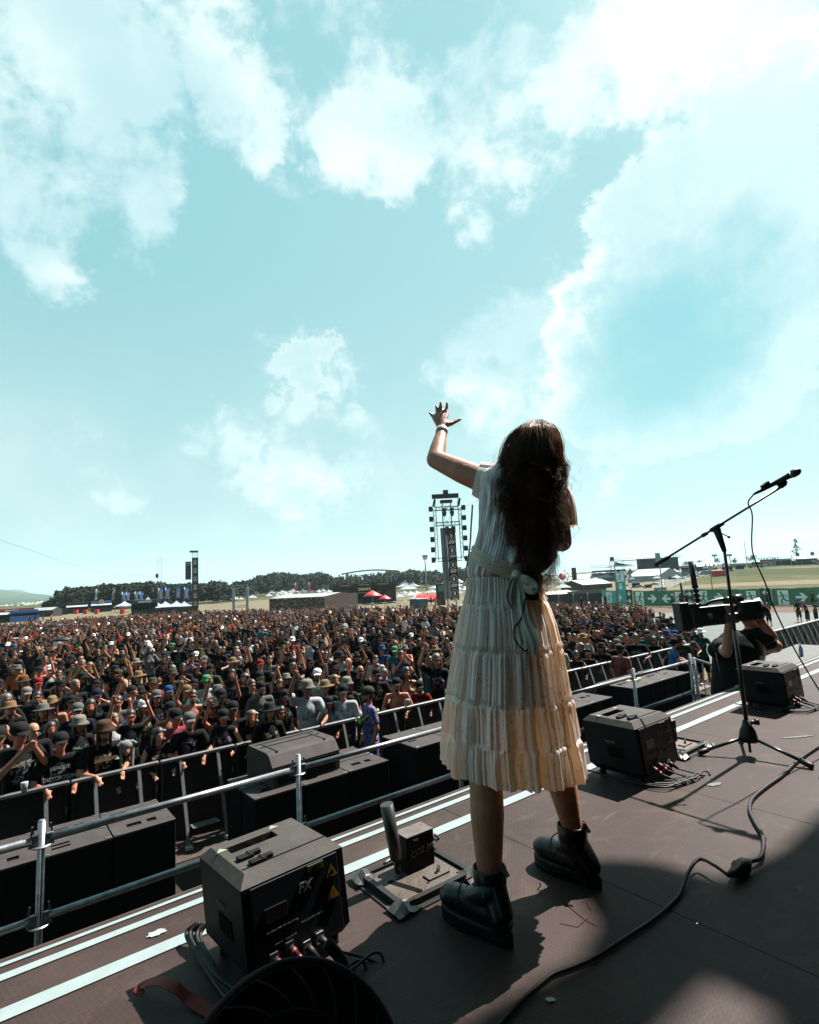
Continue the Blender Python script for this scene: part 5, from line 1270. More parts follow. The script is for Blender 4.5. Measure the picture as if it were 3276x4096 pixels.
# grey furry hat with ears
hcv = prot('rail', 1)['hc']; b = MB(); b.ell((0, .02, .055), (.098, .11, .085)); 
for x in (-1, 1): b.cap_((x*.075, .0, .11), (x*.13, -.02, .075), .032, .024, 8); b.cap_((x*.085, -.01, .03), (x*.075, -.07, -.32), .032, .024, 8)
me = remesh(b, .010, 3); me.materials.append(mat('grey_fur', (.42, .42, .42), .9, bump=.6, bscale=120, scale=20, alt=(.25, .25, .26))); h = link('furry_hat', me, FO[3]); h.location = hcv
b = MB(); b.lathe([(.028, 0), (.042, .12), (.041, .121)], (0, 0, 0), 14)
for P, lab in ((SN(.47, 8.60, GZ+1.205), 'half full plastic cup on the barrier rail at the left'), (SN(6.35, 8.50, GZ+1.22), 'plastic cup held over the barrier by the red shirt')):
    o = bpy.data.objects.new('plastic_cup', None); 
    me_ = small('plastic_cup', b, mat('frosted_plastic', (.62, .68, .72), .3)); o = link('plastic_cup', me_); o.location = P; tag(o, lab, 'cup')
# camera held by the first person
P = FO[0].location+rotm(0, 0, FO[0].rotation_euler.z) @ Vector((0, -.37, 1.58*FO[0].scale[0])); b = MB(); b.box((0, 0, 0), (.11, .03, .07), bev=.006); b.tube([(0, -.01, 0), (0, -.04, 0)], .024, 12)
o = b.obj('compact_camera', m_black); o.location = P; o.rotation_euler.z = FO[0].rotation_euler.z; tag(o, 'small black camera held up at the left end of the barrier', 'camera')

second = [
 (40, 2838, 'down', 0, 'tee', 'black', 'straw', 'straw', 'short', 'brown', 0, 1), (105, 2775, 'down', 0, 'tee', 'black', 'cap', 'cream', 'short', 'brown', 1, 0), (150, 2790, 'down', 0, 'tee', 'black', None, None, 'short', 'dark', 1, 1),
 (128, 2925, 'down', 0, 'tee', 'black', None, None, None, None, 1, 0), (172, 2848, 'down', 1, 'tee', 'black', 'straw', 'grey', 'long', 'brown', 0, 0), (209, 2820, 'down', 0, None, 'black', 'cowboy', 'straw', 'long', 'red', 0, 1),
 (313, 2900, 'down', 1, 'tee', 'black', 'bucket', 'cream', 'long', 'brown', 0, 0), (310, 2845, 'down', 0, 'tee', 'navy', 'cap', 'grey', 'short', 'brown', 1, 0), (362, 2825, 'down', 0, 'tee', 'charcoal', None, None, 'long', 'brown', 0, 0),
 (522, 2868, 'both_up', 1, 'tank', 'black', None, None, 'short', 'dark', 1, 0), (388, 2785, 'down', 0, 'tee', 'black', 'cap', 'navy', 'short', 'dark', 0, 1), (472, 2810, 'down', 0, 'tee', 'grey', None, None, 'short', 'dark', 1, 0), (700, 2872, 'clap', 0, 'tee', 'pink', 'cap', 'black', 'short', 'grey', 1, 0),
 (625, 2790, 'down', 0, 'tee', 'black', 'cap', 'grey', 'long', 'brown', 1, 0), (690, 2700, 'down', 0, 'tee', 'olive', 'bucket', 'olive', 'short', 'brown', 0, 0), (460, 2685, 'both_up', 0, 'tee', 'black', 'bucket', 'black', 'long', 'brown', 1, 0),
 (745, 2768, 'down', 0, 'tee', 'teal', 'cap', 'straw', 'short', 'brown', 1, 0), (770, 2785, 'right_up', 0, None, 'black', None, None, 'short', 'brown', 1, 1), (825, 2728, 'down', 1, 'tee', 'white', 'bucket', 'green', 'short', 'blond', 1, 0), (690, 2590, 'both_up', 0, 'tee', 'white', 'bucket', 'green', 'short', 'brown', 1, 0),
 (870, 2770, 'down', 0, 'tee', 'black', 'bucket', 'grey', 'short', 'brown', 1, 1), (850, 2830, 'down', 0, 'tee', 'black', 'cowboy', 'black', 'long', 'brown', 0, 0), (930, 2840, 'down', 0, 'tee', 'black', 'cap', 'black', 'short', 'brown', 1, 0), (1075, 2848, 'down', 1, 'tee', 'black', 'straw', 'black', 'long', 'dark', 0, 0),
 (553, 2710, 'down', 0, 'tee', 'black', 'straw', 'straw', 'short', 'brown', 0, 0), (545, 2655, 'down', 1, 'tee', 'black', 'straw', 'cream', 'long', 'red', 0, 0), (330, 2715, 'both_up', 0, 'tee', 'black', 'bucket', 'black', 'long', 'dark', 0, 1), (470, 2700, 'left_up', 0, 'tank', 'black', 'cap', 'brown', 'long', 'brown', 0, 1),
 (1005, 2742, 'down', 0, 'tee', 'black', None, None, 'short', 'brown', 1, 0), (1040, 2755, 'down', 0, 'tee', 'grey', 'cap', 'black', 'short', 'brown', 0, 1), (1270, 2700, 'down', 0, 'tee', 'white', 'cap', 'white', 'short', 'brown', 1, 1), (1300, 2752, 'down', 0, 'tee', 'black', 'straw', 'straw', 'short', 'grey', 0, 1),
 (1372, 2768, 'down', 0, 'tee', 'white', 'cap', 'black', 'short', 'brown', 0, 0), (1385, 2738, 'down', 1, 'tee', 'charcoal', 'bucket', 'cream', 'long', 'brown', 0, 0), (1040, 2660, 'down', 0, 'tee', 'black', 'cap', 'red', 'short', 'grey', 1, 0), (1505, 2700, 'right_up', 0, 'tee', 'black', 'cap', 'black', 'short', 'brown', 1, 1),
 (1440, 2685, 'down', 0, 'tank', 'black', None, None, None, None, 1, 1), (1625, 2690, 'down', 1, None, 'black', None, None, 'long', 'brown', 0, 0), (1740, 2605, 'down', 0, 'tee', 'black', 'straw', 'straw', 'long', 'brown', 1, 1), (1305, 2625, 'down', 0, 'tee', 'black', None, None, 'short', 'brown', 0, 1),
 (70, 2680, 'down', 0, 'tee', 'orange', 'bucket', 'grey', 'short', 'brown', 1, 0), (200, 2680, 'phone', 0, 'tee', 'white', 'cap', 'white', 'short', 'brown', 0, 0), (90, 2730, 'down', 1, 'tee', 'black', 'straw', 'brown', 'long', 'brown', 0, 0), (153, 2735, 'down', 0, 'tee', 'black', 'cap', 'red', 'short', 'brown', 0, 0),
 (445, 2582, 'clap', 0, None, 'black', 'bucket', 'white', 'short', 'brown', 0, 0), (590, 2580, 'crossed', 0, 'tee', 'white', 'bucket', 'white', 'short', 'brown', 0, 0), (1080, 2640, 'down', 1, 'tank', 'grey', None, None, 'short', 'brown', 0, 0), (1528, 2600, 'down', 0, 'tee', 'blue', 'bucket', 'blue', 'short', 'brown', 1, 0), (1580, 2605, 'down', 0, 'tank', 'teal', 'cap', 'teal' if False else 'green', 'short', 'red', 0, 1),
 (2380, 2440, 'down', 1, 'tank', 'black', None, None, 'short', 'blond', 1, 0), (2590, 2455, 'down', 0, 'tee', 'black', None, None, 'long', 'grey', 0, 0), (2640, 2455, 'down', 0, 'tee', 'black', None, None, 'short', 'brown', 0, 0), (2685, 2480, 'down', 0, 'tee', 'charcoal', 'cowboy', 'charcoal' if False else 'black', 'short', 'brown', 0, 0), (2385, 2535, 'down', 1, 'tank', 'black', None, None, 'short', 'red', 1, 0), (2445, 2530, 'right_up', 0, 'tee', 'black', 'bucket', 'black', 'long', 'brown', 0, 0),
 (2330, 2520, 'down', 1, 'tee', 'red', 'cap', 'red', 'long', 'red', 0, 0), (2265, 2480, 'down', 1, 'tee', 'teal', 'straw', 'straw', 'short', 'red', 0, 0), (2720, 2560, 'down', 0, 'tee', 'olive', 'bucket', 'olive', 'short', 'brown', 1, 0), (2620, 2510, 'right_up', 0, 'tank', 'white', 'cowboy', 'black', 'short', 'brown', 0, 0)]
WH = lambda px, py: ('far left' if px < 400 else 'left' if px < 600 else 'left of centre' if px < 1000 else 'centre' if px < 1400 else 'left of the dress' if px < 1900 else 'right of the dress' if px < 2550 else 'left of the video camera')
for i, q in enumerate(second):
    px, py = q[:2]; place(px, py, *q[2:], where='%s, %s' % (PTXT[q[2]], ('deep in the crowd ' if py < 2720 else 'behind the front row ')+WH(px, py)))
# random fill; everything else standing in the field
def inpoly(x, y, P):
    c = False; n = len(P)
    for i in range(n):
        x1, y1 = P[i]; x2, y2 = P[(i+1) % n]
        if (y1 > y) != (y2 > y) and x < (x2-x1)*(y-y1)/(y2-y1)+x1: c = not c
    return c
DENSE = [(-250, 2600), (300, 2552), (520, 2528), (760, 2490), (900, 2468), (1250, 2454), (1800, 2442), (2000, 2442), (2200, 2450), (2600, 2490), (2740, 2505), (2840, 2560), (2860, 2700), (1800, 3000), (-250, 3400)]
MID = [(-250, 2505), (300, 2460), (700, 2445), (1100, 2438), (1800, 2425), (2200, 2410), (2560, 2420), (2740, 2505), (2000, 2442), (900, 2468), (520, 2528), (300, 2552), (-250, 2605)]
grid = {}
def gkey(x, y): return (int(x//1), int(y//1))
for x, y in PLACED: grid.setdefault(gkey(x, y), []).append((x, y))
def free(x, y, r):
    i, j = gkey(x, y)
    for a in (-1, 0, 1):
        for c in (-1, 0, 1):
            for (u, v) in grid.get((i+a, j+c), []):
                if (u-x)**2+(v-y)**2 < r*r: return False
    return True
cand = []; rp_ = random.Random(21); tries = 0
while tries < 190000:
    tries += 1; az = R(rp_.uniform(-42, 33)); d = math.sqrt(rp_.uniform(9**2, 100**2)); x, y = d*math.sin(az), d*math.cos(az); s, n = toSN((x, y))
    if n < 9.32-.02*s + 0: continue
    g = gz(x, y); q = proj((x, y, g+1.6))
    dens = inpoly(q[0], q[1], DENSE); mid_ = inpoly(q[0], q[1], MID)
    if not (dens or (mid_ and rp_.random() < .5)): continue
    if not -60 < q[0] < 3330: continue
    if 1820 < q[0] < 2190 and q[1] > 2440: continue       # nobody there is ever seen: the dress hides it
    r = .58 if d < 14 else .76 if d < 22 else 1.0 if d < 40 else 1.25
    if inpoly(q[0], q[1], [(340, 2600), (720, 2552), (780, 2600), (600, 2650), (350, 2665)]) and rp_.random() < .75: continue
    if dens and not free(x, y, r): continue
    if not dens and not free(x, y, 1.1): continue
    grid.setdefault(gkey(x, y), []).append((x, y)); cand.append((d, x, y, g))
cand.sort(); NEAR = 300-len(front)-len(second)-34
print('crowd candidates', len(cand))
def rnd_attrs(r):
    f = int(r.random() < .36); top = r.choices(['tee', 'tank', None], [.76, .16, .08 if not f else 0])[0]
    tc_ = r.choices(['black', 'charcoal', 'white', 'grey', 'red', 'blue', 'teal', 'pink', 'orange', 'green', 'olive', 'navy', 'purple'], [62, 9, 6, 4, 2.0, 2, 1.2, .8, .7, .8, 2, 3, .8])[0]
    hat = r.choices([None, 'cap', 'bucket', 'straw', 'cowboy'], [50, 40, 5, 3, 2])[0]
    hc_ = {None: None, 'cap': r.choices(['black', 'grey', 'white', 'red', 'olive', 'blue', 'navy'], [66, 9, 8, 4, 4, 3, 6])[0], 'bucket': r.choices(['black', 'olive', 'cream', 'camo', 'grey', 'green'], [52, 14, 11, 12, 9, 2])[0], 'straw': r.choices(['straw', 'cream', 'black', 'brown'], [50, 18, 20, 12])[0], 'cowboy': r.choices(['brown', 'black', 'straw', 'cream'], [25, 40, 25, 10])[0]}[hat]
    hair = (r.choices(['long', 'curly'], [80, 20])[0] if f else r.choices(['short', 'long', None], [60, 30, 10])[0]); hrc = r.choices(['brown', 'dark', 'blond', 'grey', 'red'], [48, 24, 16, 7, 5])[0]
    pose = r.choices(['down', 'right_up', 'left_up', 'both_up', 'clap', 'phone', 'crossed'], [40, 12, 6, 11, 14, 7, 10])[0]
    return f, top, tc_, hat, hc_, hair, hrc, pose, int(r.random() < .5), int((not f) and r.random() < .35)
ra = random.Random(77); near, far = cand[:NEAR], cand[NEAR:]
# rank in rows so that every label points to one person
rowsd = {}
for q in near:
    s, n = toSN((q[1], q[2])); rowsd.setdefault(int((n-9)//.9), []).append(q)
for rw, lst in sorted(rowsd.items()):
    lst.sort(key=lambda q: proj((q[1], q[2], q[3]+1.6))[0])
    for i, (d, x, y, g) in enumerate(lst):
        f, top, tc_, hat, hc_, hair, hrc, pose, gl, bd = rnd_attrs(ra)
        if d > 19 and pose in ('both_up', 'right_up') and ra.random() < .3: pose = 'down'
        person((x, y, g), pose, f, top, tc_, hat, hc_, hair, hrc, gl, bd, face((x, y, 0), .45), ra.uniform(.92, 1.06), '%s, row %d, %s from left' % (PTXT[pose], rw+2, ordn(i+1)))
# the rest of the crowd, beyond the three hundred largest, as one mesh
def crowd_mesh(far):
    LP = {}
    def lp(pose, f):
        if (pose, f) not in LP:
            d_ = build_person(pose, f, .034, .4); out = {}
            for k in ('body', 'tee', 'tank', 'shorts'):
                m_ = d_[k]; v = np.zeros(len(m_.vertices)*3, np.float32); m_.vertices.foreach_get('co', v); m_.calc_loop_triangles(); t = np.zeros(len(m_.loop_triangles)*3, np.int32); m_.loop_triangles.foreach_get('vertices', t); out[k] = (v.reshape(-1, 3), t.reshape(-1, 3))
            out['hc'] = np.array(d_['hc']); LP[(pose, f)] = out
        return LP[(pose, f)]
    AC = {}
    for k in ('short', 'long', 'cap', 'bucket', 'straw', 'cowboy', 'glasses', 'curly'):
        m_ = ACC[k]; o = bpy.data.objects.new('d', m_); COL.objects.link(o)
        if len(m_.polygons) > 500:
            md = o.modifiers.new('d', 'DECIMATE'); md.ratio = .12
        dg = bpy.context.evaluated_depsgraph_get(); dg.update(); e = bpy.data.meshes.new_from_object(o.evaluated_get(dg)); bpy.data.objects.remove(o)
        v = np.zeros(len(e.vertices)*3, np.float32); e.vertices.foreach_get('co', v); e.calc_loop_triangles(); t = np.zeros(len(e.loop_triangles)*3, np.int32); e.loop_triangles.foreach_get('vertices', t); AC[k] = (v.reshape(-1, 3), t.reshape(-1, 3))
    V, F, C = [], [], []; off = 0
    for d, x, y, g in far:
        f, top, tc_, hat, hc_, hair, hrc, pose, gl, bd = rnd_attrs(ra); P_ = lp(pose, f); a = face((x, y, 0), .5); c, s = math.cos(a), math.sin(a); Rz = np.array([[c, -s, 0], [s, c, 0], [0, 0, 1]], np.float32).T; k = ra.uniform(.92, 1.06)
        its = [('body', P_['body'], random.choice(SKINS)), ('s', P_['shorts'], CC[ra.choice(['black', 'black', 'charcoal', 'olive', 'navy'])])]
        if top: its.append(('t', P_[top], CC[tc_]))
        if hair: its.append(('h', (AC[hair][0]+P_['hc'], AC[hair][1]), HAIRC[hrc]))
        if hat: its.append(('h', (AC[hat][0]*1.04+P_['hc'], AC[hat][1]), HC_[hc_]))
        if gl and d < 34: its.append(('g', (AC['glasses'][0]+P_['hc'], AC['glasses'][1]), (.006, .006, .008)))
        for _, (v, t), col in its:
            w_ = (v*k) @ Rz + np.array([x, y, g], np.float32); V.append(w_); F.append(t+off); off += len(v); C.append(np.tile(np.array([*col, 1], np.float32), (len(v), 1)))
    V = np.concatenate(V).astype(np.float32); F = np.concatenate(F).astype(np.int32); C = np.concatenate(C).astype(np.float32)
    me = bpy.data.meshes.new('far_crowd'); me.vertices.add(len(V)); me.vertices.foreach_set('co', V.ravel()); me.loops.add(F.size); me.loops.foreach_set('vertex_index', F.ravel()); me.polygons.add(len(F)); me.polygons.foreach_set('loop_start', np.arange(0, F.size, 3, dtype=np.int32)); me.polygons.foreach_set('use_smooth', np.ones(len(F), bool)); me.update(calc_edges=True)
    at_ = me.color_attributes.new('garment', 'FLOAT_COLOR', 'POINT'); at_.data.foreach_set('color', C.ravel())
    m = bpy.data.materials.new('crowd_clothes'); m.use_nodes = True; p = m.node_tree.nodes['Principled BSDF']; p.inputs['Roughness'].default_value = .8; p.inputs['Specular IOR Level'].default_value = .15
    a = m.node_tree.nodes.new('ShaderNodeVertexColor'); a.layer_name = 'garment'; m.node_tree.links.new(a.outputs[0], p.inputs['Base Color']); me.materials.append(m)
    print('far crowd', len(far), 'faces', len(F)); return link('far_crowd', me)
if far: tag(crowd_mesh(far), 'dense far crowd of festival goers filling the field behind', 'crowd', kind='stuff')
# individual people standing around the field edges (feet positions)
loose = [(3080, 2508, 'phone', 0, 'tee', 'black', None, None, 'long', 'dark', 'alone on the pale asphalt, looking at a phone'), (3200, 2490, 'down', 1, 'tee', 'black', 'cap', 'black', 'long', 'dark', 'with backpack near the right edge'),
 (3255, 2425, 'down', 0, 'tee', 'green', 'cap', 'black', 'short', 'brown', 'green vest by the fence, right edge'), (3072, 2430, 'down', 0, 'tee', 'black', 'cap', 'red', 'short', 'brown', 'by the dark exit panel of the fence'), (2980, 2412, 'down', 1, 'tee', 'black', None, None, 'long', 'dark', 'by the fence, facing a friend'),
 (2945, 2410, 'down', 0, 'tee', 'black', 'cowboy', 'black', 'short', 'brown', 'by the fence, dark hat'), (2692, 2432, 'phone', 0, 'tee', 'black', 'cap', 'white', 'short', 'grey', 'walking along the fence'), (2728, 2428, 'down', 0, 'tee', 'black', 'cowboy', 'black', 'short', 'brown', 'before the fence arrow sign, left'), (2750, 2430, 'down', 0, 'tee', 'black', None, None, 'short', 'blond', 'before the fence arrow sign, right'),
 (2790, 2428, 'down', 0, 'tee', 'olive', 'straw', 'straw', 'short', 'brown', 'behind the video camera antenna'), (2852, 2415, 'down', 0, 'tank', 'black', 'cap', 'white', 'short', 'brown', 'by the fence above the camera'), (2875, 2410, 'crossed', 0, 'tee', 'charcoal', None, None, 'short', 'red', 'leaning by the fence above the camera'),
 (2425, 2430, 'down', 0, 'tee', 'black', 'cap', 'brown', 'short', 'brown', 'by the first running man banner'), (2480, 2470, 'down', 0, 'tee', 'charcoal', None, None, 'short', 'dark', 'broad, right of the dress behind the crowd'), (2287, 2425, 'down', 1, 'tank', 'blue', None, None, 'long', 'brown', 'by the black fence right of the dress'), (2330, 2440, 'down', 0, 'tee', 'black', None, None, 'long', 'brown', 'with backpack by the black fence'),
 (3235, 2500, 'rail', 0, 'tank', 'black', None, None, 'short', 'brown', 'at the barrier near the right edge'), (3268, 2495, 'rail', 0, 'tee', 'teal', 'cap', 'black', 'short', 'brown', 'at the barrier cut by the right edge'),
 (345, 2508, 'down', 0, 'tee', 'olive', 'bucket', 'cream', 'short', 'brown', 'standing on the sand, left'), (370, 2510, 'crossed', 0, None, 'black', 'cap', 'black', 'short', 'brown', 'standing on the sand, left'), (310, 2510, 'down', 0, 'tee', 'blue', 'cap', 'black', 'short', 'brown', 'standing on the sand, left'), (330, 2515, 'down', 0, 'tee', 'teal', None, None, 'short', 'brown', 'standing on the sand, left'),
 (205, 2490, 'down', 0, None, 'black', 'straw', 'straw', 'short', 'brown', 'on the sand left of the umbrella'), (172, 2488, 'down', 1, 'tee', 'black', None, None, 'long', 'dark', 'walking on the sand'), (140, 2495, 'down', 0, 'tee', 'black', 'bucket', 'black', 'short', 'dark', 'standing on the sand'), (120, 2500, 'down', 0, 'tee', 'black', 'cap', 'black', 'short', 'brown', 'standing on the sand'),
 (1340, 2440, 'down', 0, None, 'black', None, None, 'short', 'brown', 'by the drinks stand'), (1448, 2420, 'down', 1, 'tee', 'pink', None, None, 'long', 'brown', 'by the red parasol'), (1760, 2455, 'down', 1, 'tank', 'black', None, None, 'long', 'dark', 'walking by the light tower'), (1742, 2430, 'down', 1, 'tee', 'pink', None, None, 'long', 'brown', 'walking by the light tower'),
 (1725, 2420, 'down', 1, 'tee', 'red', None, None, 'short', 'brown', 'behind by the light tower'), (25, 2480, 'down', 0, 'tee', 'black', 'bucket', 'black', 'short', 'brown', 'by the food stall at the left edge')]
for q in loose:
    px, py = q[:2]; P = onground(px, py, 0); P.z = gz(P.x, P.y)
    leg = random.choice(['black', 'charcoal', 'olive', 'black']); person(P, *q[2:10], 0, 0, random.uniform(0, 6.28), 1.0, q[10], 'people around the field', legs=leg)

# people inside the pit
def pit(px, py, s=None, n=None, **k):
    d = ray(px, py); kk = n/(d.x*EN.x+d.y*EN.y); H_ = O_+d*kk; P = Vector((H_.x, H_.y, GZ)); return P, (H_.z-GZ)/1.64
P, k_ = pit(1478, 2775, n=8.10)
hw = person(P, 'down', 0, 'tee', 'navy', 'cap', 'camo', 'short', 'brown', 0, 1, TH-PI/2-.3+PI*0, max(.95, min(k_, 1.08)), 'in the pit with a yellow flower garland', 'people in the pit', legs='navy'); hw['label'] = 'person in a blue flowered shirt and yellow garland standing in the pit'
fl_ = bpy.data.materials.new('flowered_cloth'); fl_.use_nodes = True; nn = fl_.node_tree.nodes; ll = fl_.node_tree.links; pp_ = nn['Principled BSDF']; pp_.inputs['Roughness'].default_value = .8
v1 = nn.new('ShaderNodeTexVoronoi'); v1.inputs['Scale'].default_value = 15; rmp = nn.new('ShaderNodeValToRGB'); tcn = nn.new('ShaderNodeTexCoord'); nz1 = nn.new('ShaderNodeTexNoise'); nz1.inputs['Scale'].default_value = 22; mxv = nn.new('ShaderNodeVectorMath'); mxv.operation = 'ADD'
ll.new(tcn.outputs['Object'], nz1.inputs['Vector']); sc1 = nn.new('ShaderNodeVectorMath'); sc1.operation = 'SCALE'; sc1.inputs['Scale'].default_value = .06; ll.new(nz1.outputs['Color'], sc1.inputs[0]); ll.new(tcn.outputs['Object'], mxv.inputs[0]); ll.new(sc1.outputs[0], mxv.inputs[1]); ll.new(mxv.outputs[0], v1.inputs['Vector'])
ll.new(v1.outputs['Distance'], rmp.inputs[0]); cr = rmp.color_ramp; cr.interpolation = 'CONSTANT'; cr.elements[0].color = (.26, .24, .22, 1); cr.elements[1].position = .62; cr.elements[1].color = (.006, .025, .11, 1); e = cr.elements.new(.16); e.color = (.24, .06, .09, 1); e = cr.elements.new(.36); e.color = (.01, .05, .17, 1); ll.new(rmp.outputs[0], pp_.inputs['Base Color'])
def override(o, names, m):
    for c in [x for x in COL.objects if x.parent is o and x.name.split('.')[0] in names]:
        c.data = c.data.copy(); c.data.materials.clear(); c.data.materials.append(m)
override(hw, ('shirt', 'trousers'), fl_)
b = MB(); rr = random.Random(4)
for k in range(44):
    a = 2*PI*k/44; p = (math.cos(a)*.13, -.02+math.sin(a)*.15-(.02 if math.sin(a) < 0 else 0), 1.36-.15*max(0, -math.sin(a))); b.ell((p[0]+rr.uniform(-.01, .01), p[1]+rr.uniform(-.01, .01), p[2]+rr.uniform(-.01, .01)), (.024, .024, .020), None, 6, 5)
b.obj('flower_garland', mat('yellow_petals', (.55, .62, .02), .6), hw)
P, k_ = pit(2488, 2700, n=7.75)
rm = person(P, 'down', 0, 'tee', 'red', 'cap', 'black', 'short', 'dark', 0, 1, 2.2, .98, 'in the pit behind the bass cabinets', 'people in the pit'); rm['label'] = 'person in a red patterned shirt and black cap, back turned, in the pit'
m_redsh = mat('red_flame_cloth', (.42, .015, .02), .7, scale=18, alt=(.03, .005, .006), detail=2); override(rm, ('shirt',), m_redsh)
P, k_ = pit(2690, 2660, n=7.85)
bm_ = person(P, 'rail', 0, 'tee', 'blue', 'cowboy', 'black', 'short', 'dark', 0, 0, 1.3, .90, 'leaning on a bass cabinet in the pit', 'people in the pit'); bm_['label'] = 'person in a bright blue tie-dye shirt leaning on bass cabinets in the pit'
override(bm_, ('shirt',), mat('tie_dye', (.02, .12, .55), .8, scale=14, alt=(.02, .35, .55)))
b = MB(); pl_ = SN(11.6, 7.1, -1.292); 
bl = b.poly([(-.28, -.14, 0), (.25, -.16, 0), (.30, .10, 0), (-.22, .16, 0)], .004).obj('yellow_poster', mat('yellow_paper', (.60, .52, .22), .8)); bl.location = pl_; bl.rotation_euler.z = TH; tag(bl, 'pale yellow poster lying on the cabinets by the blue shirt', 'poster')
# red ball with white emblem by the barrier
bc = SN(6.55, 8.25, GZ+.26); b = MB(); b.ell((0, 0, 0), (.19, .19, .19), None, 24, 16); ball = b.obj('beach_ball', mat('glossy_red', (.45, .01, .015), .25)); ball.location = bc; tag(ball, 'red ball with white rings on the pit floor by the barrier', 'ball')
b = MB()
for k in range(3):
    d = (Vector((0, 0, CAMH))-bc).normalized(); d = rotm(0, 0, (k-1)*.85) @ d; x, y, z = frame((0, 0, 0), d); pts = [(z*math.cos(.38)+(x*math.cos(a)+y*math.sin(a))*math.sin(.38))*.192 for a in [2*PI*q/20 for q in range(20)]]; b.tube(pts, .005, 5, closed=True)
b.obj('ring_mark', m_white, ball)
# cameraman
cx_, cy_ = 3.86, 5.9; CMZ = -1.22
cm = thing('person', 'cameraman in black t-shirt and trousers with a video camera on the shoulder', 'person', (cx_, cy_, CMZ), 0)
def cp(px, py, y): return ony(px, py, y)-Vector((cx_, cy_, CMZ))
b = MB(); hcx = cp(3010, 2492, 5.9)
b.cap_(cp(2990, 2600, 5.9), cp(2960, 2780, 5.9), .17, .15); b.cap_(cp(2890, 2590, 5.85), cp(3100, 2585, 5.95), .07, .07); b.ell(cp(2955, 2840, 5.9), (.17, .14, .16))
b.cap_(cp(2990, 2550, 5.9), hcx, .06, .055); hb0 = len(b.v); add_head(b, hcx, R(100), 1.05, 0)
eA, wA = cp(3095, 2608, 5.85), cp(3035, 2455, 5.75); sA = cp(3050, 2575, 5.85)
shR, elR, wrR = cp(3060, 2570, 5.95), cp(3095, 2555, 6.0), None
el1 = cp(3085, 2535, 5.75)
# right-hand arm in the picture: shoulder, elbow out to the right, hand on the lens
A1, A2, A3 = cp(3000, 2540, 5.9), cp(3088, 2545, 5.8), cp(3026, 2462, 5.7)
b.cap_(A1, A2, .062, .050); b.cap_(A2, A3, .050, .032); b.ell(A3+Vector((-.04, 0, .04)), (.045, .035, .04))
for k in range(4): b.cap_(A3+Vector((-.03-.02*k, 0, .04)), A3+Vector((-.035-.022*k, -.01, .105-.006*k)), .012, .010, 6)
B1, B2, B3 = cp(2880, 2580, 5.8), cp(2905, 2612, 5.55), cp(2920, 2455, 5.55)
b.cap_(B1, B2, .060, .050); b.cap_(B2, B3, .050, .034); b.ell(B3+Vector((0, 0, .05)), (.05, .03, .045))
for k in range(4): b.cap_(B3+Vector((-.045+.03*k, -.01, .07)), B3+Vector((-.05+.03*k, -.05, .085)), .013, .011, 6); 
for sx in (-.1, .12): b.cap_(Vector((sx-.2, 0, .92)), Vector((sx-.22, .02, .48)), .09, .07); b.cap_(Vector((sx-.22, .02, .48)), Vector((sx-.2, 0, .08)), .062, .045); b.cap_(Vector((sx-.2, 0, .05)), Vector((sx-.02, -.1, .04)), .045, .04)
me = remesh(b, .011, 4); me.materials.append(mat('tanned_skin', (.60, .30, .17), .5)); link('body', me, cm)
b = MB(); b.cap_(cp(2950, 2610, 5.9), cp(2935, 2780, 5.9), .235, .215); b.cap_(cp(2868, 2600, 5.85), cp(3075, 2575, 5.95), .095, .088); b.cap_(A1, A1.lerp(A2, .72), .085, .088); b.cap_(B1, B1.lerp(B2, .4), .08, .08); b.cap_(cp(2960, 2760, 5.9), cp(2935, 2840, 5.9), .215, .20)
me = remesh(b, .014, 4); me.materials.append(mat('black_cotton', (.010, .010, .011), .9, spec=.08)); link('shirt', me, cm)
b = MB()
for sx in (-.1, .12): b.cap_(Vector((sx-.2, 0, .90)), Vector((sx-.22, .02, .48)), .12, .095); b.cap_(Vector((sx-.22, .02, .48)), Vector((sx-.2, 0, .10)), .095, .075)
me = remesh(b, .016, 3); me.materials.append(mat('black_cotton', (0, 0, 0))); link('trousers', me, cm)
b = MB(); b.cap_(A3+(A2-A3).normalized()*.05, A3+(A2-A3).normalized()*.09, .040, .042, 12); b.obj('red_watch', m_red, cm)
b = MB(); b.ell(hcx+Vector((.02, .02, .05)), (.10, .095, .09)); b.obj('hair', mat('dark_hair_plain', (.02, .015, .012), .6), cm)
b = MB(); b.tube([cp(2862, 2610, 5.7), cp(2880, 2690, 5.7)], .004, 6); b.obj('pen_cord', mat('pale_blue_cord', (.35, .5, .7), .5), cm)
b = MB(); b.box(cp(3025, 2650, 5.7), (.12, .01, .16), rot=rotm(0, .35, 0)); b.obj('pass_card', m_white, cm)
# platform he stands on
b = MB(); b.box((0, 0, 0), (1.6, 1.2, .08)); o = b.obj('pit_steps', m_darksteel, None, (cx_+.1, cy_+.55, CMZ-.045), TH); tag(o, 'dark steel step platform beside the stage under the cameraman', 'platform')
b = MB(); [b.tube([(x, y, -.04), (x, y, GZ-CMZ)], .025, 8) for x in (-.7, .7) for y in (-.5, .5)]; b.obj('leg', m_galv, o)
vc = thing('video_camera', 'large black shoulder video camera with aerial rods carried by the cameraman', 'video camera', ony(2890, 2450, 5.62))
def vp(px, py, y=5.62): return ony(px, py, y)-vc.location
m_cam = mat('camera_black', (.016, .018, .019), .4, spec=.45, var=.3, scale=9)
dx = (vp(3060, 2415)-vp(2710, 2480)).normalized(); ang = math.atan2(dx.z, dx.x); RC = rotm(0, -ang*.35, .05)
def vb(px, py, dims, name, m=m_cam, par=None, bev=.01, y=5.62):
    b = MB(); b.box(vp(px, py, y), dims, RC, bev=bev); return b.obj(name, m, par or vc)
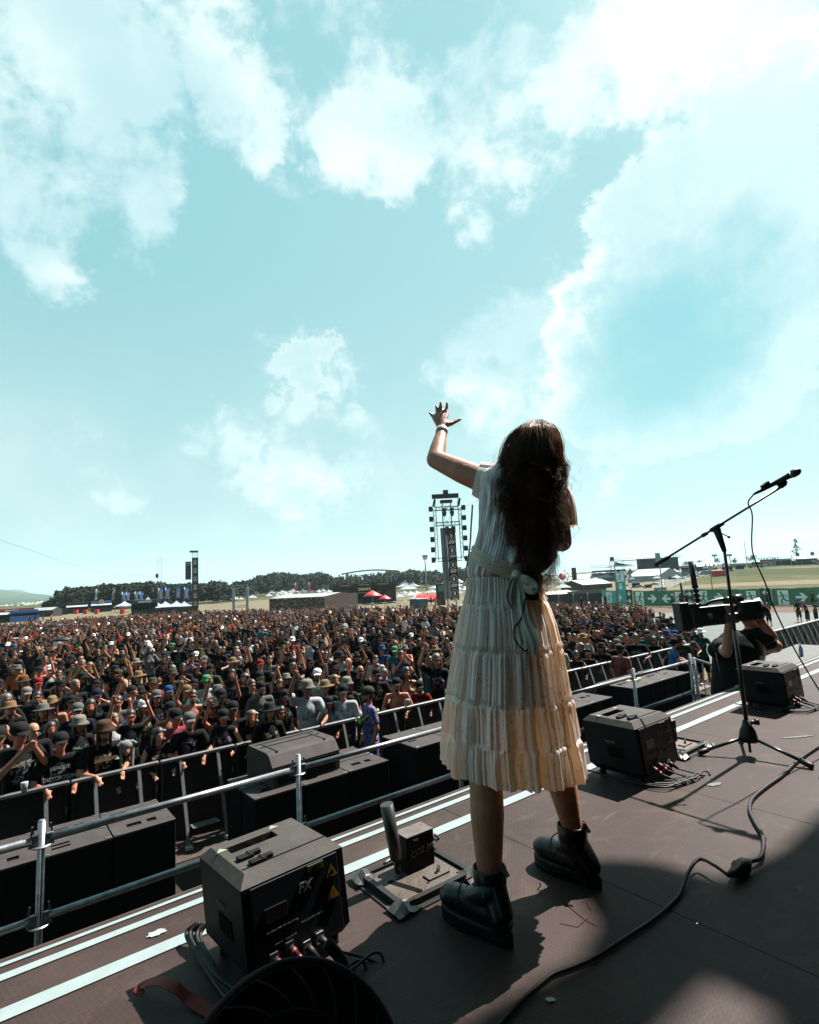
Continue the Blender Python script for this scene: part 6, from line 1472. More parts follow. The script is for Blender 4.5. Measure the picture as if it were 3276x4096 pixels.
bd_ = vb(2845, 2460, (.46, .16, .19), 'camera_body', y=5.62); vb(2728, 2466, (.10, .15, .28), 'battery'); vb(2770, 2462, (.10, .16, .24), 'rear_module')
vb(2815, 2490, (.16, .165, .04), 'sticker_base') if False else None
vb(2824, 2467, (.04, .17, .032), 'green_sticker', mat('green_sticker', (.12, .38, .10), .6), bev=0); vb(2820, 2456, (.045, .168, .022), 'white_sticker', m_white, bev=0)
b = MB(); b.tube(catmull([vp(2810, 2425), vp(2850, 2405), vp(2915, 2395), vp(2950, 2402)], 5), .018, 8); b.obj('top_handle', m_cam, vc)
b = MB(); b.tube([vp(2930, 2398), vp(2965, 2393)], .045, 14); b.tube([vp(2895, 2402), vp(2930, 2398)], .035, 12); b.obj('viewfinder', m_cam, vc)
b = MB(); b.tube([vp(2930, 2450), vp(2965, 2447), vp(2970, 2446), vp(3020, 2440)], [.075, .078, .09, .10], 20); b.box(vp(2986, 2442), (.22, .19, .20), RC, bev=.02); b.obj('lens', m_cam, vc)
b = MB(); b.tube([vp(3005, 2440), vp(3045, 2436)], [.095, .115], 4); b.obj('lens_hood', m_cam, vc)
b = MB(); b.box(vp(2928, 2470, 5.5), (.13, .07, .09), RC, bev=.02); b.obj('lens_grip', m_cam, vc)
for (p, q, r1, r2) in (((2795, 2430), (2762, 2245), .018, .024), ((2738, 2440), (2722, 2330), .007, .012), ((2727, 2440), (2716, 2375), .004, .005)):
    b = MB(); A_, B_ = vp(*p), vp(*q)
    if r1 > .015: b.tube([A_, A_.lerp(B_, .48)], .017, 8); b.tube([A_.lerp(B_, .46), B_], .027, 10); [b.box(A_.lerp(B_, t), (.055, .03, .035), bev=.005) for t in (.06, .16, .26, .36, .45)]
    else: b.tube([A_, B_], [r1, r2], 8)
    b.obj('aerial', m_cam, vc)
# ---------------------------------------------------------------- the ground and the far field
def sheet(name, pts_px, m, off, res=26, kind='structure'):
    """a sheet of ground draped over the terrain, corners given by four ground points"""
    Q = [onground(*p) if not isinstance(p, Vector) else p for p in pts_px]; vs = []
    for i in range(res+1):
        for j in range(res+1):
            u, v = i/res, j/res; p = (Q[0].lerp(Q[1], u)).lerp(Q[3].lerp(Q[2], u), v); vs.append((p.x, p.y, gz(p.x, p.y)+off))
    b = MB(); b.add(vs, [(i*(res+1)+j, (i+1)*(res+1)+j, (i+1)*(res+1)+j+1, i*(res+1)+j+1) for i in range(res) for j in range(res)], True); o = b.obj(name, m); o['kind'] = kind; return o
m_sand = mat('trampled_sand', (.34, .28, .19), .95, scale=.35, alt=(.24, .21, .13), bump=.3, bscale=3, spec=.1)
m_dirt = mat('dark_dirt', (.05, .042, .033), .95, scale=1.2, alt=(.10, .085, .065), spec=.1)
m_asph = mat('pale_asphalt', (.19, .21, .205), .85, scale=.5, alt=(.25, .27, .265), spec=.2)
m_gravel = mat('red_gravel', (.20, .13, .10), .95, scale=1.5, alt=(.28, .21, .17), spec=.1)
rad = [0, 3, 6, 9, 12, 16, 20, 26, 34, 44, 56, 66, 75, 90, 105, 125, 150, 180, 220, 270, 330, 400, 490, 700, 1000, 1600, 3000, 6500]; na = 144
b = MB(); vs = [(0, 0, GZ)]
for d in rad[1:]:
    for k in range(na): a = 2*PI*k/na; x, y = d*math.sin(a), d*math.cos(a); vs.append((x, y, gz(x, y)))
fs = [(0, 1+(k+1) % na, 1+k) for k in range(na)]
for i in range(len(rad)-2): fs += [(1+i*na+k, 1+i*na+(k+1) % na, 1+(i+1)*na+(k+1) % na, 1+(i+1)*na+k) for k in range(na)]
m_field = mat('far_fields', (.10, .115, .055), .95, scale=.012, alt=(.20, .19, .10), spec=.05); b.add(vs, fs, True); nf = len(fs); b.mi = [1 if (i >= na and rad[1+(i-na)//na] >= 218) else 0 for i in range(nf)]; struct(b.obj('ground', [m_sand, m_field]))
sheet('pit_ground', [SN(-12, 2.5, GZ), SN(40, 2.5, GZ), SN(40, 9.2, GZ), SN(-12, 9.2, GZ)], m_dirt, .008, 30)
sheet('asphalt', [(2300, 2640), (3600, 2700), (3500, 2442), (2330, 2436)], m_asph, .012)
sheet('gravel_strip', [(2120, 2446), (3500, 2450), (3500, 2426), (2120, 2430)], m_gravel, .02)
def grass_mat():
    m = bpy.data.materials.new('mown_grass'); m.use_nodes = True; n = m.node_tree.nodes; l = m.node_tree.links; p = n['Principled BSDF']; p.inputs['Roughness'].default_value = .95; p.inputs['Specular IOR Level'].default_value = .1
    tc = n.new('ShaderNodeTexCoord'); mp = n.new('ShaderNodeMapping'); mp.inputs['Rotation'].default_value = (0, 0, .35); mp.inputs['Scale'].default_value = (.35, .04, .1); l.new(tc.outputs['Object'], mp.inputs[0])
    a = n.new('ShaderNodeTexNoise'); a.inputs['Scale'].default_value = 1.0; a.inputs['Detail'].default_value = 6; a.inputs['Distortion'].default_value = .4; l.new(mp.outputs[0], a.inputs['Vector'])
    c = n.new('ShaderNodeTexNoise'); c.inputs['Scale'].default_value = .022; c.inputs['Detail'].default_value = 4; l.new(tc.outputs['Object'], c.inputs['Vector'])
    ad = n.new('ShaderNodeMath'); ad.operation = 'ADD'; l.new(a.outputs[0], ad.inputs[0]); l.new(c.outputs[0], ad.inputs[1])
    r = n.new('ShaderNodeValToRGB'); l.new(ad.outputs[0], r.inputs[0]); e = r.color_ramp.elements; e[0].position = .95; e[0].color = (.022, .028, .005, 1); e[1].position = 1.22; e[1].color = (.10, .078, .045, 1); q = e.new(1.08); q.color = (.045, .044, .014, 1)
    l.new(r.outputs[0], p.inputs['Base Color']); return m
m_grass = grass_mat()
sheet('grass_slope', [(2590, 2372), (3600, 2380), (3560, 2262), (2880, 2282)], m_grass, .03, 30)
sheet('verge', [(2580, 2352), (2700, 2350), (2900, 2278), (2720, 2278)], mat('dry_verge', (.26, .25, .10), .95, scale=.2, alt=(.36, .32, .2)), .02)
sheet('road', [(2600, 2348), (2650, 2352), (2862, 2282), (2835, 2280)], m_asph, .04)
sheet('service_road', [(2640, 2325), (2665, 2330), (2800, 2288), (2780, 2288)], m_asph, .045)
def mpp(P): return (Vector(P)-O_).dot(f_)/FPX      # metres per source pixel at that point
def zat(x, y, py):
    k = (2048-py)/FPX; v0 = Vector((x, y, -CAMH)); a, b_ = v0.dot(u_), u_.z; c, d = v0.dot(f_), f_.z
    return (a-k*c)/(k*d-b_)
def at(px, d):
    """ground point in the direction of picture column px at distance d"""
    r = ray(px, 2323.5-(px-1638)*math.tan(ROLL)); r.z = 0; r.normalize(); p = r*d; p.z = gz(p.x, p.y); return p
def facing(P): return math.atan2(P[1], P[0])-PI/2     # local -Y looks to the camera
# far hills
m_hill = mat('wooded_hill', (.035, .055, .03), .95, scale=.004, alt=(.11, .13, .05), spec=.05)
def ridge(name, prof, d, depth):
    b = MB(); vs = []; n = len(prof)
    for t, kz in ((-.9, 0), (-.4, .35), (-.15, .75), (0, 1), (.5, .6), (1, 0)):
        for px, py in prof:
            r = ray(px, 2323.5-(px-1638)*math.tan(ROLL)); r.z = 0; r.normalize(); p = r*d; z = zat(p.x, p.y, py); q = r*(d+depth*t); vs.append((q.x, q.y, -3+(z+3)*kz+6*mnoise.noise(Vector((px*.03, t*3, d)))*(kz > 0)))
    b.add(vs, [(i*n+j, i*n+j+1, (i+1)*n+j+1, (i+1)*n+j) for i in range(5) for j in range(n-1)], True); struct(b.obj(name, m_hill))
ridge('hill', catmull_px := [(x, y) for x, y in ((-700, 2340), (-300, 2345), (-60, 2356), (0, 2358), (40, 2362), (80, 2371), (130, 2374), (170, 2377), (210, 2382), (250, 2384), (300, 2392), (380, 2398), (600, 2400))], 3600, 1500)
ridge('hill', [(-500, 2352), (-60, 2358), (0, 2362), (30, 2360), (60, 2358), (85, 2360), (105, 2368), (160, 2378), (300, 2395)], 5200, 900)
# forest
m_leaf = mat('forest_leaf', (.022, .034, .016), .75, scale=.08, alt=(.050, .065, .025), spec=.15, gen='Object')
m_bark = mat('bark', (.06, .045, .03), .9)
sky_l = [(215, 2403), (228, 2385), (245, 2368), (258, 2350), (275, 2343), (300, 2341), (330, 2346), (352, 2345), (375, 2342), (405, 2330), (425, 2329), (450, 2336), (500, 2327), (560, 2326), (598, 2319), (640, 2327), (700, 2329), (745, 2325), (800, 2330), (850, 2322), (868, 2313), (890, 2330), (910, 2337), (950, 2322), (1000, 2318), (1030, 2300), (1055, 2290), (1095, 2283), (1150, 2283), (1190, 2294), (1230, 2292), (1262, 2279), (1300, 2282), (1330, 2300), (1365, 2300), (1400, 2296), (1450, 2298), (1500, 2290), (1545, 2284), (1570, 2276), (1600, 2281), (1640, 2273), (1690, 2276), (1740, 2276), (1790, 2292), (1815, 2262), (1850, 2262), (1880, 2280), (1960, 2290)]
b = MB(); rf = random.Random(31)
def leafclump(b, c, r, n, sz, rr, squash=.8):
    for _ in range(n):
        while True:
            v = Vector((rr.uniform(-1, 1), rr.uniform(-1, 1), rr.uniform(-1, 1)))
            if .15 < v.length < 1: break
        v = v*(.55+.45*rr.random()); p = c+Vector((v.x*r, v.y*r, v.z*r*squash)); s = sz*rr.uniform(.6, 1.3)
        x = Vector((rr.gauss(0, 1), rr.gauss(0, 1), rr.gauss(0, 1))).normalized(); y = x.orthogonal().normalized()
        b.add([p+x*s, p+y*s*.8, p-x*s, p-y*s*.7], [(0, 1, 2, 3)])
px = 212.0
while px < 1950:
    for layer in range(3):
        q = px+rf.uniform(-7, 7); d = 212+88*ss(px, 880, 1060)+layer*10+rf.uniform(-4, 4)
        P = at(q, d); ys = np.interp(q, [a for a, _ in sky_l], [c for _, c in sky_l])+abs(rf.gauss(0, 4))+(0, 3, 7)[2-layer]*0+layer*-0+(6 if layer == 0 else 0)
        top = zat(P.x, P.y, ys); H_ = max(3.0, top-P.z); con = (930 < q < 1030 or 1350 < q < 1560) and rf.random() < .7
        if con:
            for k in range(7):
                t = k/6; leafclump(b, P+Vector((0, 0, H_*(.25+.72*t))), 2.3*(1-t)+.3, 16, .55, rf, .5)
        else:
            for k in range(7):
                r = H_*rf.uniform(.15, .24); leafclump(b, P+Vector((rf.uniform(-2.4, 2.4), rf.uniform(-2, 2), H_-r*.8-rf.random()**1.5*(H_*.65))), r, 36, .50, rf)
    px += rf.uniform(9, 13)
tag(b.obj('forest', m_leaf), 'dark band of forest along the horizon behind the stalls', 'forest', kind='stuff')
def tree(label, px, py_base, py_top, wpx, sparse=False, seed=1, d=None):
    P = at(px, d) if d else onground(px, py_base); top = zat(P.x, P.y, py_top); H_ = top-P.z; r0_ = wpx*mpp(P)/2; t = thing('broadleaf_tree', label, 'tree', P); rr = random.Random(seed)
    b = MB(); b.tube([(0, 0, -.3), (0, 0, H_*.3), (.1, 0, H_*.95)], [H_*.022, H_*.016, H_*.004], 7)
    for k in range(9): a = rr.uniform(0, 6.28); z = H_*rr.uniform(.2, .8); b.tube([(0, 0, z), (math.cos(a)*r0_*.7, math.sin(a)*r0_*.7, z+H_*.14)], [H_*.008, H_*.002], 5)
    b.obj('trunk', m_bark, t); b = MB()
    if sparse:
        for k in range(46):
            tz = rr.random()**.8; rr_ = r0_*(1.05-tz)**.8; a = rr.uniform(0, 6.28); q = math.sqrt(rr.random())*rr_; leafclump(b, Vector((math.cos(a)*q, math.sin(a)*q, H_*(.16+.82*tz))), r0_*.24, 16, r0_*.075, rr)
    else:
        for k in range(14): a = rr.uniform(0, 6.28); q = rr.random()*r0_*.75; leafclump(b, Vector((math.cos(a)*q, math.sin(a)*q, H_*(.45+.42*rr.random()*(1-q/r0_*.5)))), r0_*.42, 60, r0_*.06, rr)
    b.obj('crown', mat('tree_leaf', (.035, .055, .02), .7, scale=.5, alt=(.08, .10, .03)), t)  # paler green than the forest leaves
# stalls, tents and towers -------------------------------------------------
m_canvas = mat('white_canvas', (.66, .72, .75), .75, scale=.6, alt=(.50, .56, .60)); m_canvas_blue = mat('blue_grey_canvas', (.40, .50, .85), .7, scale=.8, alt=(.9, 1.0, 1.2)); m_dark = mat('dark_stall', (.03, .028, .027), .8, scale=2, alt=(.06, .05, .045))  # blue canvas colour lightened for the sun behind it
m_brown = mat('brown_wood', (.10, .045, .03), .85, scale=.9, alt=(.06, .03, .022)); m_redp = mat('signal_red', (1.2, .05, .05), .5); m_bluep = mat('stall_blue', (.08, .32, 1.0), .5)
m_metal = mat('truss_black', (.015, .015, .017), .5, .3); m_flagblue = mat('flag_blue', (.06, .38, 1.2), .7, scale=1, alt=(.1, .55, 1.5)); m_amber = mat('amber_print', (1.9, .75, .12), .7); m_fgreen = mat('fence_green', (.10, .40, .21), .7, scale=.8, alt=(.14, .50, .27)); m_dkgreen = mat('sign_dark_green', (.015, .16, .09), .6); m_teal = mat('banner_teal', (.14, .85, .76), .7, scale=.6, alt=(.22, 1.0, .92))  # fence, flag and banner colours raised for sunlight shining through the cloth
m_letter = mat('letter_white', (2.2, 2.2, 2.2), .7)
def lthing(name, label, cat, P, group=None): return thing(name, label, cat, P, facing(P), group)
def pagoda(px, py, wpx, hpx, label, m=None, roofonly=.45, group=None, P=None, peak=1):
    P = P or onground(px, py); k = mpp(P); w, h = wpx*k, hpx*k; t = lthing('pagoda_tent', label, 'tent', P, group); e = h*roofonly; b = MB(); hw = w/2
    lv = [(1.0, e-.18*min(1, h/4)), (1.0, e), (.62, e+(h-e)*.28), (.30, e+(h-e)*.60), (.07, h)]; vs = [(sx*hw*q, sy*hw*q, z) for q, z in lv for sx, sy in ((-1, -1), (1, -1), (1, 1), (-1, 1))]
    b.add(vs, [(i*4+j, i*4+(j+1) % 4, i*4+4+(j+1) % 4, i*4+4+j) for i in range(4) for j in range(4)]+[(16, 17, 18, 19)]); b.obj('roof', m or m_canvas, t)
    b = MB(); [b.bar((sx*hw*.97, sy*hw*.97, 0), (sx*hw*.97, sy*hw*.97, e), .06) for sx in (-1, 1) for sy in (-1, 1)]; b.obj('frame', m_alu, t); return t
def marquee(px0, py0, px1, py1, hpx, deep, label, wall=m_canvas, roof=m_canvas, rf_=.45):
    A, B_ = onground(px0, py0), onground(px1, py1); P = (A+B_)/2; P.z = min(A.z, B_.z); t = thing('marquee', label, 'tent', P, math.atan2((B_-A).y, (B_-A).x)); L_ = (B_-A).length; k = mpp(P); h = hpx*k; e = h*(1-rf_); b = MB()
    b.add([(-L_/2, 0, 0), (L_/2, 0, 0), (L_/2, deep, 0), (-L_/2, deep, 0), (-L_/2, 0, e), (L_/2, 0, e), (L_/2, deep, e), (-L_/2, deep, e)], [(0, 1, 5, 4), (1, 2, 6, 5), (2, 3, 7, 6), (3, 0, 4, 7)]); b.add([(L_/2, 0, e), (L_/2, deep, e), (L_/2, deep/2, h)], [(0, 1, 2)]); b.add([(-L_/2, 0, e), (-L_/2, deep, e), (-L_/2, deep/2, h)], [(0, 2, 1)]); b.obj('wall', wall, t)
    b = MB(); o_ = .25; nn_ = max(2, int(L_/5))
    for i in range(nn_):
        x0, x1 = -L_/2+L_*i/nn_, -L_/2+L_*(i+1)/nn_; b.add([(x0, -o_, e-.05), (x1-.06, -o_, e-.05), (x1-.06, deep/2, h+.04), (x0, deep/2, h+.04), (x0, deep+o_, e-.05), (x1-.06, deep+o_, e-.05)], [(0, 1, 2, 3), (3, 2, 5, 4)])
    b.obj('roof', roof, t); return t
def stall(px, py, wpx, hpx, deep, label, body=m_dark, sign=None, signm=m_redp, txt=None, txm=m_letter, name='food_stall', tsize=None, hatch=True, awn=None, group=None):
    P = onground(px, py); k = mpp(P); w, h = wpx*k, hpx*k; t = lthing(name, label, 'stall', P, group); b = MB(); sg = h*.25
    b.box((0, deep/2, h*.16), (w, deep, h*.32)); b.box((0, deep-.1, h*.5), (w, .2, h)); b.box((-w/2+.1, deep/2, h*.5), (.2, deep-.02, h*.998)); b.box((w/2-.1, deep/2, h*.5), (.2, deep-.02, h*.998)); b.box((0, deep/2, h-.06), (w+.1, deep+.1, .12)); b.obj('walls', body, t)
    b = MB(); b.box((0, -.05, h-sg/2), (w, .1, sg)); s = b.obj('sign_board', signm, t)
    if txt: text_obj('lettering', txt, tsize or sg*.62, txm, s, (0, -.13, h-sg/2), (1, 0, 0), (0, 0, 1), .04, shear=.15, bold=.02)
    if awn: b = MB(); b.add([(-w/2, -.06, h-sg), (w/2, -.06, h-sg), (w/2, -1.2, h-sg-.5), (-w/2, -1.2, h-sg-.5), (-w/2, -.06, h-sg+.05), (w/2, -.06, h-sg+.05), (w/2, -1.2, h-sg-.45), (-w/2, -1.2, h-sg-.45)], [(0, 1, 2, 3), (7, 6, 5, 4), (3, 2, 6, 7), (0, 3, 7, 4), (1, 5, 6, 2)]); b.obj('awning', awn, t)
    return t
def feather(px, py, wpx, label, lean=.06, top=None, m=m_flagblue, pr=None, group=None, P=None):
    P = P or onground(px, py); k = mpp(P); w = wpx*k; ht = zat(P.x, P.y, top[0])-P.z; hb_ = zat(P.x, P.y, top[1])-P.z; t = lthing('banner_flag', label, 'flag', P, group); b = MB(); b.tube([(-w/2, 0, 0), (-w/2+lean*ht, 0, ht)], .05, 6); b.obj('pole', m_alu, t)
    b = MB(); n = 8; vs = []
    for i in range(n+1):
        z = hb_+(ht-hb_)*i/n; x0 = -w/2+lean*z; yy = .12*math.sin(i*1.1); vs += [(x0, yy, z), (x0+w*(1 if i < n else .85), yy+.1*math.sin(i*.9), z), (x0, yy+.03, z), (x0+w*(1 if i < n else .85), yy+.03+.1*math.sin(i*.9), z)]
    for i in range(n): a = i*4; b.add([vs[a+q] for q in range(8)], [(0, 1, 5, 4), (2, 6, 7, 3), (0, 4, 6, 2), (1, 3, 7, 5)])
    f = b.obj('flag', m, t)
    if pr: b = MB(); zc = (ht+hb_)/2; xx = lean*zc; hh = ht-hb_; b.box((xx, -.26, zc-.12*hh), (w*.42, .03, hh*.42)); b.box((xx+.02*w, -.26, zc+.2*hh), (w*.18, .03, hh*.24)); b.obj('bottle_print', pr, f)
    return t
def truss(b, p, q, w, r=.035, step=None):
    p, q = Vector(p), Vector(q); x, y, d = frame(p, q, Vector((0, 1, 0)) if abs((q-p).normalized().y) < .9 else Vector((1, 0, 0))); L_ = (q-p).length; n = max(2, round(L_/(step or w*1.3))); cs = [(x*a+y*c)*w/2 for a, c in ((-1, -1), (1, -1), (1, 1), (-1, 1))]
    for c in cs: b.bar(p+c, q+c, r*1.5)
    for i in range(n):
        a, e = p+d*L_*i/n, p+d*L_*(i+1)/n
        for j in range(4): c0, c1 = cs[j], cs[(j+1) % 4]; b.bar(a+(c0 if (i+j) % 2 else c1), e+(c1 if (i+j) % 2 else c0), r*.8)
# left side
t = stall(45, 2488, 150, 52, 4, 'low red-signed food stall cut by the left edge', m_dark, signm=m_redp, txt='Burger Food', tsize=None, awn=m_canvas)
t = stall(98, 2486, 88, 46, 3, 'dark food truck with blue counter, left', m_dark, signm=m_bluep, txt=None)
b = MB(); b.box((0, -.1, .7), (5.5, .08, 1.2)); b.obj('counter', m_bluep, t)
marquee(120, 2470, 212, 2466, 36, 3, 'white trailer row beside the blue food truck', wall=m_dark, roof=m_canvas, rf_=.25)
def van(px, py, lpx, label, m, win=m_black, side=1, P=None, kind='van', turn=0.0):
    P = P or onground(px, py); k = mpp(P); L_ = lpx*k; H_ = L_*(.42 if kind == 'van' else .28); W_ = L_*.36; t = thing(kind, label, kind, P, facing(P)+turn); b = MB()
    pr = [(-.5, .10), (-.5, .80), (-.47, .97), (.20, 1.0), (.33, .62), (.49, .50), (.5, .12)] if kind == 'van' else [(-.5, .16), (-.5, .6), (-.36, .70), (-.22, 1.0), (.14, 1.0), (.28, .66), (.48, .55), (.5, .16)]
    n = len(pr); v = [(side*x*L_, y, z*H_) for y in (-W_/2, W_/2) for x, z in pr]; b.add(v, [tuple(range(n)), tuple(reversed(range(n, 2*n)))]+[(i, n+i, n+(i+1) % n, (i+1) % n) for i in range(n)]); b.obj('body', m, t)
    b = MB(); y = -W_/2-.012
    z0, z1 = (.58, .86) if kind == 'van' else (.66, .94); b.add([(side*x*L_, y, z*H_) for x, z in ((-.40, z0), (.28 if kind == 'van' else .22, z0), (.17 if kind == 'van' else .12, z1), (-.40 if kind == 'van' else -.2, z1))], [(0, 1, 2, 3)]); b.obj('window', m_glass, t)
    for x in (-.31, .33):
        b = MB(); b.tube([(side*x*L_, -W_/2-.02, H_*.16), (side*x*L_, -W_/2+.2, H_*.16)], H_*(.16 if kind == 'van' else .22), 14); b.obj('wheel', m_rubber, t)
    b = MB(); b.box((side*.49*L_, -W_*.3, H_*.42), (.08, .25, .15)); b.obj('headlight', m_white, t); return t
van(195, 2461, 42, 'white motorhome at the end of the trailer row, left', m_canvas)
b = MB(); P = onground(240, 2460); k = mpp(P); t = lthing('fence_panel', 'grey-brown screened fence between motorhome and stalls', 'fence', P); b.box((0, 0, 25*k/2), (52*k, .1, 25*k)); b.obj('screen', m_dark, t)
stall(308, 2453, 74, 42, 4, 'dark food stall with brown sign and white awning, left', m_dark, signm=m_brown, txt='GRILL' if False else None, awn=m_canvas)
stall(405, 2448, 72, 44, 4, 'blue food stall with round orange emblem, left', m_dark, signm=m_bluep, awn=m_canvas)
P = onground(405, 2448); k = mpp(P); eb = [o for o in COL.objects if o.type == 'EMPTY' and o.name.startswith('food_stall')][-1]
b = MB(); b.tube([(0, -.35, 40*k), (0, -.18, 40*k)], 10*k, 20); em = b.obj('emblem', m_amber, eb); b = MB(); b.tube([(0, -.38, 40*k), (0, -.34, 40*k)], 6*k, 20); b.obj('emblem_centre', m_white, em)
for px, m in ((304, m_redp), (342, m_redp), (386, m_redp), (490, m_redp)):
    P = onground(px, 2456); k = mpp(P); b = MB(); b.box((0, 0, .55), (1.0, .8, 1.1), bev=.06); b.box((0, 0, 1.14), (1.1, .9, .1), bev=.02); o = b.obj('waste_bin', m); o.location = P; tag(o, 'red wheeled bin by the stalls, %s' % {304: 'under the brown signed stall', 342: 'between brown and blue stalls', 386: 'right side of the blue stall', 490: 'before the blue-grey tent'}[px], 'bin')
feather(377, 2445, 8, 'white feather flag left of the blue stall emblem', .10, (2355, 2398), m_white); feather(445, 2440, 8, 'white feather flag right of the blue stall emblem', .10, (2354, 2398), m_white)
for i, px in enumerate((493, 510, 544, 563)): feather(px, 2440, 13, 'blue bottle banner above the left tent, %s from left' % ordn(i+1), .03, (2368+(1 if i % 2 else 0)-i, 2402-i), m_flagblue, m_amber)
for i, (px, a, c) in enumerate(((640, 2352, 2396), (668, 2350, 2395), (711, 2352, 2392), (744, 2348, 2393))): feather(px, 2440, 16, 'large blue bottle banner near the dark tower, %s from left' % ordn(i+1), .03, (a, c), m_flagblue, m_amber)
pagoda(498, 2448, 66, 42, 'blue-grey folding tent left of the cocktail sign', m_canvas_blue, .6)
t = stall(578, 2458, 96, 58, 5, 'cocktail bar stall with dark sign board and white letters', m_dark, signm=mat('sign_grey', (.06, .06, .06), .7), txt='COCKTAILS', name='bar_stall')
for i, (px, w_) in enumerate(((622, 60), (662, 76), (706, 62), (738, 66))): pagoda(px, 2450+(i % 2)*3, w_, 46, 'blue-grey folding tent between cocktail sign and dark tower, %s from left' % ordn(i+1), m_canvas_blue, .55)
pagoda(592, 2440, 34, 52, 'white peaked tent behind the cocktail sign', m_canvas, .7)
# radio mast
P = onground(638, 2440); P = at(638, 205); t = lthing('lattice_mast', 'thin pale lattice mast left of the dark tower', 'mast', P); ht = zat(P.x, P.y, 2231)-P.z; b = MB(); truss(b, (0, 0, 0), (0, 0, ht), 1.15, .05, 1.5); b.obj('lattice', m_alu, t)
P2 = zat(P.x, P.y, 2303)-P.z; b = MB(); b.box((-.8, 0, P2), (.9, .6, 1.4), bev=.1); b.obj('antenna_box', m_metal, t)
A = Vector((P.x, P.y, P.z+P2)); pts = [ony(-60, 2143, 150), ony(60, 2180, 165), ony(180, 2222, 185), ony(300, 2262, 200), ony(420, 2290, 215), ony(540, 2303, A.y), A]
b = MB(); b.tube(catmull(pts, 5), .045, 5); tag(b.obj('overhead_wire', mat('pale_wire', (.30, .36, .38), .6)), 'thin overhead wire hanging from the pale mast to the left', 'wire')
# dark PA tower
P = onground(781, 2435); k = mpp(P); t = lthing('speaker_tower', 'dark bannered tower with a hanging speaker column, left of centre', 'tower', P); ht = zat(P.x, P.y, 2202)-P.z; hb_ = zat(P.x, P.y, 2231)-P.z; w = 24*k
b = MB(); truss(b, (0, 0, hb_), (0, 0, ht-.5), w*.8, .05, 2.0); b.box((-.3, 0, ht-.3), (w*1.35, w*.8, .5)); b.obj('tower_top', m_metal, t)
b = MB(); b.box((0, 0, hb_/2), (w, w, hb_)); bn = b.obj('banner_skin', mat('dark_brown_banner', (.035, .018, .014), .7, scale=.5, alt=(.05, .028, .02)), t)
b = MB(); z0 = zat(P.x, P.y, 2317)-P.z; z1 = zat(P.x, P.y, 2245)-P.z; [b.box((-w/2-.95, 0, z0+(z1-z0)*(i+.5)/10), (1.5, 1.6, (z1-z0)/10*.92), rot=rotm((i-5)*.012, 0, 0)) for i in range(10)]; b.obj('speaker_column', m_metal, t)
def horns(par, x, y, z, r, m=None, txt='EMP', ts=None, nrm=-1):
    m = m or m_print2; b = MB(); b.tube([(x+math.cos(a)*r, y, z+math.sin(a)*r) for a in [2*PI*i/20 for i in range(20)]], r*.06, 4, closed=True); b.cap_((x-r*.02, y, z-r*.30), (x+r*.02, y, z-.02*r), r*.26, r*.28, 8)
    for dx, h in ((-.24, .62), (.26, .55)): b.cap_((x+dx*r, y, z+.05*r), (x+dx*r*1.15, y, z+h*r), r*.08, r*.07, 6)
    for dx in (-.07, .09): b.cap_((x+dx*r, y, z+.05*r), (x+dx*r, y, z+.26*r), r*.08, r*.08, 6)
    sy = .12; b.v = [(vx, y+(vy-y)*sy, vz) for vx, vy, vz in b.v]
    g = b.obj('horns_emblem', m, par); text_obj('lettering', txt, ts or r*1.0, m, g, (x, y, z-r*1.65), (1, 0, 0), (0, 0, 1), .03, shear=.1, bold=r*.03)
m_print2 = mat('faded_white_print', (1.7, 1.45, 1.35), .7)
for i in range(6): horns(bn, 0, -w/2-.08, zat(P.x, P.y, 2246+i*33)-P.z, w*.26)
# low covered stage and truss gate
marquee(1078, 2466, 1300, 2462, 84, 9, 'low brown covered side stage in the middle of the field', wall=m_brown, roof=m_canvas, rf_=.12)
P = onground(963, 2468); k = mpp(P); t = lthing('truss_gate', 'white wrapped truss gate left of the low brown stage', 'gate', P); h = 116*k; w = 52*k; b = MB()
for x in (-1, 1): b.box((x*w/2, 0, h/2), (11*k, .8, h), bev=.1)
b.obj('wrapped_leg', m_canvas, t); b = MB(); truss(b, (-w*.62, 0, h+.2), (w*.62, 0, h+.2), .5, .05); truss(b, (-w*.5, 0, h*.36), (w*.5, 0, h*.36), .3, .04); b.obj('cross_beam', m_alu, t)
P = onground(700, 2470); k = mpp(P); t = lthing('fence_panel', 'long black screened fence under the dark tower', 'fence', P); b = MB(); b.box((0, 0, 42*k/2), (172*k, .15, 42*k)); b.obj('screen', m_metal, t)
for i, (px, py) in enumerate(((1160, 2425), (1115, 2424))): pagoda(px, py, 34, 40, 'striped brown tent roof behind the low stage, %s' % ('right' if i == 0 else 'left'), m_brown, .55)
pagoda(1302, 2430, 56, 46, 'taupe pointed tent between low stage and drinks stand', mat('taupe_canvas', (.13, .105, .085), .8), .35)
for i, px in enumerate((1178, 1232)): feather(px, 2425, 9, 'small red and white feather flag behind the low stage, %s' % ('left', 'right')[i], .12, (2330, 2366), m_redp)
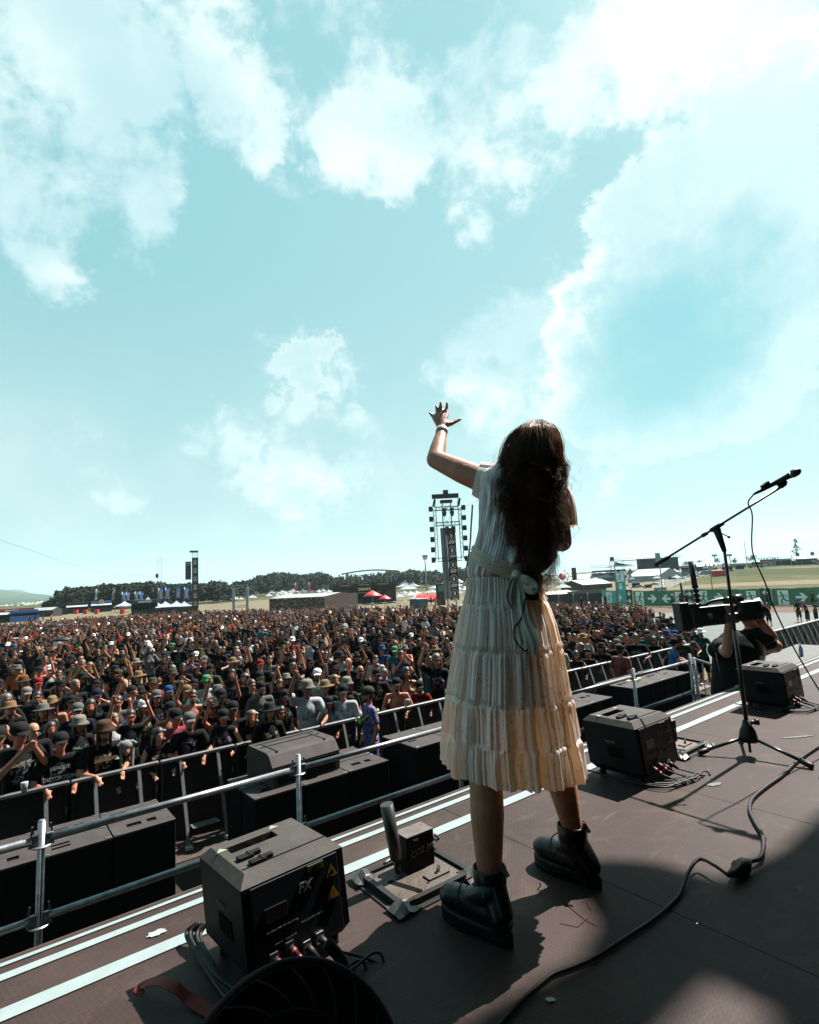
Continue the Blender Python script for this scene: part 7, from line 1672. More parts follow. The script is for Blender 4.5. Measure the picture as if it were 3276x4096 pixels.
# drinks stand
P = onground(1460, 2418); k = mpp(P); t = lthing('drinks_stand', 'dark brown drinks stand with curved canopy in the middle distance', 'stall', P); w, h = 252*k, 84*k; b = MB()
b.box((-w*.37, 1.5, h/2), (w*.26, 3, h)); b.box((w*.37, 1.5, h/2), (w*.26, 3, h)); b.box((0, 1.5, h*.84), (w*.479, 3.0, h*.32)); b.box((0, 5.5, h/2), (w*1.0, 5, h)); b.obj('walls', mat('brown_black_wood', (.045, .026, .020), .8, scale=.6, alt=(.07, .04, .03)), t)
b = MB(); b.box((0, -.08, h*.93), (w, .14, h*.13)); s = b.obj('red_band', mat('dark_red', (.12, .02, .015), .7), t)
for x in (-.3, 0, .3): text_obj('lettering', 'SUMMER BREEZE', h*.07, m_print2, s, (x*w, -.18, h*.93), (1, 0, 0), (0, 0, 1), .03)
text_obj('lettering', 'DRINKS', h*.17, mat('gold_sign', (1.9, 1.4, .85), .6), t, (0, -.16, h*.72), (1, 0, 0), (0, 0, 1), .05, bold=.03)
b = MB(); b.box((0, -.6, h*.56), (w*.5, 1.2, .12)); b.obj('counter_awning', m_alu, t); b = MB(); b.box((0, .1, h*.14), (w*.47, .4, h*.28)); b.obj('counter', m_dark, t)
for x in (-.385, .385): b = MB(); b.lathe([(h*.20, 0), (h*.20, .04), (h*.17, .045)], (x*w, -.03, h*.40), 24, rot=rotm(PI/2)); b.obj('round_emblem', mat('bronze_print', (.10, .06, .035), .6), t)
b = MB()
for x in (-.26, -.20, .38, .44): b.box((x*w, 2.5, h+1.1), (.25, .25, 2.3))
b.obj('canopy_post', m_alu, t); b = MB(); n = 16; vs = []
for i in range(n+1):
    x = -.36+.94*i/n; z = h+2.1+.7*math.sin(PI*(i/n)*.9+.15); vs += [(x*w, -.5, z), (x*w, 6, z), (x*w, -.5, z+.18), (x*w, 6, z+.18)]
for i in range(n): b.add([vs[i*4+q] for q in range(8)], [(0, 1, 5, 4), (2, 6, 7, 3), (0, 4, 6, 2), (1, 3, 7, 5)])
b.obj('canopy', mat('pale_grey_roof', (.40, .42, .44), .5), t)
def parasol(px, py, wpx, hpx, label, m, group=None):
    P = onground(px, py); k = mpp(P); w, h = wpx*k/2, hpx*k; t = lthing('parasol', label, 'parasol', P, group); b = MB(); b.lathe([(w, h*.66), (w*.99, h*.70), (w*.5, h*.86), (.05, h)], (0, 0, 0), 8); b.obj('canopy', m, t); b = MB(); b.tube([(0, 0, 0), (0, 0, h*.98)], .05, 8); b.obj('pole', m_alu, t); return t
parasol(1492, 2432, 76, 70, 'large red parasol before the drinks stand', m_redp); parasol(1541, 2432, 52, 52, 'smaller red parasol right of the large one', m_redp)
marquee(1652, 2410, 1738, 2408, 30, 5, 'low red roofed bar tent behind the blue toilets', wall=m_redp, roof=m_redp, rf_=.6)
for i, px in enumerate((1662, 1690)):
    P = onground(px, 2432); k = mpp(P); t = lthing('portable_toilet', 'blue portable toilet right of the red parasols, %s one' % ('left', 'right')[i], 'toilet', P, 'portable toilets'); h = 38*k; b = MB(); b.box((0, 0, h*.46), (1.9, 1.6, h*.92), bev=.04); b.obj('cabin', mat('toilet_blue', (.03, .16, .25), .4), t); b = MB(); b.box((0, 0, h*.95), (2.0, 1.7, h*.08), bev=.06); b.obj('roof', m_canvas, t); b = MB(); b.box((0, -.81, h*.45), (1.0, .04, h*.76)); b.obj('door', mat('toilet_door', (.05, .22, .32), .4), t)
# white tent city: every tent its own object
rt = random.Random(9); tents = []
for px0, px1, py0, py1, n, wr in ((1590, 1890, 2334, 2404, 76, (18, 52)), (940, 1360, 2362, 2398, 40, (18, 38)), (790, 940, 2390, 2410, 20, (14, 34)), (0, 235, 2412, 2424, 34, (7, 18)), (2205, 2300, 2300, 2345, 8, (26, 52)), (1190, 1320, 2366, 2380, 8, (14, 26)), (2190, 2720, 2292, 2330, 26, (16, 40))):
    for i in range(n): tents.append((rt.uniform(px0, px1), rt.uniform(py0, py1), rt.uniform(*wr)))
tents.sort(key=lambda q: q[0]); proto = None
for i, (px, py, wpx) in enumerate(tents):
    hz = 2323.5-(px-1638)*math.tan(ROLL)
    P = onground(px, py) if py-hz > 22 else at(px, 200+rt.uniform(0, 160) if px > 300 else rt.uniform(420, 620))
    k = mpp(P); w = wpx*k; kind = rt.random()
    if proto is None:
        proto = pagoda(px, py, 40, 34, 'x', m_canvas, .5, 'white camp tents', P=P); pw = 40*k
    o = proto if i == 0 else copy_tree(proto)
    o.location = P; o.rotation_euler.z = rt.uniform(0, 1.5); s_ = w/pw; o.scale = (s_, s_*rt.uniform(.8, 1.5), s_*rt.uniform(.6, 1.05)); tag(o, 'small white camp tent in the far tent field, %s from the left' % ordn(min(i+1, 99)) if i < 99 else 'small white camp tent in the far tent field near the dress, number %d' % (i+1), 'tent', 'white camp tents')
P = at(1705, 175); t = lthing('floodlight_mast', 'thin floodlight mast behind the tent field', 'mast', P); ht = zat(P.x, P.y, 2223)-P.z; b = MB(); b.tube([(0, 0, 0), (0, 0, ht)], .22, 8); b.obj('pole', m_alu, t); b = MB(); b.box((0, 0, ht-.2), (1.7, .4, .9)); b.box((0, 0, ht-1.0), (1.4, .4, .5)); b.obj('lamp_head', m_alu, t)
P = onground(1765, 2420); k = mpp(P); t = lthing('sign_tower', 'brown wooden sign tower with a green exit sign behind the light tower', 'sign', P); b = MB(); b.box((0, 0, 42*k), (36*k, 1.2, 84*k)); b.obj('panel', m_brown, t); b = MB(); b.box((2*k, -.65, 66*k), (22*k, .06, 24*k)); b.obj('exit_sign', m_fgreen, t)
# light tower with banner
P = onground(1812, 2462); P = P.copy(); k = mpp(P); t = thing('light_tower', 'black truss tower with lamps and a dark banner left of the dress', 'tower', P, 0); ht = zat(P.x, P.y, 1975)-P.z
t.scale = (k/.0385, k/.0385, 1)
def X(px, py): q = ony(px, py, P.y); return Vector((q.x-P.x, 0, q.z-P.z))
b = MB(); w = 1.35; truss(b, (0, 0, 0), (X(1787, 1975).x*.0, 0, ht-1.2), w, .05, 1.5); b.obj('mast', m_metal, t)
b = MB(); zt = ht-.3; b.box((-.1, 0, zt), (137*k, .5, .55)); b.box((0, 0, zt+.5), (.8, .6, .5)); b.box((0, 0, zt-.7), (1.9, 1.0, .35)); b.obj('head_beam', m_metal, t)
z0 = zat(P.x, P.y, 2238)-P.z; z1 = zat(P.x, P.y, 2037)-P.z; zm = zat(P.x, P.y, 2098)-P.z; xl, xr = -1.95, 1.95; fy = -1.1
b = MB()
for p, q in (((xl, fy, z0), (xl, fy, z1)), ((xr, fy, z0), (xr, fy, z1)), ((xl, fy, z1), (xr, fy, z1)), ((xl, fy, z0), (xr, fy, z0)), ((xl, fy, zm), (xr, fy, zm))): truss(b, p, q, .42, .045, .55)
b.obj('lamp_frame', m_metal, t)
b = MB(); b.tube([(xl+.3, fy, z1), (xl+.1, 0, zt)], .03, 5); b.tube([(xr-.3, fy, z1), (xr-.1, 0, zt)], .03, 5); b.obj('chain', m_metal, t)
for i in range(6):
    z = z0+(z1-z0)*i/5
    for sx in (-1, 1): b = MB(); b.box((sx*2.55, fy-.1, z), (.62, .45, .62), rot=rotm(.2, 0, 0), bev=.04); b.box((sx*2.25, fy, z), (.25, .1, .12)); b.obj('blinder_lamp', m_metal, t)
for x, z in ((-.45, zm+1.3), (.75, zm+1.3), (-.2, zm-1.0), (.8, zm-1.0)):
    b = MB(); b.box((x, fy, z+.55), (.6, .4, .25)); b.ell((x, fy-.1, z), (.28, .28, .42)); b.box((x-.3, fy, z+.2), (.06, .15, .6)); b.box((x+.3, fy, z+.2), (.06, .15, .6)); b.obj('moving_lamp', m_metal, t)
for sx in (-1, 1): b = MB(); b.box((sx*1.95, fy, z1+.75), (.35, .35, 1.0), rot=rotm(0, .3*1, 0), bev=.08); b.obj('moving_lamp', m_metal, t)
zb0, zb1 = zat(P.x, P.y, 2400)-P.z, zat(P.x, P.y, 2115)-P.z
b = MB(); b.box((.42, -.85, (zb0+zb1)/2), (1.35, .1, zb1-zb0)); bn = b.obj('banner', mat('dark_brown_banner', (.03, .02, .02)), t)
b = MB(); b.box((-.72, -.2, (zb0+zb1)/2+.1), (.95, .08, zb1-zb0)); b.obj('white_banner', mat('grey_white_banner', (.50, .53, .58), .7), t)
for i in range(5): horns(bn, .42, -.95, zat(P.x, P.y, 2150+i*57)-P.z+.15, .50, m_print2, ts=.52)
b = MB(); [b.bar((sx*.9, sy*.7, 0), (sx*1.9, sy*1.5, -.02), .12) for sx in (-1, 1) for sy in (-1, 1)]; [b.tube([(sx*.5, -.3, z0), (sx*2.3, -1.6, .1)], .025, 4) for sx in (-1, 1)]; b.obj('outrigger', m_metal, t)
# umbrellas in the crowd
for (px, py, w_, lab) in ((222, 2505, 62, 'black umbrella held up in the left crowd, farther one'), (250, 2562, 76, 'black umbrella held up in the left crowd, nearer one'), (880, 2452, 38, 'black umbrella near the truss gate')):
    P = onground(px, py, 2.0); k = mpp(P); t = lthing('umbrella', lab, 'umbrella', P); r = w_*k/2; b = MB(); b.lathe([(r, 0), (r*.92, .12*r+.02), (r*.6, .32*r), (.03, .42*r)], (0, 0, 0), 12); b.obj('canopy', m_rubber, t); b = MB(); b.tube([(0, 0, -.75), (0, 0, .42*r+.05)], .015, 6); b.obj('shaft', m_rubber, t)
# field barriers (steel crowd fences)
def fence_bar(A, B_, label, n=None, h=1.15):
    L_ = (B_-A).length; n = n or max(1, round(L_/2.4))
    for i in range(n):
        p, q = A.lerp(B_, i/n), A.lerp(B_, (i+1)/n-.015/n); p.z, q.z = gz(p.x, p.y), gz(q.x, q.y); t = thing('steel_barrier', '%s, %s piece from left' % (label, ordn(i+1)), 'barrier', p, math.atan2((q-p).y, (q-p).x), 'steel barriers in the field'); l = (Vector((q.x-p.x, q.y-p.y, 0))).length; s = (q.z-p.z)
        b = MB(); b.tube([(0, 0, .05), (0, 0, h), (l, 0, h+s), (l, 0, .05+s)], .026, 6); b.tube([(0, 0, .25), (l, 0, .25+s)], .018, 5); b.obj('frame', m_alu, t); b = MB(); [b.tube([(l*j/9, 0, .25), (l*j/9, 0, h)], .009, 4) for j in range(1, 9)]; b.obj('bars', m_alu, t)
def G(px, py): return onground(px, py, 1.15)
fence_bar(G(-40, 2562), G(330, 2530), 'steel barrier behind the far left crowd'); fence_bar(G(330, 2530), G(740, 2488), 'steel barrier in the left field behind the crowd'); fence_bar(G(490, 2578), G(790, 2548), 'steel barrier in the middle of the left crowd')
fence_bar(G(-40, 2622), G(170, 2596), 'steel barrier at the far left within the crowd'); fence_bar(G(1230, 2440), G(1700, 2436), 'steel barrier before the drinks stand'); fence_bar(G(2230, 2446), G(2600, 2448), 'steel barrier right of the dress behind the crowd'); fence_bar(G(1360, 2424), G(1640, 2402), 'grey ramp railing by the parasols')
# right side: fences with printed banners
def man(b, x, z, s, dirn=1, y=-.05):
    q = lambda a, c: (x+a*s*dirn, y, z+c*s); b.cap_(q(.10, .36), q(.101, .365), .075*s, .075*s, 8)
    for p1, p2, r in (((.05, .22), (-.02, -.02), .07), ((.05, .22), (-.18, .16), .035), ((-.18, .16), (-.24, .02), .03), ((.05, .22), (.20, .08), .035), ((.20, .08), (.30, .14), .03), ((-.02, -.02), (.12, -.16), .05), ((.12, -.16), (.08, -.36), .045), ((-.02, -.02), (-.14, -.20), .05), ((-.14, -.20), (-.32, -.20), .045)): b.cap_(q(*p1), q(*p2), r*s, r*s*.9, 6)
    b.v = [(vx, y+(vy-y)*.08, vz) for vx, vy, vz in b.v]
def arrow(b, x, z, s, dirn=1, y=-.06):
    pts = [(-.5, .12), (.05, .12), (-.18, .42), (.08, .42), (.5, 0), (.08, -.42), (-.18, -.42), (.05, -.12), (-.5, -.12)]
    P_ = [(x+a*s*dirn, y, z+c*s) for a, c in pts]; P_ = P_ if dirn > 0 else P_[::-1]; b.poly(P_, .01, Vector((0, 1, 0)))
m_bprint = mat('banner_print_white', (1.7, 2.0, 1.9), .7)
def green(px0, py0, px1, py1, hpx, m, items, label):
    A, B_ = onground(px0, py0), onground(px1, py1); k = mpp((A+B_)/2); h = hpx*k; t = thing('banner_fence', label, 'fence', A, math.atan2((B_-A).y, (B_-A).x), 'printed fence banners'); L_ = math.hypot((B_-A).x, (B_-A).y); s = B_.z-A.z; n = 12; vs = []
    for i in range(n+1):
        x = L_*i/n
        for j in range(5): z = .08+(h-.08)*j/4; vs.append((x, .02*math.sin(i*1.9+j), z+s*i/n+(.03*math.sin(i*PI/4) if j == 4 else 0)))
    b = MB(); b.add(vs, [(i*5+j, (i+1)*5+j, (i+1)*5+j+1, i*5+j+1) for i in range(n) for j in range(4)]); f = b.obj('banner', m, t)
    b = MB(); [b.tube([(x, .08, 0), (x, .08, h+.1+s)], .045, 6) for x in (0, L_)]; b.obj('post', m_galv, t)
    for kind, fx, fz, sz in items:
        b = MB(); x, z, S_ = fx*L_, fz*h, sz*h
        if kind[0] == 'm':
            b.box((x, -.035, z), (S_*.62, .008, S_*.98)); p = b.obj('pictogram_field', m_bprint, f); b = MB(); man(b, x, z-.02*S_, S_, 1 if kind[1] == 'r' else -1); b.obj('running_man', m, p)
        else: arrow(b, x, z, S_, 1 if kind[1] == 'r' else -1); b.obj('arrow', m_bprint, f)
green(2413, 2421, 2506, 2423, 60, m_teal, [('mr', .30, .5, .75), ('ar', .75, .5, .5)], 'teal banner fence with running man, left end of the printed fence'); green(2508, 2423, 2534, 2424, 64, m_dkgreen, [('ar', .5, .75, .34), ('ar', .5, .3, .34)], 'narrow dark green panel with two right arrows')
green(2538, 2426, 2641, 2427, 63, m_fgreen, [('mr', .25, .5, .9), ('ar', .74, .5, .6)], 'green banner with running man then right arrow, left of the camera'); green(2642, 2427, 2744, 2427, 64, m_fgreen, [('al', .28, .5, .6), ('mr', .8, .5, .85)], 'green banner with left arrow then running man, left of the camera')
green(2747, 2426, 2778, 2426, 66, m_dkgreen, [('ar', .5, .75, .32), ('al', .5, .28, .32)], 'narrow dark green panel with opposite arrows behind the aerials'); green(2784, 2425, 2909, 2427, 68, m_fgreen, [('mr', .28, .5, .85), ('ar', .78, .55, .55)], 'green banner behind the aerials and the stand'); green(2912, 2427, 3044, 2428, 70, m_fgreen, [('al', .3, .5, .5), ('ml', .76, .5, .82)], 'green banner with running man just right of the stand')
green(3047, 2428, 3090, 2428, 74, m_dkgreen, [('al', .5, .78, .28)], 'dark green panel with left arrow right of the stand'); green(3095, 2427, 3250, 2424, 72, m_fgreen, [('ml', .28, .5, .82), ('ar', .76, .5, .55)], 'green banner with left running man and right arrow, near the right edge'); green(3253, 2424, 3380, 2420, 74, m_fgreen, [('al', .3, .5, .5)], 'green banner cut by the right edge')
P = onground(2490, 2422); k = mpp(P); t = lthing('exit_banner', 'tall teal exit banner with running man above a down arrow', 'banner', P, None); b = MB(); b.tube([(-18*k, .1, 0), (-18*k, .1, 132*k)], .06, 6); b.tube([(18*k, .1, 0), (18*k, .1, 132*k)], .05, 6); b.obj('pole', m_galv, t); b = MB(); b.box((0, 0, 94*k), (34*k, .05, 78*k)); f = b.obj('cloth', m_teal, t)
b = MB(); b.box((0, -.045, 112*k), (30*k, .01, 34*k)); p = b.obj('pictogram_field', m_bprint, f); b = MB(); man(b, 0, 112*k, 34*k, 1, -.07); b.obj('running_man', m_teal, p); b = MB(); b.poly([(-4*k, -.05, 88*k), (-4*k, -.05, 72*k), (-11*k, -.05, 76*k), (0, -.05, 60*k), (11*k, -.05, 76*k), (4*k, -.05, 72*k), (4*k, -.05, 88*k)], .01, Vector((0, 1, 0))); b.obj('arrow', m_bprint, f)
A, B_ = onground(2180, 2432), onground(2412, 2424); k = mpp(A)
for i in range(4):
    p, q = A.lerp(B_, i/4), A.lerp(B_, (i+.98)/4); t = thing('fence_panel', 'black screened fence right of the dress, %s panel from left' % ordn(i+1), 'fence', p, math.atan2((q-p).y, (q-p).x), 'black screened fence'); l = (q-p).length; b = MB(); b.box((l/2, 0, 26*k), (l, .05, 52*k)); b.obj('screen', m_metal, t); b = MB(); b.tube([(0, -.06, 0), (0, -.06, 55*k)], .05, 6); b.obj('post', m_galv, t)
marquee(2195, 2400, 2300, 2388, 30, 3, 'red and white kiosk container behind the black fence', wall=m_redp, roof=m_canvas, rf_=.35)
P = onground(2350, 2392); k = mpp(P); t = lthing('fence_panel', 'beige canvas screen behind the black fence', 'fence', P); b = MB(); b.box((0, 0, 16*k), (150*k, .1, 32*k), rot=rotm(0, -.06, 0)); b.obj('screen', mat('beige_tarp', (.22, .19, .17), .8, scale=.7, alt=(.3, .27, .24)), t)
marquee(2332, 2362, 2450, 2350, 40, 8, 'near white tent with dark open front, right of the dress', wall=m_dark); marquee(2290, 2332, 2470, 2322, 34, 12, 'long white marquee, left of the exit banner', rf_=.6); marquee(2512, 2332, 2640, 2322, 52, 14, 'large white marquee right of the exit banner', rf_=.5)
for px, py, w_, h_, lab in ((2254, 2366, 62, 36, 'white stretched tent nearest the dress'), (2308, 2358, 56, 40, 'white stretched tent left of the dark front tent'), (2478, 2318, 28, 42, 'small white pagoda left of the exit banner'), (2524, 2316, 30, 44, 'white pagoda just right of the exit banner'), (2524, 2338, 34, 46, 'lower white pagoda in front of the large marquee'), (2212, 2328, 30, 30, 'small white pagoda beside the red balloon'), (2692, 2292, 44, 26, 'low white tent by the big stage'), (2258, 2300, 26, 22, 'blue-white tent top behind the balloon')): pagoda(px, py, w_, h_, lab, m_canvas, .45)
P = onground(2252, 2345); k = mpp(P); b = MB(); r = 14*k; b.ell((0, 0, 0), (r, r, r), None, 24, 16); zc = zat(P.x, P.y, 2305); t = b.obj('balloon', m_redp); t.location = (P.x, P.y, zc); tag(t, 'red balloon with white horned hand right of the hair', 'balloon'); b = MB(); b.cap_((0, -r*.98, -r*.25), (0, -r*.98, .0), r*.25, r*.27, 8); b.cap_((-.25*r, -r*.96, 0), (-.3*r, -r*.9, r*.5), r*.08, r*.07, 6); b.cap_((.25*r, -r*.96, 0), (.3*r, -r*.9, r*.5), r*.08, r*.07, 6); b.obj('horned_hand', m_white, t)
b = MB(); b.tube([(0, 0, -r), (0, 0, P.z-zc)], .03, 4); b.obj('tether', m_galv, t)
# the big far stage
P = at(2560, 235); k = mpp(P); t = lthing('concert_stage', 'far concert stage with white peaked roof and black side box', 'stage', P)
def Z(py): return zat(P.x, P.y, py)-P.z
b = MB(); b.box((70*k, 6, (Z(2236))/2), (140*k, 16, Z(2236)-.05)); b.obj('side_box', m_metal, t); b = MB(); b.box((-2*k, -2.1, Z(2236)/2), (16*k, .4, Z(2236)), bev=0); b.obj('grey_wall', mat('grey_panel', (.22, .24, .27), .6), t)
def peak(x0, x1, xp, ze, zp, y0, y1, nm):
    b = MB(); n = 14; cxp = Vector((xp, (y0+y1)/2, zp)); vs = []; per = []
    for i in range(n): per.append(Vector((x0+(x1-x0)*i/n, y0, ze)))
    for i in range(6): per.append(Vector((x1, y0+(y1-y0)*i/6, ze)))
    for i in range(n): per.append(Vector((x1-(x1-x0)*i/n, y1, ze)))
    for i in range(6): per.append(Vector((x0, y1-(y1-y0)*i/6, ze)))
    m_ = len(per)
    for tt_ in (0, .25, .5, .75, .95):
        for p in per: q = p.lerp(cxp, tt_); q.z = ze+(zp-ze)*tt_**1.7; vs.append(q)
    b.add(vs, [(i*m_+j, i*m_+(j+1) % m_, (i+1)*m_+(j+1) % m_, (i+1)*m_+j) for i in range(4) for j in range(m_)]+[tuple(4*m_+j for j in range(m_))], True); b.obj(nm, m_canvas, t)
peak(-92*k, 150*k, -22*k, Z(2238), Z(2203), -2, 18, 'peaked_roof'); peak(-150*k, 0, -95*k, Z(2262), Z(2240), -6, 14, 'lower_roof')
b = MB(); [truss(b, (x0*k, y, Z(z)), (x1*k, y, Z(z)), .8, .07) for x0, x1, y, z in ((-112, 150, -3, 2236), (-185, -25, -7, 2259))]; [truss(b, (x*k, -3, 0), (x*k, -3, Z(2238)), .7, .07) for x in (-108, -60, 0)]; b.box((-100*k, -3, Z(2230)), (1.6, 1, 1.6)); b.obj('roof_truss', m_metal, t)
b = MB(); b.box((-120*k, 4, Z(2277)), (130*k, 6, 7*k)); b.obj('brown_gallery', m_brown, t)
P = onground(2294, 2318); P = at(2296, 190); k = mpp(P); t = lthing('sign_tower', 'dark brown block tower among the far tents right of the hair', 'tower', P); b = MB(); hh = zat(P.x, P.y, 2271)-P.z; b.box((0, 0, hh/2), (18*k, 1.5, hh)); b.obj('panel', m_brown, t); b = MB(); b.box((0, -.8, hh*.75), (14*k, .1, hh*.12)); b.obj('band', m_dark, t)
# lamp and pole masts on the right
for px, d, py, lab, box in ((2460, 75, 2228, 'thin mast left of the exit banner', 0), (2640, 90, 2217, 'pale mast with antenna boxes beside the boom tip', 1), (2838, 110, 2250, 'thin mast left of the red container', 0), (2988, 330, 2168, 'distant thin radio mast above the bushy tree', 0), (2862, 260, 2217, 'lamp mast left of the stand tube', 1), (2922, 260, 2216, 'lamp mast right of the stand tube', 1)):
    P = at(px, d); t = lthing('mast', lab, 'mast', P); ht = zat(P.x, P.y, py)-P.z; b = MB(); b.tube([(0, 0, 0), (0, 0, ht)], .09 if d < 200 else .18, 6); b.obj('pole', m_galv, t)
    if box: b = MB(); b.box((-.15 if d < 200 else 0, 0, ht-.5), (.7 if d < 200 else 2.0, .4, 1.4 if d < 200 else .9)); b.obj('head', m_alu, t)
P = onground(2642, 2362); k = mpp(P); t = lthing('ballast_block', 'white concrete ballast with caged equipment under the pale mast', 'block', P); b = MB(); b.box((0, 0, 7*k), (46*k, 2, 14*k), bev=.05); b.obj('block', m_canvas, t); b = MB(); [b.tube([(x*k, y, 14*k), (x*k, y, 42*k)], .03, 4) for x in (-18, -9, 0, 9, 18) for y in (-.6, .6)]; [b.tube([(-18*k, -.6, z*k), (18*k, -.6, z*k)], .03, 4) for z in (20, 28, 36, 42)]; b.obj('cage', m_alu, t)
# vehicles
m_silver = mat('silver_paint', (.45, .47, .50), .3, .5); m_vblue = mat('blue_white_paint', (.35, .45, .62), .4)
van(3025, 2272, 58, 'silver van on the hill road right of the stand', m_silver, side=-1); van(2748, 2298, 46, 'white and blue van in the parking row', m_vblue, side=-1); van(2812, 2300, 40, 'white van nearest the red container', m_canvas, side=-1, turn=.6); van(2835, 2297, 34, 'grey van touching the red container row', m_silver, side=-1, turn=.5); van(2742, 2306, 36, 'grey parked car, left of the row', m_silver, side=-1, kind='car'); van(2764, 2307, 34, 'light parked car below the blue van', m_canvas, side=-1, kind='car'); van(2712, 2310, 30, 'light parked car at the road end', m_canvas, side=-1, kind='car'); van(2560, 2350, 36, 'white pickup car among the tents', m_canvas, side=1, kind='car')
P = onground(2878, 2306); k = mpp(P); t = lthing('shipping_container', 'red container beside the grass slope behind the stand', 'container', P); b = MB(); b.box((0, 1, 12*k), (50*k, 2.4, 24*k), bev=.05); b.obj('body', m_redp, t); b = MB(); [b.box((-24*k+i*4*k, -.23, 12*k), (.15, .08, 22*k)) for i in range(13)]; b.obj('ribs', m_redp, t)
for i, (a, c, l_, kd) in enumerate(((2500, 2346, 30, 'car'), (2590, 2352, 34, 'van'), (2618, 2340, 30, 'car'), (2668, 2316, 26, 'car'), (2690, 2318, 30, 'van'), (2726, 2316, 28, 'car'), (2786, 2308, 26, 'car'), (2800, 2296, 30, 'van'), (2858, 2304, 28, 'van'), (2895, 2292, 30, 'van'), (2920, 2286, 30, 'car'))): van(a, c, l_, '%s %s in the service yard behind the printed fence, %s from left' % (('white', 'dark', 'silver')[i % 3], kd, ordn(i+1)), (m_canvas, m_metal, m_silver)[i % 3], side=(1, -1)[i % 2], kind=kd, turn=(i*.7) % 1.2)
for i, (a, c, w_, h_) in enumerate(((2545, 2350, 30, 22), (2610, 2310, 36, 26), (2660, 2300, 30, 24), (2745, 2286, 34, 20), (2910, 2282, 36, 18), (2960, 2276, 30, 16))): stall(a, c, w_, h_, 4, 'small %s service cabin in the yard, %s from left' % (('dark', 'brown')[i % 2], ordn(i+1)), (m_dark, m_brown)[i % 2], signm=(m_canvas, m_redp, m_bluep)[i % 3], name='service_cabin')
marquee(2790, 2285, 2870, 2278, 34, 8, 'dark walled service tent behind the vans', wall=m_dark); marquee(2700, 2276, 2790, 2268, 22, 8, 'white service tent by the big stage box', wall=m_canvas)
for px, lab in ((2822, 'white pointed tent behind the vans, left'), (2856, 'white pointed tent behind the vans, middle'), (2893, 'grey pointed tent by the stand tube')): P = at(px, 200); pagoda(px, 0, 22, 42, lab, m_canvas, .6, P=P)
# on the hill
for i, (a, c) in enumerate(((2925, 2985), (2990, 3045), (3050, 3100))): green(a, 2272-i*2, c, 2270-i*2, 15, m_fgreen, [('ar', .3, .5, .6), ('al', .75, .5, .6)], 'small distant green fence on the hill, %s from left' % ordn(i+1))
for i in range(5): a = 3108+i*42; P = onground(a, 2262-i*1.2); k = mpp(P); t = lthing('fence_panel', 'black fence on the hill below the bar tents, %s panel from left' % ordn(i+1), 'fence', P, 'black hill fence'); b = MB(); b.box((0, 0, 8*k), (41*k, .1, 16*k)); b.obj('screen', m_metal, t); b = MB(); b.tube([(-20*k, -.1, 0), (-20*k, -.1, 17*k)], .06, 5); b.obj('post', m_galv, t)
for px, w_, lab, m in ((3130, 60, 'dark bar stall on the hill with red details', m_dark), (3075, 56, 'white lettered bar front on the hill', m_canvas), (3225, 70, 'long dark bar under blue-white tents on the hill', m_dark)):
    P = at(px, 262); k = mpp(P); t = lthing('bar_stall', lab, 'stall', P); h = 26*k; b = MB(); b.box((0, 0, h/2), (w_*k, 3, h)); b.obj('walls', m, t); b = MB(); b.box((0, -1.6, h*.85), (w_*k*1.04, .3, h*.2)); b.obj('fascia', m_canvas if m is m_dark else m_redp, t)
    if px == 3075: text_obj('lettering', 'COCKTAILS', h*.5, m_dark, t, (0, -1.75, h*1.1), (1, 0, 0), (0, 0, 1), .1, bold=.05)
for px, w_, lab in ((3200, 62, 'blue-white folding tent on the hill, left one'), (3262, 64, 'blue-white folding tent on the hill, right one')): P = at(px, 255); pagoda(px, 0, w_, 38, lab, m_canvas_blue, .62, P=P)
for px, a, c, lab in ((3192, 2210, 2225, 'blue-white banner under the birch-like tree'), (3252, 2207, 2222, 'blue-white banner at the right edge of the hill')): feather(px, 0, 12, lab, .02, (a, c), m_vblue, P=at(px, 250))
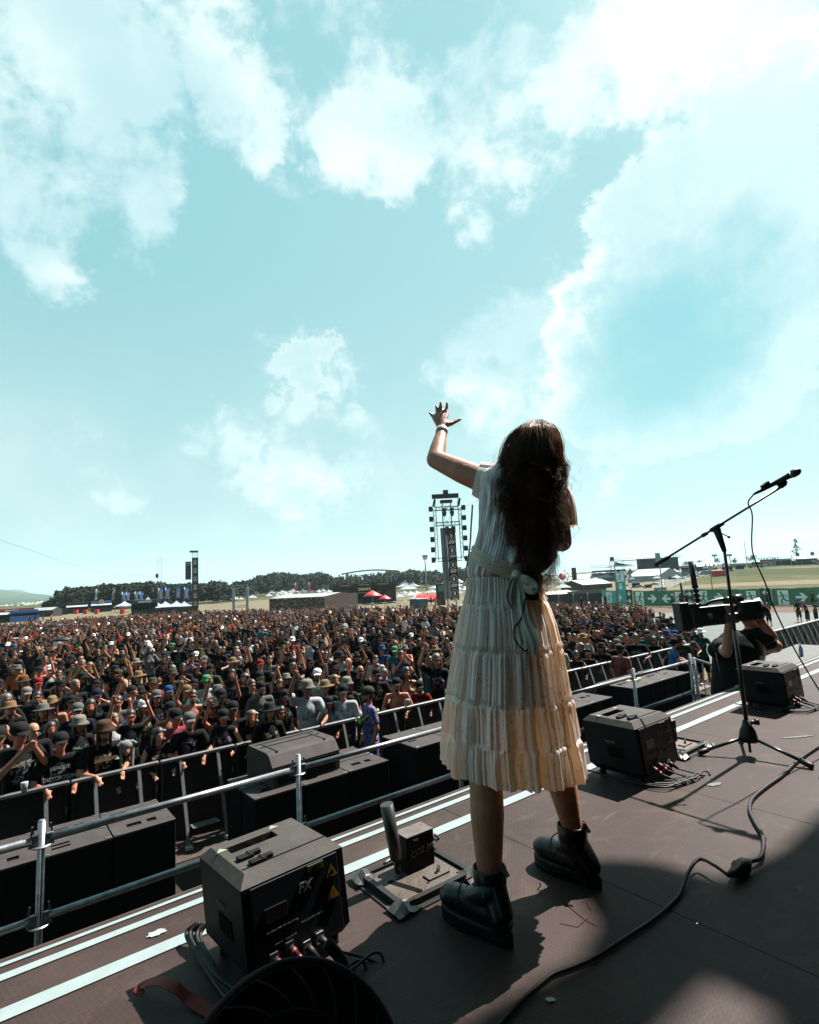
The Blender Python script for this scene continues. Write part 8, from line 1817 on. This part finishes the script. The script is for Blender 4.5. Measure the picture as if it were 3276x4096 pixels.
tree('sparse tall tree standing alone on the hill at the right', 3192, 0, 2154, 50, True, 3, d=270); tree('round bushy dark tree left of the cable on the hill', 3014, 0, 2216, 54, False, 4, d=330); tree('round dark tree right of the stand tube', 2940, 0, 2230, 42, False, 5, d=330); tree('dark tree left of the stand tube', 2872, 0, 2226, 38, False, 6, d=330); tree('low dark tree far behind the vans, left', 2745, 0, 2240, 40, False, 7, d=360); tree('low dark tree far behind the vans, right', 2800, 0, 2235, 36, False, 8, d=360)
fence_bar(onground(2700, 2352), onground(2905, 2280), 'mesh fence along the grass slope', 7, 1.8)
fence_bar(onground(3250, 2262), onground(3330, 2310), 'mesh fence at the right edge on the slope', 3, 1.8)
# drifting spray above the middle of the crowd
b = MB(); rr = random.Random(12)
for _ in range(1400):
    px = rr.gauss(1165, 95); py = rr.gauss(2440, 75); d = rr.uniform(16, 34); P = ony(px, py, d)
    if P.z < gz(P.x, P.y)+1.9: continue
    s = .009*rr.uniform(.5, 1.4)*(d/24); b.add([P+Vector((s, 0, 0)), P+Vector((0, s, 0)), P-Vector((s, 0, 0)), P-Vector((0, s, 0)), P+Vector((0, 0, s)), P-Vector((0, 0, s))], [(0, 1, 4), (1, 2, 4), (2, 3, 4), (3, 0, 4), (1, 0, 5), (2, 1, 5), (3, 2, 5), (0, 3, 5)])
tag(b.obj('water_spray', m_white), 'fine white water droplets drifting over the middle of the crowd', 'spray', kind='stuff')
bpy.context.view_layer.update()
# ---------------------------------------------------------------- the summer air
b = MB(); b.box((0, 2900, 150), (9000, 9000, 320.6)); hz_m = bpy.data.materials.new('haze_air'); hz_m.use_nodes = True; hn = hz_m.node_tree; hn.nodes.clear()
ho = hn.nodes.new('ShaderNodeOutputMaterial'); hv_ = hn.nodes.new('ShaderNodeVolumePrincipled'); hv_.inputs['Color'].default_value = (.60, .86, .95, 1); hv_.inputs['Density'].default_value = .00010; hv_.inputs['Anisotropy'].default_value = .2
hn.links.new(hv_.outputs[0], ho.inputs['Volume']); hz_o = b.obj('haze', hz_m); hz_o['kind'] = 'stuff'
sc.cycles.volume_bounces = 1
